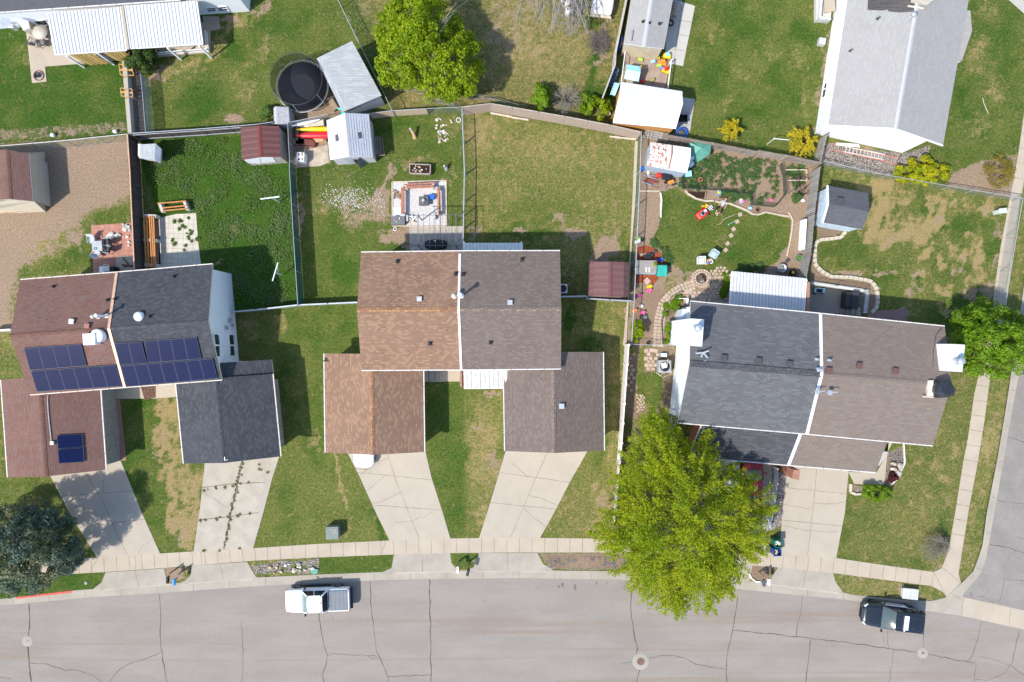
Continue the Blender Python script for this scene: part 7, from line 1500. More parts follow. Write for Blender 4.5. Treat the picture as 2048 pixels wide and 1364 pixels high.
def chair(label,px,py,rz,seatm,framem,h=.42,group=None,bh=.95):
 c=W(px,py,h);T=thing('patio_chair',label,'chair',(c.x,c.y,0),group,rz)
 mb=MB();mb.box((0,0,h),(.5,.5,.05));mb.build('seat',[seatm],T,local=True,bevel=.02);mb=MB();mb.slab([(-.25,.22,h+.02),(.25,.22,h+.02),(.25,.42,bh),(-.25,.42,bh)],.04,0,0);mb.build('backrest',[seatm],T,local=True)
 for s in(-1,1):
  mb=MB();mb.bar((s*.29,-.25,h+.2),(s*.29,.3,h+.2),.06,.03);mb.build('armrest',[framem],T,local=True)
  for y in(-.22,.22):mb=MB();mb.bar((s*.28,y,0),(s*.28,y,h+.2),.035,.035);mb.build('leg',[framem],T,local=True)
 return T
LG=pm('pale_grey_sling',(.52,.55,.58),.7);DG=pm('charcoal_sling',(.06,.065,.075),.7);FR=pm('grey_frame',(.25,.3,.34),.5)
chair('pale grey patio chair above the square table',184,480,.1,LG,FR,group='chairs round the square patio table');chair('pale grey tilted patio chair below the square table',194,507,2.6,LG,FR,group='chairs round the square patio table')
chair('charcoal patio chair right of the square table nearer the rocks',214,484,-1.5,DG,FR,group='chairs round the square patio table');chair('charcoal patio chair right of the square table nearer the grill',215,499,-1.8,DG,FR,group='chairs round the square patio table')
c=W(194,492,.72);T=thing('patio_table','square grey patio table on the red pavers','table',(c.x,c.y,0),None,.08);mb=MB();mb.box((0,0,.71),(.85,.85,.04));mb.build('tabletop',[pm('table_grey',(.35,.38,.4),.5)],T,local=True,bevel=.02)
for sx in(-1,1):
 for sy in(-1,1):mb=MB();mb.bar((sx*.36,sy*.36,0),(sx*.36,sy*.36,.69),.04,.04);mb.build('leg',[FR],T,local=True)
c=W(191,497,.73);mb=MB();mb.torus(c+Vector((0,0,.02)),.1,.02,14,6);solo(mb,'ashtray',[DGREY],'small dark ring ashtray on the square patio table','ashtray')
c=W(215,539,.9);T=thing('gas_grill','white and black gas grill on the red paver patio','grill',(c.x,c.y,0));mb=MB();mb.box((c.x+.15,c.y,.45),(.7,.5,.9));mb.build('cabinet',[BLACK],T,bevel=.03);mb=MB();mb.box((c.x-.05,c.y+.05,.98),(.55,.45,.2));mb.build('hood',[pm('grill_cream',(.6,.57,.48),.4)],T,bevel=.07);mb=MB();mb.box((c.x-.5,c.y,.85),(.4,.5,.04));mb.build('side_shelf',[WHITE],T);mb=MB();mb.path([(c.x-.25,c.y+.3,1.0),(c.x-.2,c.y+.4,1.02),(c.x+.1,c.y+.4,1.02),(c.x+.15,c.y+.3,1.0)],.02,6);mb.build('handle',[CHROME],T)
def rocks(name,label,pts,n,s0,s1,mats,seed,z=.04,cat='rocks',kind=None,flat=.6,clump=None):
 q=scatter(pts,n,seed);rr=random.Random(seed)
 for x,y in q:
  r=rr.uniform(s0,s1);mb=MB();c=W(x,y,0);c.z=z+r*.3;mb.ball(c,(r,r*rr.uniform(.6,1),r*flat),8,5,0,.22,rr.randint(0,9999));solo(mb,name,[rr.choice(mats)],label,cat,cat)
WR=pm('white_rock_stone',(.6,.57,.52),.9,var=.15,scale=6);GR_=pm('grey_rock_stone',(.4,.37,.33),.9,var=.2,scale=6);TR=pm('tan_rock_stone',(.48,.36,.24),.9,var=.2,scale=6)
rocks('landscape_rock','white grey rock in the heap on the red paver corner',[(246,449),(261,447),(262,462),(250,462)],16,.1,.22,[WR,GR_],1,.06,'heap of rocks');rocks('landscape_rock','white rock in the curved row on the red pavers',[(218,476),(232,464),(242,464),(243,470),(232,474),(220,480)],6,.15,.26,[WR],2,.06,'curved row of rocks');rocks('landscape_rock','small white rock along the board fence on red pavers',[(255,466),(262,468),(261,492),(258,492)],6,.08,.16,[WR],3,.06,'rocks by the board fence')
def block_bench(label,ends,planks_,h,group='cinder block and timber benches',bm=BLOCK,tm=TIMBER,bw=.2):
 c=W(sum(p[0][0]+p[1][0]for p in ends)/(2*len(ends)),sum(p[0][1]+p[1][1]for p in ends)/(2*len(ends)),0);T=thing('bench',label,'bench',c,group)
 for a,b in ends:p,q=W(*a,h),W(*b,h);mb=MB();mb.bar((p.x,p.y,h/2),(q.x,q.y,h/2),bw,h);mb.build('block_end',[bm],T,bevel=.01)
 for a,b in planks_:mb=MB();mb.bar(W(*a,h+.04),W(*b,h+.04),.1,.09);mb.build('timber',[tm],T)
block_bench('long block bench with orange timbers beside the dark fence',[((286,431),(312,432)),((287,479),(313,481)),((289,529),(315,531))],[((289,432),(293,535)),((293,432),(298,534)),((299,432),(304,534)),((303,432),(308,534)),((307,432),(311,534))],.75,bw=.24)
block_bench('short block bench with timbers above the pale paver patio',[((318,405),(325,424)),((367,401),(375,420))],[((315,407),(372,402)),((325,416),(374,411)),((325,422),(374,417))],.55,bw=.22)
OLDT=pm('red_old_timber',(.38,.16,.1),.9,var=.3,scale=8);GBL=pm('grey_block',(.45,.45,.44),.95,bump=.3)
block_bench('block bench along the top of the white gravel pad',[((812,369),(813,379)),((866,367),(867,377))],[((807,369),(870,366)),((812,373),(868,371)),((812,376),(868,374))],.5,bm=GBL,tm=OLDT);block_bench('block bench on the left side of the white gravel pad',[((800,377),(810,377)),((800,430),(810,430))],[((803,375),(803,428)),((806,375),(806,428)),((808,375),(808,428))],.5,bm=GBL,tm=OLDT);block_bench('block bench on the right side of the white gravel pad',[((871,376),(881,376)),((871,427),(881,427))],[((875,375),(877,431)),((878,375),(880,431)),((880,380),(880,428))],.5,bm=GBL,tm=OLDT)
for x,y,l in((814,437,'left'),(869,433,'right')):mb=MB();c=W(x,y,.2);mb.box(c,(.25,.5,.38));solo(mb,'cinder_block',[GBL],'loose cinder block near the %s bench end on the gravel pad'%l,'block',bevel=.02)
c=W(847,402,.6);T=thing('fire_table','square dark fire table in the middle of the white gravel','fire table',(c.x,c.y,0));mb=MB();mb.box((c.x,c.y,.28),(.6,.6,.5),taper=.9);mb.build('base',[DGREY],T);mb=MB();mb.box((c.x,c.y,.56),(.78,.78,.07));mb.build('tabletop',[pm('slate_top',(.1,.1,.11),.5)],T,bevel=.02);mb=MB();mb.lathe((c.x,c.y,.6),[(.3,-.02),(.26,.06),(.12,.16),(.02,.2)],4,smooth=False);mb.build('cover',[pm('bronze_mesh',(.16,.14,.12),.5)],T);mb=MB();mb.torus((c.x,c.y+.05,.8),.08,.025,12,6);mb.build('ring',[WHITE],T)
c=W(863,393,.4);mb=MB();mb.box(c-Vector((0,0,.2)),(.42,.36,.38),-.1,taper=1.1);mb.box(c+Vector((.05,.1,-.02)),(.4,.12,.05),-.1);solo(mb,'blue_bin',[BLU],'blue plastic crate beside the fire table','crate',bevel=.02)
c=W(796,441,.5);T=thing('storage_box','dark grey open storage box at the gravel pad corner','storage box',(c.x,c.y,0));mb=MB();mb.box((c.x,c.y,.28),(1.1,.66,.5));mb.build('box',[DGREY],T,bevel=.03);mb=MB();mb.box((c.x,c.y,.54),(1.14,.7,.04));mb.build('lid',[pm('grey_lid',(.14,.145,.15),.5)],T,bevel=.02)
rr=random.Random(4)
for i,(x,y,mt)in enumerate(((789,439,PINK),(793,443,LIME),(799,437,WHITE))):mb=MB();c=W(x,y,.6);mb.box(c,(.16,.05,.05),rr.uniform(0,3));solo(mb,'garden_toy',[mt],('pink','lime','white')[i]+' small toy lying on the dark storage box','toy')
mb=MB();c=W(796,425,.06);mb.box(c,(.7,.9,.06),.05);solo(mb,'white_board',[WHITE],'white board lying left of the gravel pad bench','board')
def firewood(label,x,y,n,spread,seed,z=.06,L=.5,mats=(WOOD,)):
 rr=random.Random(seed);T=thing('firewood',label,'firewood',W(x,y,0))
 for i in range(n):mb=MB();c=W(x+rr.uniform(-spread,spread),y+rr.uniform(-spread,spread),z+rr.uniform(0,.15));a=rr.uniform(0,3.14);d=Vector((math.cos(a),math.sin(a),rr.uniform(-.1,.1)))*L/2;mb.tube(c-d,c+d,rr.uniform(.03,.07),n=7);mb.build('log',[rr.choice(mats)],T)
PW_=pm('pale_split_wood',(.5,.33,.18),.9,var=.2);firewood('loose split firewood on the left of the white gravel pad',793,388,12,7,2,mats=(PW_,WOOD));firewood('scattered firewood beside the storage box',823,438,10,6,3,mats=(PW_,WHITE));firewood('crossed logs on the concrete pad of the red patio',253,528,3,7,5,.1,.9,(pm('dark_log',(.1,.06,.045)),))
c=W(840,338,.5);T=thing('planter_box','raised wooden planter box filled with rubble and plants','planter',(c.x,c.y,0),None,-.04);mb=MB()
for a,b in(((-.85,-.38),(.85,-.38)),((.85,-.38),(.85,.38)),((.85,.38),(-.85,.38)),((-.85,.38),(-.85,-.38))):mb.bar((*a,.38),(*b,.38),.08,.34)
mb.build('box',[pm('grey_planter',(.33,.28,.24),.9,var=.15)],T,local=True);mb=MB();mb.box((0,0,.38),(1.6,.68,.2));mb.build('soil',[SOIL],T,local=True)
for sx in(-1,1):
 for sy in(-1,1):mb=MB();mb.box((sx*.8,sy*.33,.12),(.09,.09,.24));mb.build('leg',[WOOD],T,local=True)
rr=random.Random(8)
for i in range(14):mb=MB();mb.ball((rr.uniform(-.65,.65),rr.uniform(-.25,.25),.5),(rr.uniform(.05,.12),.07,.05),7,5,0,.2,i);mb.build('filling',[rr.choice((TR,WOOD,WR,SOIL,RED if i==3 else TR))],T,local=True)
T=thing('pergola_frame','thin grey metal pergola frame over the tan paver patio','pergola',W(870,470,0));PG=pm('pergola_grey',(.13,.13,.14),.5,.2);hh=2.4
for x,y in((836,430),(912,430),(836,491),(912,491)):p=W(x,y,hh);mb=MB();mb.bar((p.x,p.y,0),p,.07,.07);mb.build('post',[PG],T)
mb=MB()
for y in(430,491):mb.bar(W(820,y,hh),W(924,y,hh),.04,.05)
for x in(836,912):mb.bar(W(x,426,hh),W(x,496,hh),.05,.06)
mb.build('beam',[PG],T)
for x in(847,859,871,885,898,924,822):mb=MB();mb.bar(W(x,426,hh+.05),W(x,496,hh+.05),.025,.03);mb.build('rafter',[PG],T)
c=W(871,488,.9);mb=MB();hw=.95
vs=[];
for z,s in((.25,.9),(.7,1.0),(.95,.95),(1.1,.7),(1.14,.3)):
 for i in range(20):t=2*math.pi*i/20;k_=1+.05*math.sin(i*3.1+z*5);vs.append((c.x+hw*s*k_*math.copysign(abs(math.cos(t))**.6,math.cos(t)),c.y+.42*s*k_*math.copysign(abs(math.sin(t))**.7,math.sin(t)),z-.2))
mb.mesh(vs,[(l*20+i,l*20+(i+1)%20,(l+1)*20+(i+1)%20,(l+1)*20+i)for l in range(4)for i in range(20)]+[tuple(range(80,100))],0,True);mb.box((c.x-.06,c.y+.22,.9),(.16,.14,.03),.7,1);solo(mb,'covered_grill',[BLACK,WHITE],'wide grill under a black cover below the pergola','covered grill')
def cylcover(label,px,py,r,h,mt):
 c=W(px,py,h);T=thing('covered_grill',label,'covered grill',(c.x,c.y,-.6));mb=MB();mb.box((c.x,c.y,h/2-.35),(r*1.5,r*2,h+.4),-.1,taper=.92);mb.build('cover',[mt],T,bevel=.18);mb=MB();mb.box((c.x+.22,c.y,h-.1),(.55,1.5,.16),-.1);mb.build('hood',[mt],T,bevel=.06)
cylcover('barbecue under a dark grey cover in the sunken patio',1706,600,.72,.6,pm('grill_cover',(.035,.036,.042),.6,var=.15))
c=W(1640,581,-.2);T=thing('toy_car','teal and black toy buggy by the sunken patio wall','toy',(c.x,c.y,-.6));mb=MB();mb.box((c.x,c.y,-.3),(.9,.4,.2),-.05);mb.build('body',[LBLU],T,bevel=.04);mb=MB();mb.box((c.x-.05,c.y-.02,-.16),(.5,.3,.12),-.05);mb.build('seat',[BLACK],T,bevel=.03)
for sx in(-1,1):
 for sy in(-1,1):mb=MB();mb.tube((c.x+sx*.33,c.y+sy*.18,-.46),(c.x+sx*.33,c.y+sy*.26,-.46),.14,n=12);mb.build('wheel',[RUBBER],T)
for lab,a,b,cc in(('upper white T shaped clothes line pole in the weedy yard',(521,398),(559,393),(545,404)),('lower white T shaped clothes line pole in the weedy yard',(545,562),(556,525),(566,548))):
 p,q=W(*a,1.9),W(*b,1.9);m_=p.lerp(q,.6 if a[1]<450 else .45);T=thing('clothes_pole',lab,'clothes pole',(m_.x,m_.y,0),'white clothes line poles');mb=MB();mb.tube(p,q,.05,n=8);mb.build('crossbar',[WHITE],T);mb=MB();mb.tube((m_.x,m_.y,0),m_,.045,n=8);mb.build('pole',[WHITE],T);mb=MB();mb.tube((m_.x,m_.y,1.2),p.lerp(q,.95),.02,n=5);mb.build('brace',[GALV],T)
c=W(604,172,.9);T=thing('trampoline','large black trampoline with a net enclosure beside the grey shed','trampoline',(c.x,c.y,0));Rt=2.14
k=NT('trampoline_mat',.8,.2);k.color(k.mix(k.noise(k.coord('Object'),2,4),(.012,.014,.02),(.022,.025,.034)));TMAT=k.m
mb=MB();mb.lathe((c.x,c.y,.88),[(Rt*.93,-.01),(Rt*.93,.0),(.01,-.02)],48);mb.build('mat',[TMAT],T)
mb=MB();mb.torus((c.x,c.y,.86),Rt,.035,48,8);mb.build('frame',[GALV],T)
mb=MB()
for i in range(72):t=2*math.pi*i/72;mb.bar((c.x+Rt*.93*math.cos(t),c.y+Rt*.93*math.sin(t),.88),(c.x+Rt*math.cos(t),c.y+Rt*math.sin(t),.87),.02,.02)
mb.build('springs',[GALV],T,kind='stuff')
mb=MB();mb.torus((c.x,c.y,2.5),Rt*.98,.022,48,6);mb.build('top_ring',[DGREY],T)
mb=MB();n=48;
for i in range(n):
 t0,t1=2*math.pi*i/n,2*math.pi*(i+1)/n;f=lambda t,z:(c.x+Rt*.95*math.cos(t),c.y+Rt*.95*math.sin(t),z);mb.face([f(t0,.9),f(t1,.9),f(t1,2.5),f(t0,2.5)],0)
mb.build('net',[netmat('black_net',(.015,.017,.02),.05,.017,.8,0,False)],T)
for i in range(6):t=2*math.pi*i/6+.4;mb=MB();x,y=c.x+(Rt+.04)*math.cos(t),c.y+(Rt+.04)*math.sin(t);mb.tube((x,y,0),(x,y,1.2),.03,n=6);mb.tube((x,y,1.2),(c.x+Rt*.98*math.cos(t),c.y+Rt*.98*math.sin(t),2.5),.03,n=6);mb.build('net_pole',[GALV],T)
def kayak(label,x0,x1,y,hw,mt,z,seed):
 a=W(x0,y,z);b=W(x1,y-2,z);L=(b-a).length;T=thing('kayak',label,'kayak',((a.x+b.x)/2,(a.y+b.y)/2,z-.15),'upturned kayaks beside the skylight shed');mb=MB();rings=[];n=12
 for i in range(17):
  f=i/16;w=hw*math.sin(math.pi*min(1,max(.02,f)))**.55;cc=a.lerp(b,f)
  for k_ in range(n):t=2*math.pi*k_/n;rings.append(cc+Vector((0,w*math.cos(t),(.2*w/hw)*math.sin(t)*(1.1 if math.sin(t)>0 else .6))))
 mb.mesh(rings,[(i*n+k_,i*n+(k_+1)%n,(i+1)*n+(k_+1)%n,(i+1)*n+k_)for i in range(16)for k_ in range(n)],0,True);mb.build('hull',[mt],T)
 mb=MB();mb.path([a.lerp(b,f)+Vector((0,0,.225*math.sin(math.pi*max(.03,min(.97,f)))**.55))for f in np.linspace(.05,.95,12)],.018,5);mb.build('keel',[mt],T)
kayak('yellow upturned kayak above the red one',592,700,259,.2,pm('kayak_yellow',(.8,.52,.01),.35),.6,1);kayak('red upturned kayak below the yellow one',590,705,271,.3,pm('kayak_red',(.6,.02,.03),.35),.55,2)
mb=MB();a,b=W(582,252,.9),W(640,239,.9);n=10;vs=[]
for i in range(n+1):f=i/n;w=.16*math.sin(math.pi*max(.03,min(.97,f)))**.6;p=a.lerp(b,f);vs+=[p+Vector((0,w,.0)),p+Vector((0,0,.06)),p+Vector((0,-w,0)),p+Vector((0,0,-.05))]
mb.mesh(vs,[(i*4+k_,i*4+(k_+1)%4,i*4+4+(k_+1)%4,i*4+4+k_)for i in range(n)for k_ in range(4)],0,True);solo(mb,'paddle_board',[WHITE],'white board leaning along the fence above the yellow kayak','board')
T=thing('kayak_rack','brown timber rack with pallets under the kayaks','rack',W(620,280,0))
for x,y,L,m_ in((597,283,1.0,WOOD),(612,285,1.6,pm('dark_red_wood',(.15,.05,.035))),(620,250,2.4,TRIM),(640,278,1.0,PW_)):mb=MB();c=W(x,y,.2);mb.box(c,(L,.5,.35),random.uniform(-.15,.1));mb.build('pallet',[m_],T)
for x in(596,648):mb=MB();mb.bar(W(x,256,.25),W(x,282,.25),.1,.5);mb.build('post',[WOOD],T)
T=thing('pallet_stack','cream ribbed panels leaning behind the yellow kayak','panels',W(632,247,0));mb=MB();c=W(633,248,.35);mb.box(c,(1.3,.5,.5),.1);mb.build('panel',[planks('cream_ribs',(.5,.46,.36),(.55,.5,.4),.12,2,rot=math.pi/2,gap=(.3,.27,.2))],T)
c=W(600.5,313.5,.9);T=thing('old_stove','white discarded kitchen stove on the broken slabs','stove',(c.x,c.y,0));mb=MB();mb.box((c.x,c.y,.44),(.62,.76,.88),-.06);mb.build('body',[WHITE],T,bevel=.03)
for sx,sy in((0.1,.2),(.08,-.2)):
 mb=MB();mb.torus((c.x-.1,c.y+sy,.9),.05,.025,12,6);mb.build('burner',[BLACK],T);mb=MB();mb.box((c.x+.14,c.y+sy,.9),(.1,.26,.03),-.06);mb.build('grate',[pm('rust_grate',(.25,.16,.06))],T)
T=thing('wooden_steps','weathered wooden steps at the side of the skylight shed','steps',W(757,293,0))
for i in range(3):mb=MB();a,b=W(751+i*4,273,.6-i*.17),W(754+i*4,309,.6-i*.17);mb.bar(a,b,.2,.05);mb.build('tread',[pm('old_tread',(.2,.16,.14),.95,var=.3)],T)
mb=MB();mb.bar(W(764,274,.9),W(769,311,.9),.05,.05);mb.bar(W(768,310,.9),W(752,312,.5),.05,.05);mb.build('rail',[WOOD],T)
mb=MB();c=W(685,222,.5);mb.path([c+Vector((-.35,.2,0)),c+Vector((-.05,.15,.1)),c+Vector((.2,-.05,.05)),c+Vector((.25,-.3,-.1))],.1,8);mb.box(c+Vector((.1,-.1,-.3)),(.5,.4,.3));solo(mb,'toy_slide',[pm('aqua_plastic',(.06,.5,.5),.4)],'aqua plastic toy slide tucked beside the tilted shed','toy')
mb=MB();mb.bar(W(660,195,.4),W(674,218,.4),.3,.06);mb.bar(W(656,198,.25),W(670,222,.25),.15,.3);solo(mb,'timber_planks',[WOOD],'brown planks leaning between trampoline and tilted shed','planks')
c=W(1285,532,.8);T=thing('hot_tub','square hot tub with grey cover on the red mulch','hot tub',(c.x,c.y,0));mb=MB();mb.prism([(p.x,p.y)for p in(W(1274,522,.8),W(1313,522,.8),W(1312,548,.8),W(1273,547,.8))],0,.72,0);mb.build('cabinet',[pm('blue_grey_tub',(.25,.36,.42),.6)],T);mb=MB();mb.prism([(p.x,p.y)for p in(W(1273,520.5,.85),W(1314,521,.85),W(1313,546,.85),W(1272,546,.85))],.72,.86,0);mb.build('cover',[pm('grey_vinyl',(.26,.24,.22),.6,var=.08)],T,bevel=.04)
for x in(1293,1299):mb=MB();mb.bar(W(x,534,.89),W(x-.5,544.5,.89),.14,.05);mb.build('board',[TRIM],T)
mb=MB();c=W(1309,529,.88);mb.lathe(c,[(.1,0),(.13,.18)],12);mb.ball(c+Vector((0,0,.22)),(.17,.17,.1),8,5,1,.3,3);solo(mb,'flower_pot',[WHITE,LF_GRN],'white pot with green plant on the hot tub cover','pot')
mb=MB();c=W(1295,514,.4);mb.box(c,(.6,.35,.5));solo(mb,'black_bin',[BLACK],'black plastic tub at the top edge of the hot tub','tub',bevel=.04)
c=W(1325,541,.9);T=thing('plastic_box','teal plastic deck box right of the hot tub','deck box',(c.x,c.y,0));mb=MB();mb.box((c.x,c.y,.4),(.72,.85,.78));mb.build('box',[TEAL],T,bevel=.05);mb=MB();mb.box((c.x,c.y,.84),(.8,.92,.1));mb.build('lid',[pm('teal_lid',(.03,.36,.29),.5)],T,bevel=.06)
mb=MB();c=W(1294,562,.06);mb.box(c,(.45,.45,.08),.75);solo(mb,'stepping_stone',[pm('paver_pink',(.44,.33,.26))],'pink diamond stepping stone on the red mulch','stone')
for i,(x,y)in enumerate(((1283,509),(1290,509),(1297,508),(1303,510))):mb=MB();c=W(x,y,.06);mb.box(c,(.28,.2,.08),i*.2);solo(mb,'paver_stone',[pm('paver_tan',(.40,.31,.23))],'pale paver in the short row on the red mulch','stone','pavers on the red mulch')
rr=random.Random(14)
for i,(x,y,mt,nm,lab)in enumerate(((1279,478,LIME,'ball','lime green ball by the wire fence'),(1284,480,BLACK,'flower_pot','black pot by the wire fence above the mulch'),(1276,484,WHITE,'toy','white toy by the wire fence above the mulch'),(1300,574,YEL,'toy','yellow toy scooter piece below the red mulch'),(1299,582,PINK,'toy','bright pink toy below the yellow one'),(1279,592,PINK,'toy','pale pink toy beside the wire fence'),(1270,622,ORA,'toy','orange toy at the foot of the wire fence'),(1277,646,YEL,'toy','round yellow toy beside the vine'),(1286,626,PINK,'toy','small pink toy on the bare soil'),(1322,520,BLU,'toy','small blue scoop on the red mulch'),(1296,686,BLACK,'flower_pot','black pot by the gate rail'),(1310,503,DGREY,'stone','dark stone in the red mulch'),(1283,612,WR,'stone','pale stone on the bare soil'),(1290,634,WR,'stone','grey stone on the bare soil'),(1574,522,DGREY,'flower_pot','dark pot beside the wood fence'),(1472,512,GRN,'toy','x'))[:15]):
 mb=MB();c=W(x,y,.12)
 if nm=='flower_pot':mb.lathe((c.x,c.y,0),[(.1,0),(.15,.26),(.12,.27),(.11,.2),(.01,.2)],14)
 elif nm=='ball':mb.ball(c,.14)
 elif nm=='stone':mb.ball(c,(.2,.16,.09),8,5,0,.2,i)
 else:mb.box(c,(.36,.12,.12),rr.uniform(0,3));mb.ball(c+Vector((.08,.1,.08)),(.14,.11,.1));mb.tube(c+Vector((-.15,-.1,-.1)),c+Vector((-.15,.12,-.1)),.1,n=10)
 solo(mb,nm,[mt],lab,nm.replace('_',' '))
def tub(label,x,y,r,h,mt,inner,group=None,name='planter_tub'):
 c=W(x,y,0);T=thing(name,label,'planter',c,group);mb=MB();mb.lathe(c,[(r*.8,0),(r,h),(r*.9,h+.01),(r*.86,h-.06),(.01,h-.06)],18);mb.build('pot',[mt],T);mb=MB();mb.ball(c+Vector((.03,.02,h-.05)),(r*.5,r*.5,.12),8,5,0,.3,int(x));mb.build('plant',[inner],T)
tub('blue grey tub with a yellow flower beside the lawn',1434.5,387,.24,.35,paint('tub_blue',(.2,.32,.36)),YEL);tub('terracotta pot in the vegetable bed',1399,361,.2,.3,pm('terracotta',(.4,.17,.1)),SOIL)
tub('large galvanised tub near the white patio cover',1561,537,.36,.4,GALV,pm('grey_soil',(.2,.18,.16)));tub('black pot with yellow flowers by the wood fence',1583,546,.28,.35,BLACK,YEL);tub('leaning green pot against the wood fence',1596,517,.28,.3,paint('pot_green',(.1,.22,.16)),LF_GRN)
tub('white pot at the corner of the white metal garage',1215,229,.2,.35,WHITE,SOIL)
c=W(1405.5,427,.3);T=thing('lawn_mower','red push mower with black engine on the garden lawn','lawn mower',(c.x,c.y,0),None,math.radians(36));mb=MB();loftx(mb,[(-.5,.24,.1,.2),(-.42,.32,.09,.28),(0,.34,.09,.32),(.4,.32,.09,.3),(.5,.22,.1,.22)],e=5);mb.build('deck',[RED],T,local=True);mb=MB();mb.lathe((-.05,0,.3),[(.2,0),(.2,.16),(.16,.22),(.02,.22)],18);mb.torus((-.05,0,.5),.17,.03,20,6,1);mb.build('engine',[BLACK,GALV],T,local=True);mb=MB();mb.box((.28,.06,.36),(.25,.22,.14));mb.build('bag_chute',[WHITE],T,local=True,bevel=.04)
for sx in(-.38,.4):
 for s in(-1,1):mb=MB();mb.tube((sx,s*.33,.12),(sx,s*.39,.12),.12,n=14);mb.build('wheel',[RUBBER],T,local=True)
mb=MB();mb.path([(-.4,.26,.3),(-.62,.26,.12),(-.7,0,.1),(-.62,-.26,.12),(-.4,-.26,.3)],.015,5);mb.build('handle',[RED],T,local=True)
mb=MB();c=W(1409,413.5,.1);mb.box(c,(.5,.16,.12),-.3);mb.box(c+Vector((.16,.12,.02)),(.2,.22,.14),-.8);solo(mb,'leaf_blower',[pm('orange_yellow',(.75,.38,.02),.4)],'orange yellow garden tool lying above the red mower','garden tool',bevel=.03)
k=NT('check_cloth',.9,.1);ch=k.n('ShaderNodeTexChecker',{'Vector':k.coord('UV'),'Color1':(.03,.03,.04),'Color2':(.7,.7,.72),'Scale':9.0});k.color(ch.outputs[0]);mb=MB();c=W(1420.5,415.5,.05);mb.box(c,(.42,.42,.06),.08);solo(mb,'folded_cloth',[k.m],'black and white checked cloth on the lawn by the mower','cloth',bevel=.02)
mb=MB();c=W(1440,431,0)
for i in range(26):a=random.uniform(0,6.28);r=random.uniform(.05,.3);p=c+Vector((r*math.cos(a),r*math.sin(a)*1.3,.03));mb.tube(p,p+Vector((random.uniform(-.15,.15),random.uniform(-.15,.15),.06)),.012,n=4)
solo(mb,'pulled_weeds',[pm('dry_straw',(.35,.25,.15))],'small heap of pulled dry weeds by the lying person feet','weed heap')
mb=MB();mb.path([W(x,y,.04)for x,y in((1435,449),(1441,447),(1447,439),(1458,434),(1470,429))],.025,5);solo(mb,'stick',[pm('pale_stick',(.45,.4,.3))],'long pale bent stick lying on the lawn','stick')
mb=MB();mb.path([W(1457,449,.05),W(1469,443,.05)],.03,6);mb.ball(W(1457,449,.07),.07);solo(mb,'garden_tool',[pm('mint_plastic',(.2,.5,.42),.4)],'mint green long handled tool on the lawn','garden tool')
for i,(x,y)in enumerate(((1480,429),(1474,443),(1467,458),(1462,471),(1455,487),(1451,500))):mb=MB();c=W(x,y,.03);mb.box(c,(.32,.3,.1),.3+i*.1);solo(mb,'stepping_stone',[pm('paver_tan',(.40,.31,.23))],'tan stepping stone in the line across the garden lawn','stone','stepping stones across the lawn')
c=W(1403,521,.5);T=thing('garden_chair','pale plastic chair left of the little orange table','chair',(c.x,c.y,0));PL=pm('pale_chair',(.5,.55,.53),.5)
def armchair(T,mt,cush):
 mb=MB();mb.box((0,0,.28),(.6,.6,.3));mb.build('seat',[mt],T,local=True,bevel=.05);mb=MB();mb.box((0,.3,.5),(.62,.1,.6));mb.build('backrest',[mt],T,local=True,bevel=.04);mb=MB();mb.box((0,-.03,.46),(.46,.46,.08));mb.build('cushion',[cush],T,local=True,bevel=.03)
 for s in(-1,1):mb=MB();mb.box((s*.31,0,.42),(.1,.6,.36));mb.build('armrest',[mt],T,local=True,bevel=.03)
armchair(T,PL,pm('floral_cushion',(.55,.56,.5),.8,var=.2,scale=12));c=W(1428,508,.5);T=thing('garden_chair','blue grey garden chair tilted right of the orange table','chair',(c.x,c.y,0),None,-.6);armchair(T,pm('blue_grey_chair',(.33,.42,.44),.5),pm('blue_cushion',(.4,.5,.55),.6))
c=W(1417,523,.4);T=thing('side_table','little orange brown table between the two garden chairs','table',(c.x,c.y,0),None,.35);mb=MB();mb.box((0,0,.38),(.66,.4,.05));mb.build('tabletop',[pm('orange_wood',(.5,.25,.1),.7)],T,local=True)
for sx in(-1,1):
 for sy in(-1,1):mb=MB();mb.box((sx*.28,sy*.15,.18),(.05,.05,.36));mb.build('leg',[WOOD],T,local=True)
c=W(1422,523,.43);mb=MB();mb.torus(c+Vector((0,0,.04)),.14,.04,16,6);mb.ball(c,(.1,.1,.06),8,5,1);solo(mb,'bowl',[WHITE,LF_GRN],'white rimmed bowl on the little orange table','bowl');mb=MB();c=W(1417,526,.43);mb.lathe(c,[(.08,0),(.1,.14),(.02,.15)],12);solo(mb,'cup',[BLU],'blue cup on the little orange table','cup')
c=W(1402,557,0);T=thing('fire_ring','round stone fire ring with blackened grate','fire pit',c)
for ring,R_,n in((0,.55,16),(1,.75,22)):
 for i in range(n):t=2*math.pi*i/n+ring*.1;mb=MB();mb.box((c.x+R_*math.cos(t),c.y+R_*math.sin(t)*.95,.1-ring*.03),(.17,.17,.2),t);mb.build('ring_stone',[random.choice((pm('paver_tan',(.40,.31,.23)),pm('paver_pink',(.44,.33,.26)),TR))],T)
mb=MB();mb.lathe(c,[(.45,.02),(.45,.05),(.01,.05)],20);mb.build('ash_bed',[pm('ash',(.26,.22,.17))],T);mb=MB();g0=W(1402,555,.2)
for i in range(7):mb.bar(g0+Matrix.Rotation(.4,3,'Z')@Vector((-.34,-.24+i*.08,0)),g0+Matrix.Rotation(.4,3,'Z')@Vector((.34,-.24+i*.08,0)),.025,.025)
for s in(-1,1):mb.bar(g0+Matrix.Rotation(.4,3,'Z')@Vector((s*.34,-.26,0)),g0+Matrix.Rotation(.4,3,'Z')@Vector((s*.34,.26,0)),.04,.03)
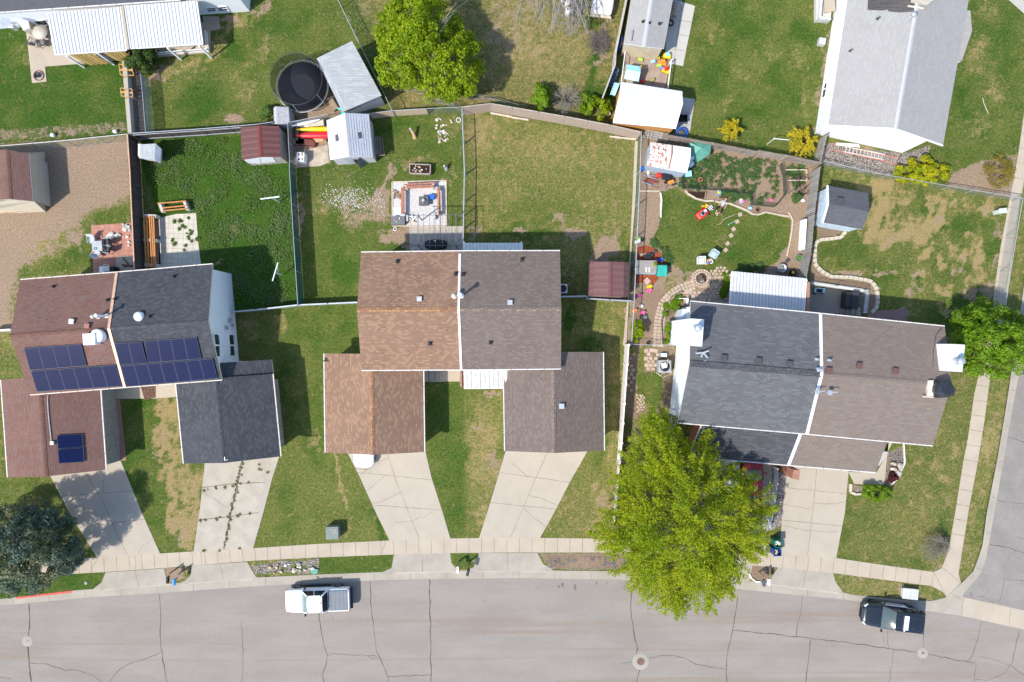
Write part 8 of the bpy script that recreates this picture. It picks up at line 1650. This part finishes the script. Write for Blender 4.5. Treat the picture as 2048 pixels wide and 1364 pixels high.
mb.build('grate',[pm('burnt_iron',(.07,.055,.045),.8)],T)
def edging(label,pts,w=.13,h=.14,mt=STONE,cat='edging'):
 T=thing('garden_edging',label,cat,W(*pts[0],0))
 for a,b in zip(pts,pts[1:]):
  mb=MB();p,q=W(*a,h),W(*b,h);mb.bar((p.x,p.y,h/2),(q.x,q.y,h/2),w*random.uniform(.8,1.2),h);mb.build('edging_piece',[mt],T)
PE=pm('pale_edge_timber',(.48,.40,.3),.9,var=.15,scale=5)
edging('pale curved edging between lawn and vegetable bed',[(1372,380),(1374,386),(1392,397),(1412,402),(1428,401)],mt=PE);edging('pale curved log edging along the garden lawn top',[(1430,402),(1445,406),(1460,407),(1478,414),(1495,421),(1505,428),(1517,429),(1532,424),(1560,430),(1578,433)],mt=PE);edging('twisted twig edging on the right of the garden lawn',[(1578,424),(1586,440),(1584,460),(1580,485),(1574,512)],.09,mt=PE)
edging('white edging on the left of the garden lawn',[(1321,385),(1323,398),(1322,418),(1322,435)],mt=pm('white_edge',(.6,.56,.5)));edging('dark edging curve on the left of the garden lawn',[(1321,436),(1316,455),(1303,477)],.07,.08,WOOD);edging('timber edging frame of the dark soil bed',[(1412,383),(1410,400)],.08,.1,WOOD)
edging('dark curved metal edging of the green leafy bed',[(1326,688),(1324,645),(1330,615),(1345,592),(1362,582),(1368,584)],.05,.15,DGREY);edging('pale timber edging of the fenced bare run',[(1280,382),(1320,382)],.1,.1,PE)
edging('white stone edging of the corner rock bed',[(1808,887),(1810,925),(1798,955),(1782,971)],.12,.1,pm('white_edge',(.6,.56,.5)));edging('pale stone edging beside the hedge',[(1702,968),(1702,985),(1712,989),(1726,988)],.2,.16,STONE);edging('pale wood edging of the gravel pad',[(784,364),(892,361),(893,452),(785,452),(784,364)],.09,.08,PE);edging('white edging round the tree island',[(1499,1148),(1503,1157),(1513,1164),(1521,1164)],.1,.1,WHITE)
c=W(1602,357,0);T=thing('raised_bed_frame','pale timber frame of the wired garden bed by the fence','bed frame',c)
for a,b in(((1571,340),(1613,340)),((1613,340),(1613,361)),((1613,361),(1575,361))):mb=MB();mb.bar(W(*a,.2),W(*b,.2),.08,.2);mb.build('board',[PE],T)
mb=MB();rr=random.Random(2)
for i in range(34):x,y=rr.uniform(1585,1612),rr.uniform(344,388);a=W(x,y,.1);mb.path([a,a+Vector((rr.uniform(-.4,.4),rr.uniform(-.4,.4),.4)),a+Vector((rr.uniform(-.7,.7),rr.uniform(-.7,.7),.15))],.014,4)
solo(mb,'wire_hoops',[BLACK],'tangle of black wire hoops over the right hand garden bed','wire hoops')
mb=MB();pk=W(1403,296,1.5);ring=[W(x,y,z)for x,y,z in((1381,285,1.2),(1384,283,.9),(1404,283,1.1),(1423,288,1.1),(1420,308,.9),(1406,318,.5),(1392,326,.05),(1382,312,.8))]
for a,b in zip(ring,ring[1:]+ring[:1]):mb.face([pk,a,b][::-1]if(a-pk).cross(b-pk).z<0 else[pk,a,b],0);mb.face([a,b,Vector((b.x,b.y,0)),Vector((a.x,a.y,0))],0)
solo(mb,'green_tarp',[pm('tarp_green',(.11,.3,.235),.45,var=.1)],'green tarp draped over a heap beside the rusty shed','tarp')
for i,(x,y)in enumerate(((1381,316),(1381,328))):mb=MB();c=W(x,y,.5);mb.lathe((c.x,c.y,0),[(.24,0),(.26,.7),(.2,.74),(.01,.74)],16);solo(mb,'barrel',[pm('pale_barrel',(.6,.66,.62),.5)],('upper','lower')[i]+' pale barrel against the rusty shed side','barrel','pale barrels by the rusty shed')
mb=MB();c=W(1377,347,.5);mb.box(c-Vector((0,0,.22)),(.5,.44,.44),.1,taper=1.1);solo(mb,'blue_crate',[LBLU],'light blue crate at the rusty shed corner','crate',bevel=.02)
c=W(1334,354,.6);T=thing('snow_blower','black and red machine parked below the rusty shed','machine',(c.x,c.y,0),None,-.2);mb=MB();mb.box((0,.05,.4),(.75,.5,.35));mb.build('housing',[BLACK],T,local=True,bevel=.06);mb=MB();mb.ball((-.6,.1,.3),(.28,.22,.2));mb.build('fuel_can',[RED],T,local=True)
for s in(-1,1):mb=MB();mb.tube((.1,s*.3,.2),(.1,s*.4,.2),.2,n=14);mb.build('wheel',[RUBBER],T,local=True)
c=W(1341,365,.4);T=thing('garden_tiller','orange and black tiller beside the black machine','machine',(c.x,c.y,0),None,.3);mb=MB();mb.box((.05,.05,.35),(.5,.25,.2));mb.build('engine',[ORA],T,local=True,bevel=.04);mb=MB();mb.path([(-.2,0,.3),(-.6,-.25,.5),(-.9,-.5,.6)],.03,6);mb.build('handle',[GALV],T,local=True)
for s in(-1,1):mb=MB();mb.torus((.25,s*.22,.2),.15,.05,14,6,0,Matrix.Rotation(math.pi/2,3,'X'));mb.build('wheel',[RUBBER],T,local=True)
mb=MB();rr=random.Random(6)
for i in range(12):a=W(1288+rr.uniform(-5,5),352+rr.uniform(-6,16),.08+i*.015);b=a+Vector((rr.uniform(.8,1.3),rr.uniform(-.5,.0),rr.uniform(0,.1)));mb.bar(a,b,.05,.04,rr.choice((0,0,1)))
solo(mb,'scrap_pile',[pm('rust_red_metal',(.25,.07,.05)),GALV],'heap of rust red metal and rakes by the wire fence','scrap heap')
mb=MB();c=W(1296,343,.12);mb.ball(c,(.2,.34,.14));solo(mb,'cream_bag',[TRIM],'cream coloured bag lying at the rusty shed corner','bag')
mb=MB();c=W(1283,338,.1);mb.box(c,(.24,.3,.3));solo(mb,'blue_bucket',[BLU],'small blue bucket by the wire fence corner','bucket')
rr=random.Random(3)
for x,y,mt,lab in((1486,402,PINK,'pink toy on the soil by the log edging'),(1482,399,TRIM,'cream pot on the soil by the log edging'),(1482,404,pm('lilac',(.4,.4,.6)),'lilac pot on the soil by the log edging'),(1500,416,LBLU,'light blue pot on the soil by the log edging'),(1606,401,WHITE,'crumpled white bag on the garden soil'),(1543,400,PINK,'bright pink flower clump in the vegetable bed')):mb=MB();c=W(x,y,.1);mb.ball(c,(.18,.13,.11),9,6,0,.15,int(x+y));solo(mb,'garden_pot' if 'pot' in lab else 'toy' if 'toy' in lab else 'flower_clump' if 'flower' in lab else 'bag',[mt],lab,'garden pot' if 'pot' in lab else 'garden item')
c=W(1515,420,0);T=thing('tyre_planter','rusty ring planter on the soil by the log edging','planter',c);mb=MB();mb.torus(c+Vector((0,0,.06)),.17,.05,16,6);mb.build('ring',[RUSTY],T);mb=MB();mb.ball(c+Vector((0,0,.04)),(.11,.11,.06),8,5,0,.2);mb.build('soil',[SOIL],T)
mb=MB();c=W(1605,472,.1);mb.bar(W(1607,440,.5),W(1603,500,.5),.2,.9);solo(mb,'white_board',[WHITE],'long white board leaning on the wood fence','board')
mb=MB();mb.bar(W(1357,597,.2),W(1371,597,.2),.05,.3);mb.bar(W(1375,597,.6),W(1374,608,.6),.18,.1);solo(mb,'garden_ledge',[WHITE],'white ledge by the house corner planting','ledge')
c=W(1265,147,1.3);T=thing('playhouse','light blue roofed plastic playhouse on the play pad','playhouse',(c.x,c.y,0));r0,r1=W(1252,139,1.5),W(1281,144,1.5)
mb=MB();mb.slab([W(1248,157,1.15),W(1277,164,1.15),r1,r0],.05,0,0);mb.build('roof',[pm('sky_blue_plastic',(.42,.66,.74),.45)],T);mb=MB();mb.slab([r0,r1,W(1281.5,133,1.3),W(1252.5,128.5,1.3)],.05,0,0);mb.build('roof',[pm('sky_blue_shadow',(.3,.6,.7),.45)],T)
mb=MB();mb.prism([(p.x,p.y)for p in(W(1252,133,.8),W(1278,137,.8),W(1275,160,.8),W(1249,155,.8))],0,1.12,0);mb.build('wall',[pm('cream_plastic',(.55,.5,.38),.5)],T)
mb=MB();mb.box((W(1280,139,.7)),(.1,.3,.9),-.1);mb.build('door',[YEL],T)
for x,y,mt,lab in((1334,112,YEL,'blue and yellow toy truck on the walk beside the play pad'),(1325,126,ORA,'orange toy slide on the play pad'),(1318,131,LIME,'lime green toy on the play pad'),(1324,136,pm('purple_plastic',(.25,.2,.5),.4),'purple toy pushchair on the play pad'),(1332,141,YEL,'yellow and orange toy by the lawn rail'),(1281,119,LIME,'small lime toy near the beige shed wall'),(1284,163,RED,'red toy by the white metal garage'),(1305,160,pm('olive_toy',(.3,.28,.08)),'olive toy near the white metal garage'),(1315,115,YEL,'small yellow toy at the beige shed corner'),(1306,123,LBLU,'small light blue toy in the middle of the play pad')):
 c=W(x,y,.2);T=thing('toy',lab,'toy',(c.x,c.y,.03));s=.5 if 'truck' in lab or 'slide' in lab or 'yellow and' in lab else .3;mb=MB();mb.box(c,(s*1.3,s*.8,.2),rr.uniform(-.4,.4));mb.build('body',[mt],T,bevel=.05)
 if s>.4:mb=MB();mb.box(c+Vector((.02,.08,.16)),(s*.7,s*.6,.2),rr.uniform(-.4,.4));mb.build('seat',[LBLU if 'truck' in lab else RED if 'yellow and' in lab else ORA],T,bevel=.05)
for lab,P,mt in(('blue climbing frame pieces leaning on the board fence',[(1232,140),(1222,168)],pm('denim_plastic',(.08,.16,.4),.5)),('light blue slide leaning beside the white metal garage',[(1234,166),(1225,190)],LBLU)):
 mb=MB();a,b=W(*P[0],.9),W(*P[1],.5);L_=(b-a).length
 if 'climb' in lab:
  for i in range(5):q=a.lerp(b,i/4);mb.torus(q,.2,.05,12,6)
 else:mb.bar(a,b,.38,.06);mb.bar(a+Vector((-.2,0,.08)),b+Vector((-.2,0,.08)),.06,.12);mb.bar(a+Vector((.2,0,.08)),b+Vector((.2,0,.08)),.06,.12)
 solo(mb,'climbing_frame' if 'climb' in lab else 'toy_slide',[mt],lab,'play equipment')
mb=MB();mb.box(W(1241,88,.5),(.14,1.0,.8),-.25);solo(mb,'blue_pool_toy',[BLU],'deep blue toy wedged beside the board fence','toy',bevel=.04);mb=MB();mb.ball(W(1244,88,.5),(.14,.22,.25));solo(mb,'orange_toy',[ORA],'orange toy next to the deep blue one','toy')
c=W(1363,266,.35);T=thing('mini_trampoline','small round blue edged trampoline by the wood fence','trampoline',(c.x,c.y,0));mb=MB();mb.torus(c,.44,.055,28,8);mb.build('pad',[pm('royal_blue',(.01,.1,.6),.4)],T);mb=MB();mb.lathe(c,[(.4,-.01),(.4,0),(.01,0)],28);mb.build('mat',[pm('mat_grey',(.09,.1,.11))],T)
for i in range(4):t=i*1.57+.5;mb=MB();mb.tube((c.x+.42*math.cos(t),c.y+.42*math.sin(t),0),(c.x+.42*math.cos(t),c.y+.42*math.sin(t),.34),.02,n=6);mb.build('leg',[GALV],T)
c=W(1365,238,.3);T=thing('wheelbarrow','black wheelbarrow tray beside the white metal garage','wheelbarrow',(c.x,c.y,0));mb=MB();A=[(-.35,-.28),(.35,-.28),(.35,.28),(-.35,.28)]
for i in range(4):a,b=A[i],A[(i+1)%4];mb.face([(c.x+a[0]*.6,c.y+a[1]*.6,.2),(c.x+b[0]*.6,c.y+b[1]*.6,.2),(c.x+b[0],c.y+b[1],.5),(c.x+a[0],c.y+a[1],.5)],0);mb.bar((c.x+a[0],c.y+a[1],.5),(c.x+b[0],c.y+b[1],.5),.04,.04)
mb.face([(c.x+x*.6,c.y+y*.6,.2)for x,y in A],0);mb.build('tray',[BLACK],T);mb=MB();mb.torus((c.x-.4,c.y,.17),.13,.04,14,6,0,Matrix.Rotation(math.pi/2,3,'X'));mb.build('wheel',[RUBBER],T)
c=W(80,64,.72);T=thing('round_table','round pale patio table with a shadowed top beside the house','table',(c.x,c.y,0));mb=MB();mb.lathe((c.x,c.y,.7),[(.62,0),(.62,.035),(.01,.035)],32);mb.build('tabletop',[pm('pale_table',(.42,.38,.32),.5)],T);mb=MB();mb.lathe((c.x,c.y,0),[(.3,0),(.06,.1),(.06,.7)],14);mb.build('pedestal',[DGREY],T)
for i,(x,y,rz)in enumerate(((67,84,2.6),(84,86,3.4))):chair(('wire','woven brown')[i]+' patio chair at the round table',x,y,rz,(pm('wire_mesh',(.3,.27,.24),.6),pm('woven_brown',(.2,.18,.16),.8))[i],DGREY,group='chairs at the round table')
c=W(77,151,.1);T=thing('fire_bowl','black fire bowl with rust ring on the small pad','fire pit',(c.x,c.y,0));mb=MB();mb.lathe((c.x-.08,c.y,0),[(.1,.02),(.24,.22),(.2,.22),(.02,.12)],18);mb.build('bowl',[BLACK],T);mb=MB();mb.torus((c.x,c.y,.1),.4,.035,24,6);mb.build('ring',[RUSTY],T)
for i,(x,y)in enumerate(((105,270),(230,263))):mb=MB();c=W(x,y,.2);mb.lathe((c.x,c.y,0),[(.12,0),(.15,.3),(.01,.28)],12);solo(mb,'bucket',[WHITE],('white bucket by the fence under the left house lawn','white bucket near the fence corner by the low wall')[i],'bucket')
for i,(x,y,s)in enumerate(((1136,23,.3),(1132,3,.42))):mb=MB();c=W(x,y,.45);mb.lathe((c.x,c.y,0),[(s*.8,0),(s,.2),(s,.6),(s*.7,.72),(.05,.72)],18);mb.tube((c.x-.06,c.y+.05,.7),(c.x-.06,c.y+.05,.8),.06,n=8,m=1);solo(mb,'metal_tank',[OLDW,BLACK],('small','larger')[i]+' cream round tank under the bare tree','tank')
def ac(label,px,py,s,h,mt):
 c=W(px,py,h);T=thing('air_conditioner',label,'air conditioner',(c.x,c.y,0));mb=MB();mb.box((c.x,c.y,h/2),(s,s,h));mb.build('cabinet',[mt],T,bevel=.05);mb=MB()
 for r in(.1,.2,.3,.38):mb.torus((c.x,c.y,h+.012),s*r,.012,20,5)
 mb.build('fan_grille',[DGREY],T);mb=MB();mb.lathe((c.x,c.y,h),[(s*.38,0),(s*.38,.006),(.01,.006)],24);mb.build('fan',[BLACK],T);return c
ac('grey air conditioner beside the slate roofed wall',1330,733,1.05,.85,pm('ac_grey',(.3,.31,.32),.5));ac('small white air conditioner beside the grey brown roof',1126,577,.75,.7,pm('ac_white',(.55,.55,.54),.5))
mb=MB();c=W(1328,731,.95);mb.box(c,(.42,.4,.06),.3);solo(mb,'paper_sack',[WHITE],'white sheet lying on the grey air conditioner','sheet')
mb=MB();mb.path([W(x,y,z)for x,y,z in((1336,718,.95),(1334,733,.95),(1322,751,.1),(1312,745,.05),(1326,755,.05),(1342,748,.05),(1344,738,.3))],.025,5);solo(mb,'garden_hose',[pm('hose_cream',(.5,.45,.33))],'cream hose draped over the grey air conditioner','hose')
c=W(1328,710,.35);mb=MB();mb.box(c-Vector((0,0,.17)),(.5,.3,.34),-.05);mb.box(c+Vector((0,0,.02)),(.44,.24,.04),-.05,1);solo(mb,'cooler_box',[LBLU,WHITE],'light blue box above the grey air conditioner','box')
c=W(1383,861,.2);T=thing('ladder','aluminium ladder leaning against the slate roofed wall','ladder',W(1345,862,0));a,b=W(1344,870,0.05),W(1349,828,2.8);mb=MB();off=Vector((.2,0,0))
for s in(-1,1):mb=MB();mb.bar(a+off*s,b+off*s,.04,.08);mb.build('rail',[GALV],T)
for i in range(9):mb=MB();p=a.lerp(b,(i+.5)/9);mb.tube(p-off,p+off,.02,n=5);mb.build('rung',[GALV],T)
T=thing('ladder','long pale extension ladder lying on the gravel by the white house','ladder',W(1735,300,0));a,b=W(1688,298,.1),W(1768,314,.1);dd=(b-a).normalized();nn=Vector((-dd.y,dd.x,0))*.22
for s in(-1,1):mb=MB();mb.bar(a+nn*s,b+nn*s,.05,.08);mb.build('rail',[pm('pale_ladder',(.6,.57,.52),.5)],T)
for i in range(11):mb=MB();p=a.lerp(b,(i+.5)/11);mb.tube(p-nn,p+nn,.025,n=5);mb.build('rung',[pm('pale_ladder',(.6,.57,.52))],T)
T=thing('ladder','red fibreglass ladder lying under the pale one','ladder',W(1720,305,0));a,b=W(1658,292,.06),W(1795,322,.06);dd=(b-a).normalized();nn=Vector((-dd.y,dd.x,0))*.24
for s in(-1,1):mb=MB();mb.bar(a+nn*s,b+nn*s,.05,.08);mb.build('rail',[pm('ladder_red',(.5,.2,.14),.6)],T)
for i in range(18):mb=MB();p=a.lerp(b,(i+.5)/18);mb.tube(p-nn,p+nn,.02,n=5);mb.build('rung',[GALV],T)
mb=MB();mb.bar(W(1672,288,.1),W(1717,291,.1),.2,.1);mb.bar(W(1690,290,.2),W(1719,293,.2),.15,.06);solo(mb,'gutter_lengths',[WHITE],'white gutter lengths lying along the white house wall','gutter lengths')
mb=MB();c=W(1645,82,.4);mb.box(c-Vector((0,0,.2)),(.55,.55,.5),-.15);solo(mb,'window_well',[pm('grey_box',(.45,.45,.46),.5)],'small grey box beside the white house wall','box',bevel=.03)
mb=MB();mb.path([W(x,y,.05)for x,y in((1965,195),(1968,207),(1977,228))],.03,5);solo(mb,'stick',[pm('pale_stick',(.45,.4,.3))],'pale curved stick lying on the far right lawn','stick')
mb=MB();a,b=W(1549,277,1.6),W(1582,281,.2);mb.tube((a.x,a.y,0),a,.03,n=6);mb.tube(a,W(1578,280,1.5),.03,n=6);mb.ball(a,.07);solo(mb,'bird_feeder_pole',[WHITE],'thin white pole beside the larger forsythia','pole')
for lab,q,mt,hh in(('upright broken log stump standing in the yard',[(821,258),(826,268),(830,276)],PW_,.8),('small stone statue standing on the lawn',[(889,332),(893,338)],pm('grey_statue',(.36,.35,.36),.9),.6)):
 c=W(*q[-1],0);t=W(*q[0],hh);T=thing('tree_stump' if 'log' in lab else 'garden_statue',lab,'stump' if 'log' in lab else 'statue',c);mb=MB();mb.path([c,c.lerp(t,.5)+Vector((.05,.03,.05)),t],.17,9,0,.09);mb.build('base' if 'statue' in lab else 'stem',[mt],T);mb=MB();mb.ball(t,(.13,.12,.16),9,6,0,.1,2);mb.build('top',[pm('grey_statue',(.36,.35,.36))],T)
rocks('landscape_rock','pale rock in the heap near the chain link fence',[(876,262),(896,258),(900,284),(878,286)],34,.05,.13,[WR,GR_,TR,TR,GR_],11,.02,'heap of rocks by the chain link fence');rocks('landscape_rock','scattered pale rock above the rock heap',[(862,236),(908,236),(900,258),(872,258)],10,.07,.14,[WR,TR],12,.02,'scattered rocks')
c=W(917,240,.05);mb=MB();mb.torus(c,.18,.03,18,6);solo(mb,'hose_ring',[WHITE],'white ring lying by the chain link fence','ring')
c=W(790,458,.05);mb=MB();mb.torus(c,.13,.03,18,6);solo(mb,'hose_ring',[WHITE],'white ring on the dirt below the storage box','ring')
rocks('landscape_rock','rounded boulder in the corner rock bed',[(1776,925),(1803,925),(1798,945),(1785,950)],8,.14,.26,[WR,GR_,TR],13,.08,'boulders in the corner rock bed');c=W(1796,946,.2);mb=MB();mb.ball(c,(.32,.25,.22),10,6,0,.15,6);solo(mb,'boulder',[GR_],'largest grey boulder beside the maroon shrub','boulder')
rocks('landscape_rock','large pale rock in the pebble verge strip',[(515,1130),(628,1122),(628,1142),(520,1148)],22,.08,.2,[WR,TR,GR_],14,.03,'large rocks in the verge strip')
c=W(630,1143,.05);mb=MB();mb.prism([(c.x-.35,c.y+.2),(c.x-.1,c.y+.25),(c.x+.3,c.y+.18),(c.x+.22,c.y-.1),(c.x-.05,c.y-.22),(c.x-.33,c.y-.12)],.04,.14,0);solo(mb,'green_cover',[pm('faded_green',(.1,.3,.22),.6)],'faded green plastic cover in the verge strip','cover')
P=scatter([(640,370),(745,355),(770,400),(770,440),(700,440),(640,410)],2000,5);keep=np.exp(-((P[:,0]-695)/45)**2-((P[:,1]-400)/20)**2)+.5*np.exp(-((P[:,0]-768)/12)**2-((P[:,1]-395)/40)**2)>RNG.random(len(P));P=P[keep];mb=MB()
for x,y in P:c=W(x,y,.03);r=random.uniform(.015,.042);mb.box(c,(r*2,r*1.4,.03),random.uniform(0,3))
solo(mb,'white_chips',[WR],'white rock chips strewn over the patchy lawn','rock chips',kind='stuff')
mb=MB();rr=random.Random(77)
for pl,n in((P,0),(scatter([(300,150),(420,130),(400,170),(310,200)],60,6),60),(scatter([(900,1060),(960,240),(1000,700),(700,200)],10,7),0),(scatter([(680,30),(720,20),(750,130),(700,60)],50,8),50),(scatter([(600,345),(740,330),(740,360),(610,380)],60,9),60)):
 for x,y in pl[:n]:c=W(x,y,.03);mb.box(c,(rr.uniform(.02,.045),.02,.02),rr.uniform(0,3))
solo(mb,'litter',[WHITE],'tiny white petals and litter scattered on the lawns','litter',kind='stuff')
def skinned(name,joints,edges,mat,parent,sub=2,root=0):
 me=bpy.data.meshes.new(name);me.from_pydata([j[0]for j in joints],edges,[]);o=bpy.data.objects.new(name,me);COL.objects.link(o);o.parent=parent
 md=o.modifiers.new('skin','SKIN');md.use_smooth_shade=True;sv=me.skin_vertices[0]if me.skin_vertices else None
 for i,j in enumerate(joints):r=j[1];me.skin_vertices[0].data[i].radius=r if isinstance(r,tuple)else(r,r);me.skin_vertices[0].data[i].use_root=i==root
 s=o.modifiers.new('sub','SUBSURF');s.levels=sub;s.render_levels=sub;me.materials.append(mat);return o
hd,ft_=W(1451,399,.12),W(1437,422,.1);ang=math.atan2(hd.y-ft_.y,hd.x-ft_.x)
T=thing('person','person in a grey tee and black cropped leggings lying on the lawn','person',(W(1443,412,0)),None,ang)
SKIN=pm('skin',(.5,.29,.2),.6,var=.06);TEE=pm('grey_tee',(.36,.41,.42),.85,var=.08);LEG=pm('black_leggings',(.013,.013,.016),.8);HAIR=pm('brown_hair',(.07,.035,.02),.7)
J=[((-.08,0,.12),(.12,.09)),((.12,0,.12),(.125,.09)),((.34,0,.125),(.14,.095)),((.45,0,.13),(.07,.065)),((.53,0,.14),(.055,.055)),((.60,0,.14),(.075,.09)),((.68,0,.14),(.08,.095)),((.745,0,.14),(.05,.06)),((.40,.18,.12),.055),((.2,.3,.08),.042),((.0,.24,.06),.033),((-.05,.22,.06),.028),((.40,-.18,.12),.055),((.24,-.31,.08),.042),((.04,-.3,.06),.033),((-.01,-.29,.06),.028),((-.14,.1,.12),.085),((-.4,.3,.22),.062),((-.66,.08,.09),.04),((-.70,.06,.06),.035),((-.78,.12,.09),.028),((-.14,-.1,.12),.085),((-.46,-.22,.2),.062),((-.74,-.02,.08),.04),((-.78,0,.06),.035),((-.84,-.08,.09),.028)]
E=[(0,1),(1,2),(2,3),(3,4),(4,5),(5,6),(6,7),(2,8),(8,9),(9,10),(10,11),(2,12),(12,13),(13,14),(14,15),(0,16),(16,17),(17,18),(18,19),(19,20),(0,21),(21,22),(22,23),(23,24),(24,25)]
for hx,hy,s,rt in((-.05,.22,1,11),(-.01,-.29,-1,15)):
 for i,L in enumerate((.06,.07,.072,.065)):
  b=len(J);o=(i-1.5)*.016;J+=[((hx-.05,hy+o,.055),.0085),((hx-.05-L,hy+o*1.4,.04+.006*i),.0075)];E+=[(rt,b),(b,b+1)]
 b=len(J);J+=[((hx-.02,hy-s*.035,.06),.009),((hx-.05,hy-s*.05,.055),.008)];E+=[(rt,b),(b,b+1)]
body=skinned('body',J,E,SKIN,T)
skinned('shirt',[((-.1,0,.12),(.15,.105)),((.12,0,.12),(.145,.105)),((.33,0,.125),(.16,.11)),((.43,0,.13),(.09,.08)),((.40,.17,.12),.075),((.3,.24,.1),.065),((.40,-.17,.12),.075),((.31,-.25,.1),.065)],[(0,1),(1,2),(2,3),(2,4),(4,5),(2,6),(6,7)],TEE,T)
skinned('leggings',[((-.06,0,.12),(.13,.1)),((-.14,.1,.12),.095),((-.4,.3,.22),.072),((-.56,.17,.14),.055),((-.14,-.1,.12),.095),((-.46,-.22,.2),.072),((-.62,-.11,.13),.055)],[(0,1),(1,2),(2,3),(0,4),(4,5),(5,6)],LEG,T)
skinned('hair',[((.70,0,.125),(.095,.1)),((.76,0,.12),(.09,.09)),((.80,.05,.07),(.07,.06)),((.78,-.08,.06),(.07,.05)),((.66,-.1,.07),(.05,.05))],[(0,1),(1,2),(1,3),(3,4)],HAIR,T)
for s in(-1,1):
 mb=MB();mb.ball((.675,s*.032,.232),.011,8,6);mb.build('eye',[BLACK],T,local=True);mb=MB();mb.ball((.66,s*.085,.14),(.03,.012,.02),8,6);mb.build('ear',[SKIN],T,local=True)
 mb=MB();mb.ball((-.76 if s>0 else-.82,.1 if s>0 else-.06,.075),(.1,.045,.05),10,6);mb.build('shoe',[pm('pale_shoe',(.6,.5,.4))],T,local=True)
mb=MB();mb.ball((.645,0,.24),(.022,.014,.02),8,6);mb.build('nose',[SKIN],T,local=True);mb=MB();mb.ball((.612,0,.225),(.008,.024,.008),8,5);mb.build('mouth',[pm('lips',(.4,.12,.1))],T,local=True)
mb=MB();mb.lathe((.27,.02,.231),[(.075,-.02),(.075,.004),(.01,.008)],16);mb.build('shirt_print',[pm('pale_yellow_print',(.6,.58,.3))],T,local=True)
cam=bpy.data.cameras.new('camera');cam.sensor_width=36;cam.lens=F/2048*36;cam.clip_end=3000
co=bpy.data.objects.new('camera',cam);COL.objects.link(co);co.location=(0,0,H);co.rotation_euler=(0,0,0);SC.camera=co
EL=math.radians(51);az=Vector((0.8,0.6,0))
sun=bpy.data.lights.new('sun','SUN');sun.energy=3.0;sun.angle=math.radians(1.5);sun.color=(1.0,0.945,0.86)
so=bpy.data.objects.new('sun',sun);COL.objects.link(so)
so.rotation_euler=Vector((az.x*math.cos(EL),az.y*math.cos(EL),-math.sin(EL))).to_track_quat('-Z','Y').to_euler();so.location=(-30,-20,60)
w=bpy.data.worlds.new('World');SC.world=w;w.use_nodes=True
nt=w.node_tree;sky=nt.nodes.new('ShaderNodeTexSky');sky.sky_type='NISHITA';sky.sun_disc=False;sky.sun_elevation=EL;sky.sun_rotation=math.radians(233.1);sky.dust_density=2.0;sky.air_density=1.0;sky.altitude=1400
nt.links.new(sky.outputs[0],nt.nodes['Background'].inputs[0]);nt.nodes['Background'].inputs[1].default_value=0.15
SC.view_settings.view_transform='Standard';SC.view_settings.look='None';SC.view_settings.gamma=1;SC.view_settings.exposure=1.0
SC.cycles.max_bounces=5;SC.cycles.transparent_max_bounces=12;SC.cycles.sample_clamp_indirect=6
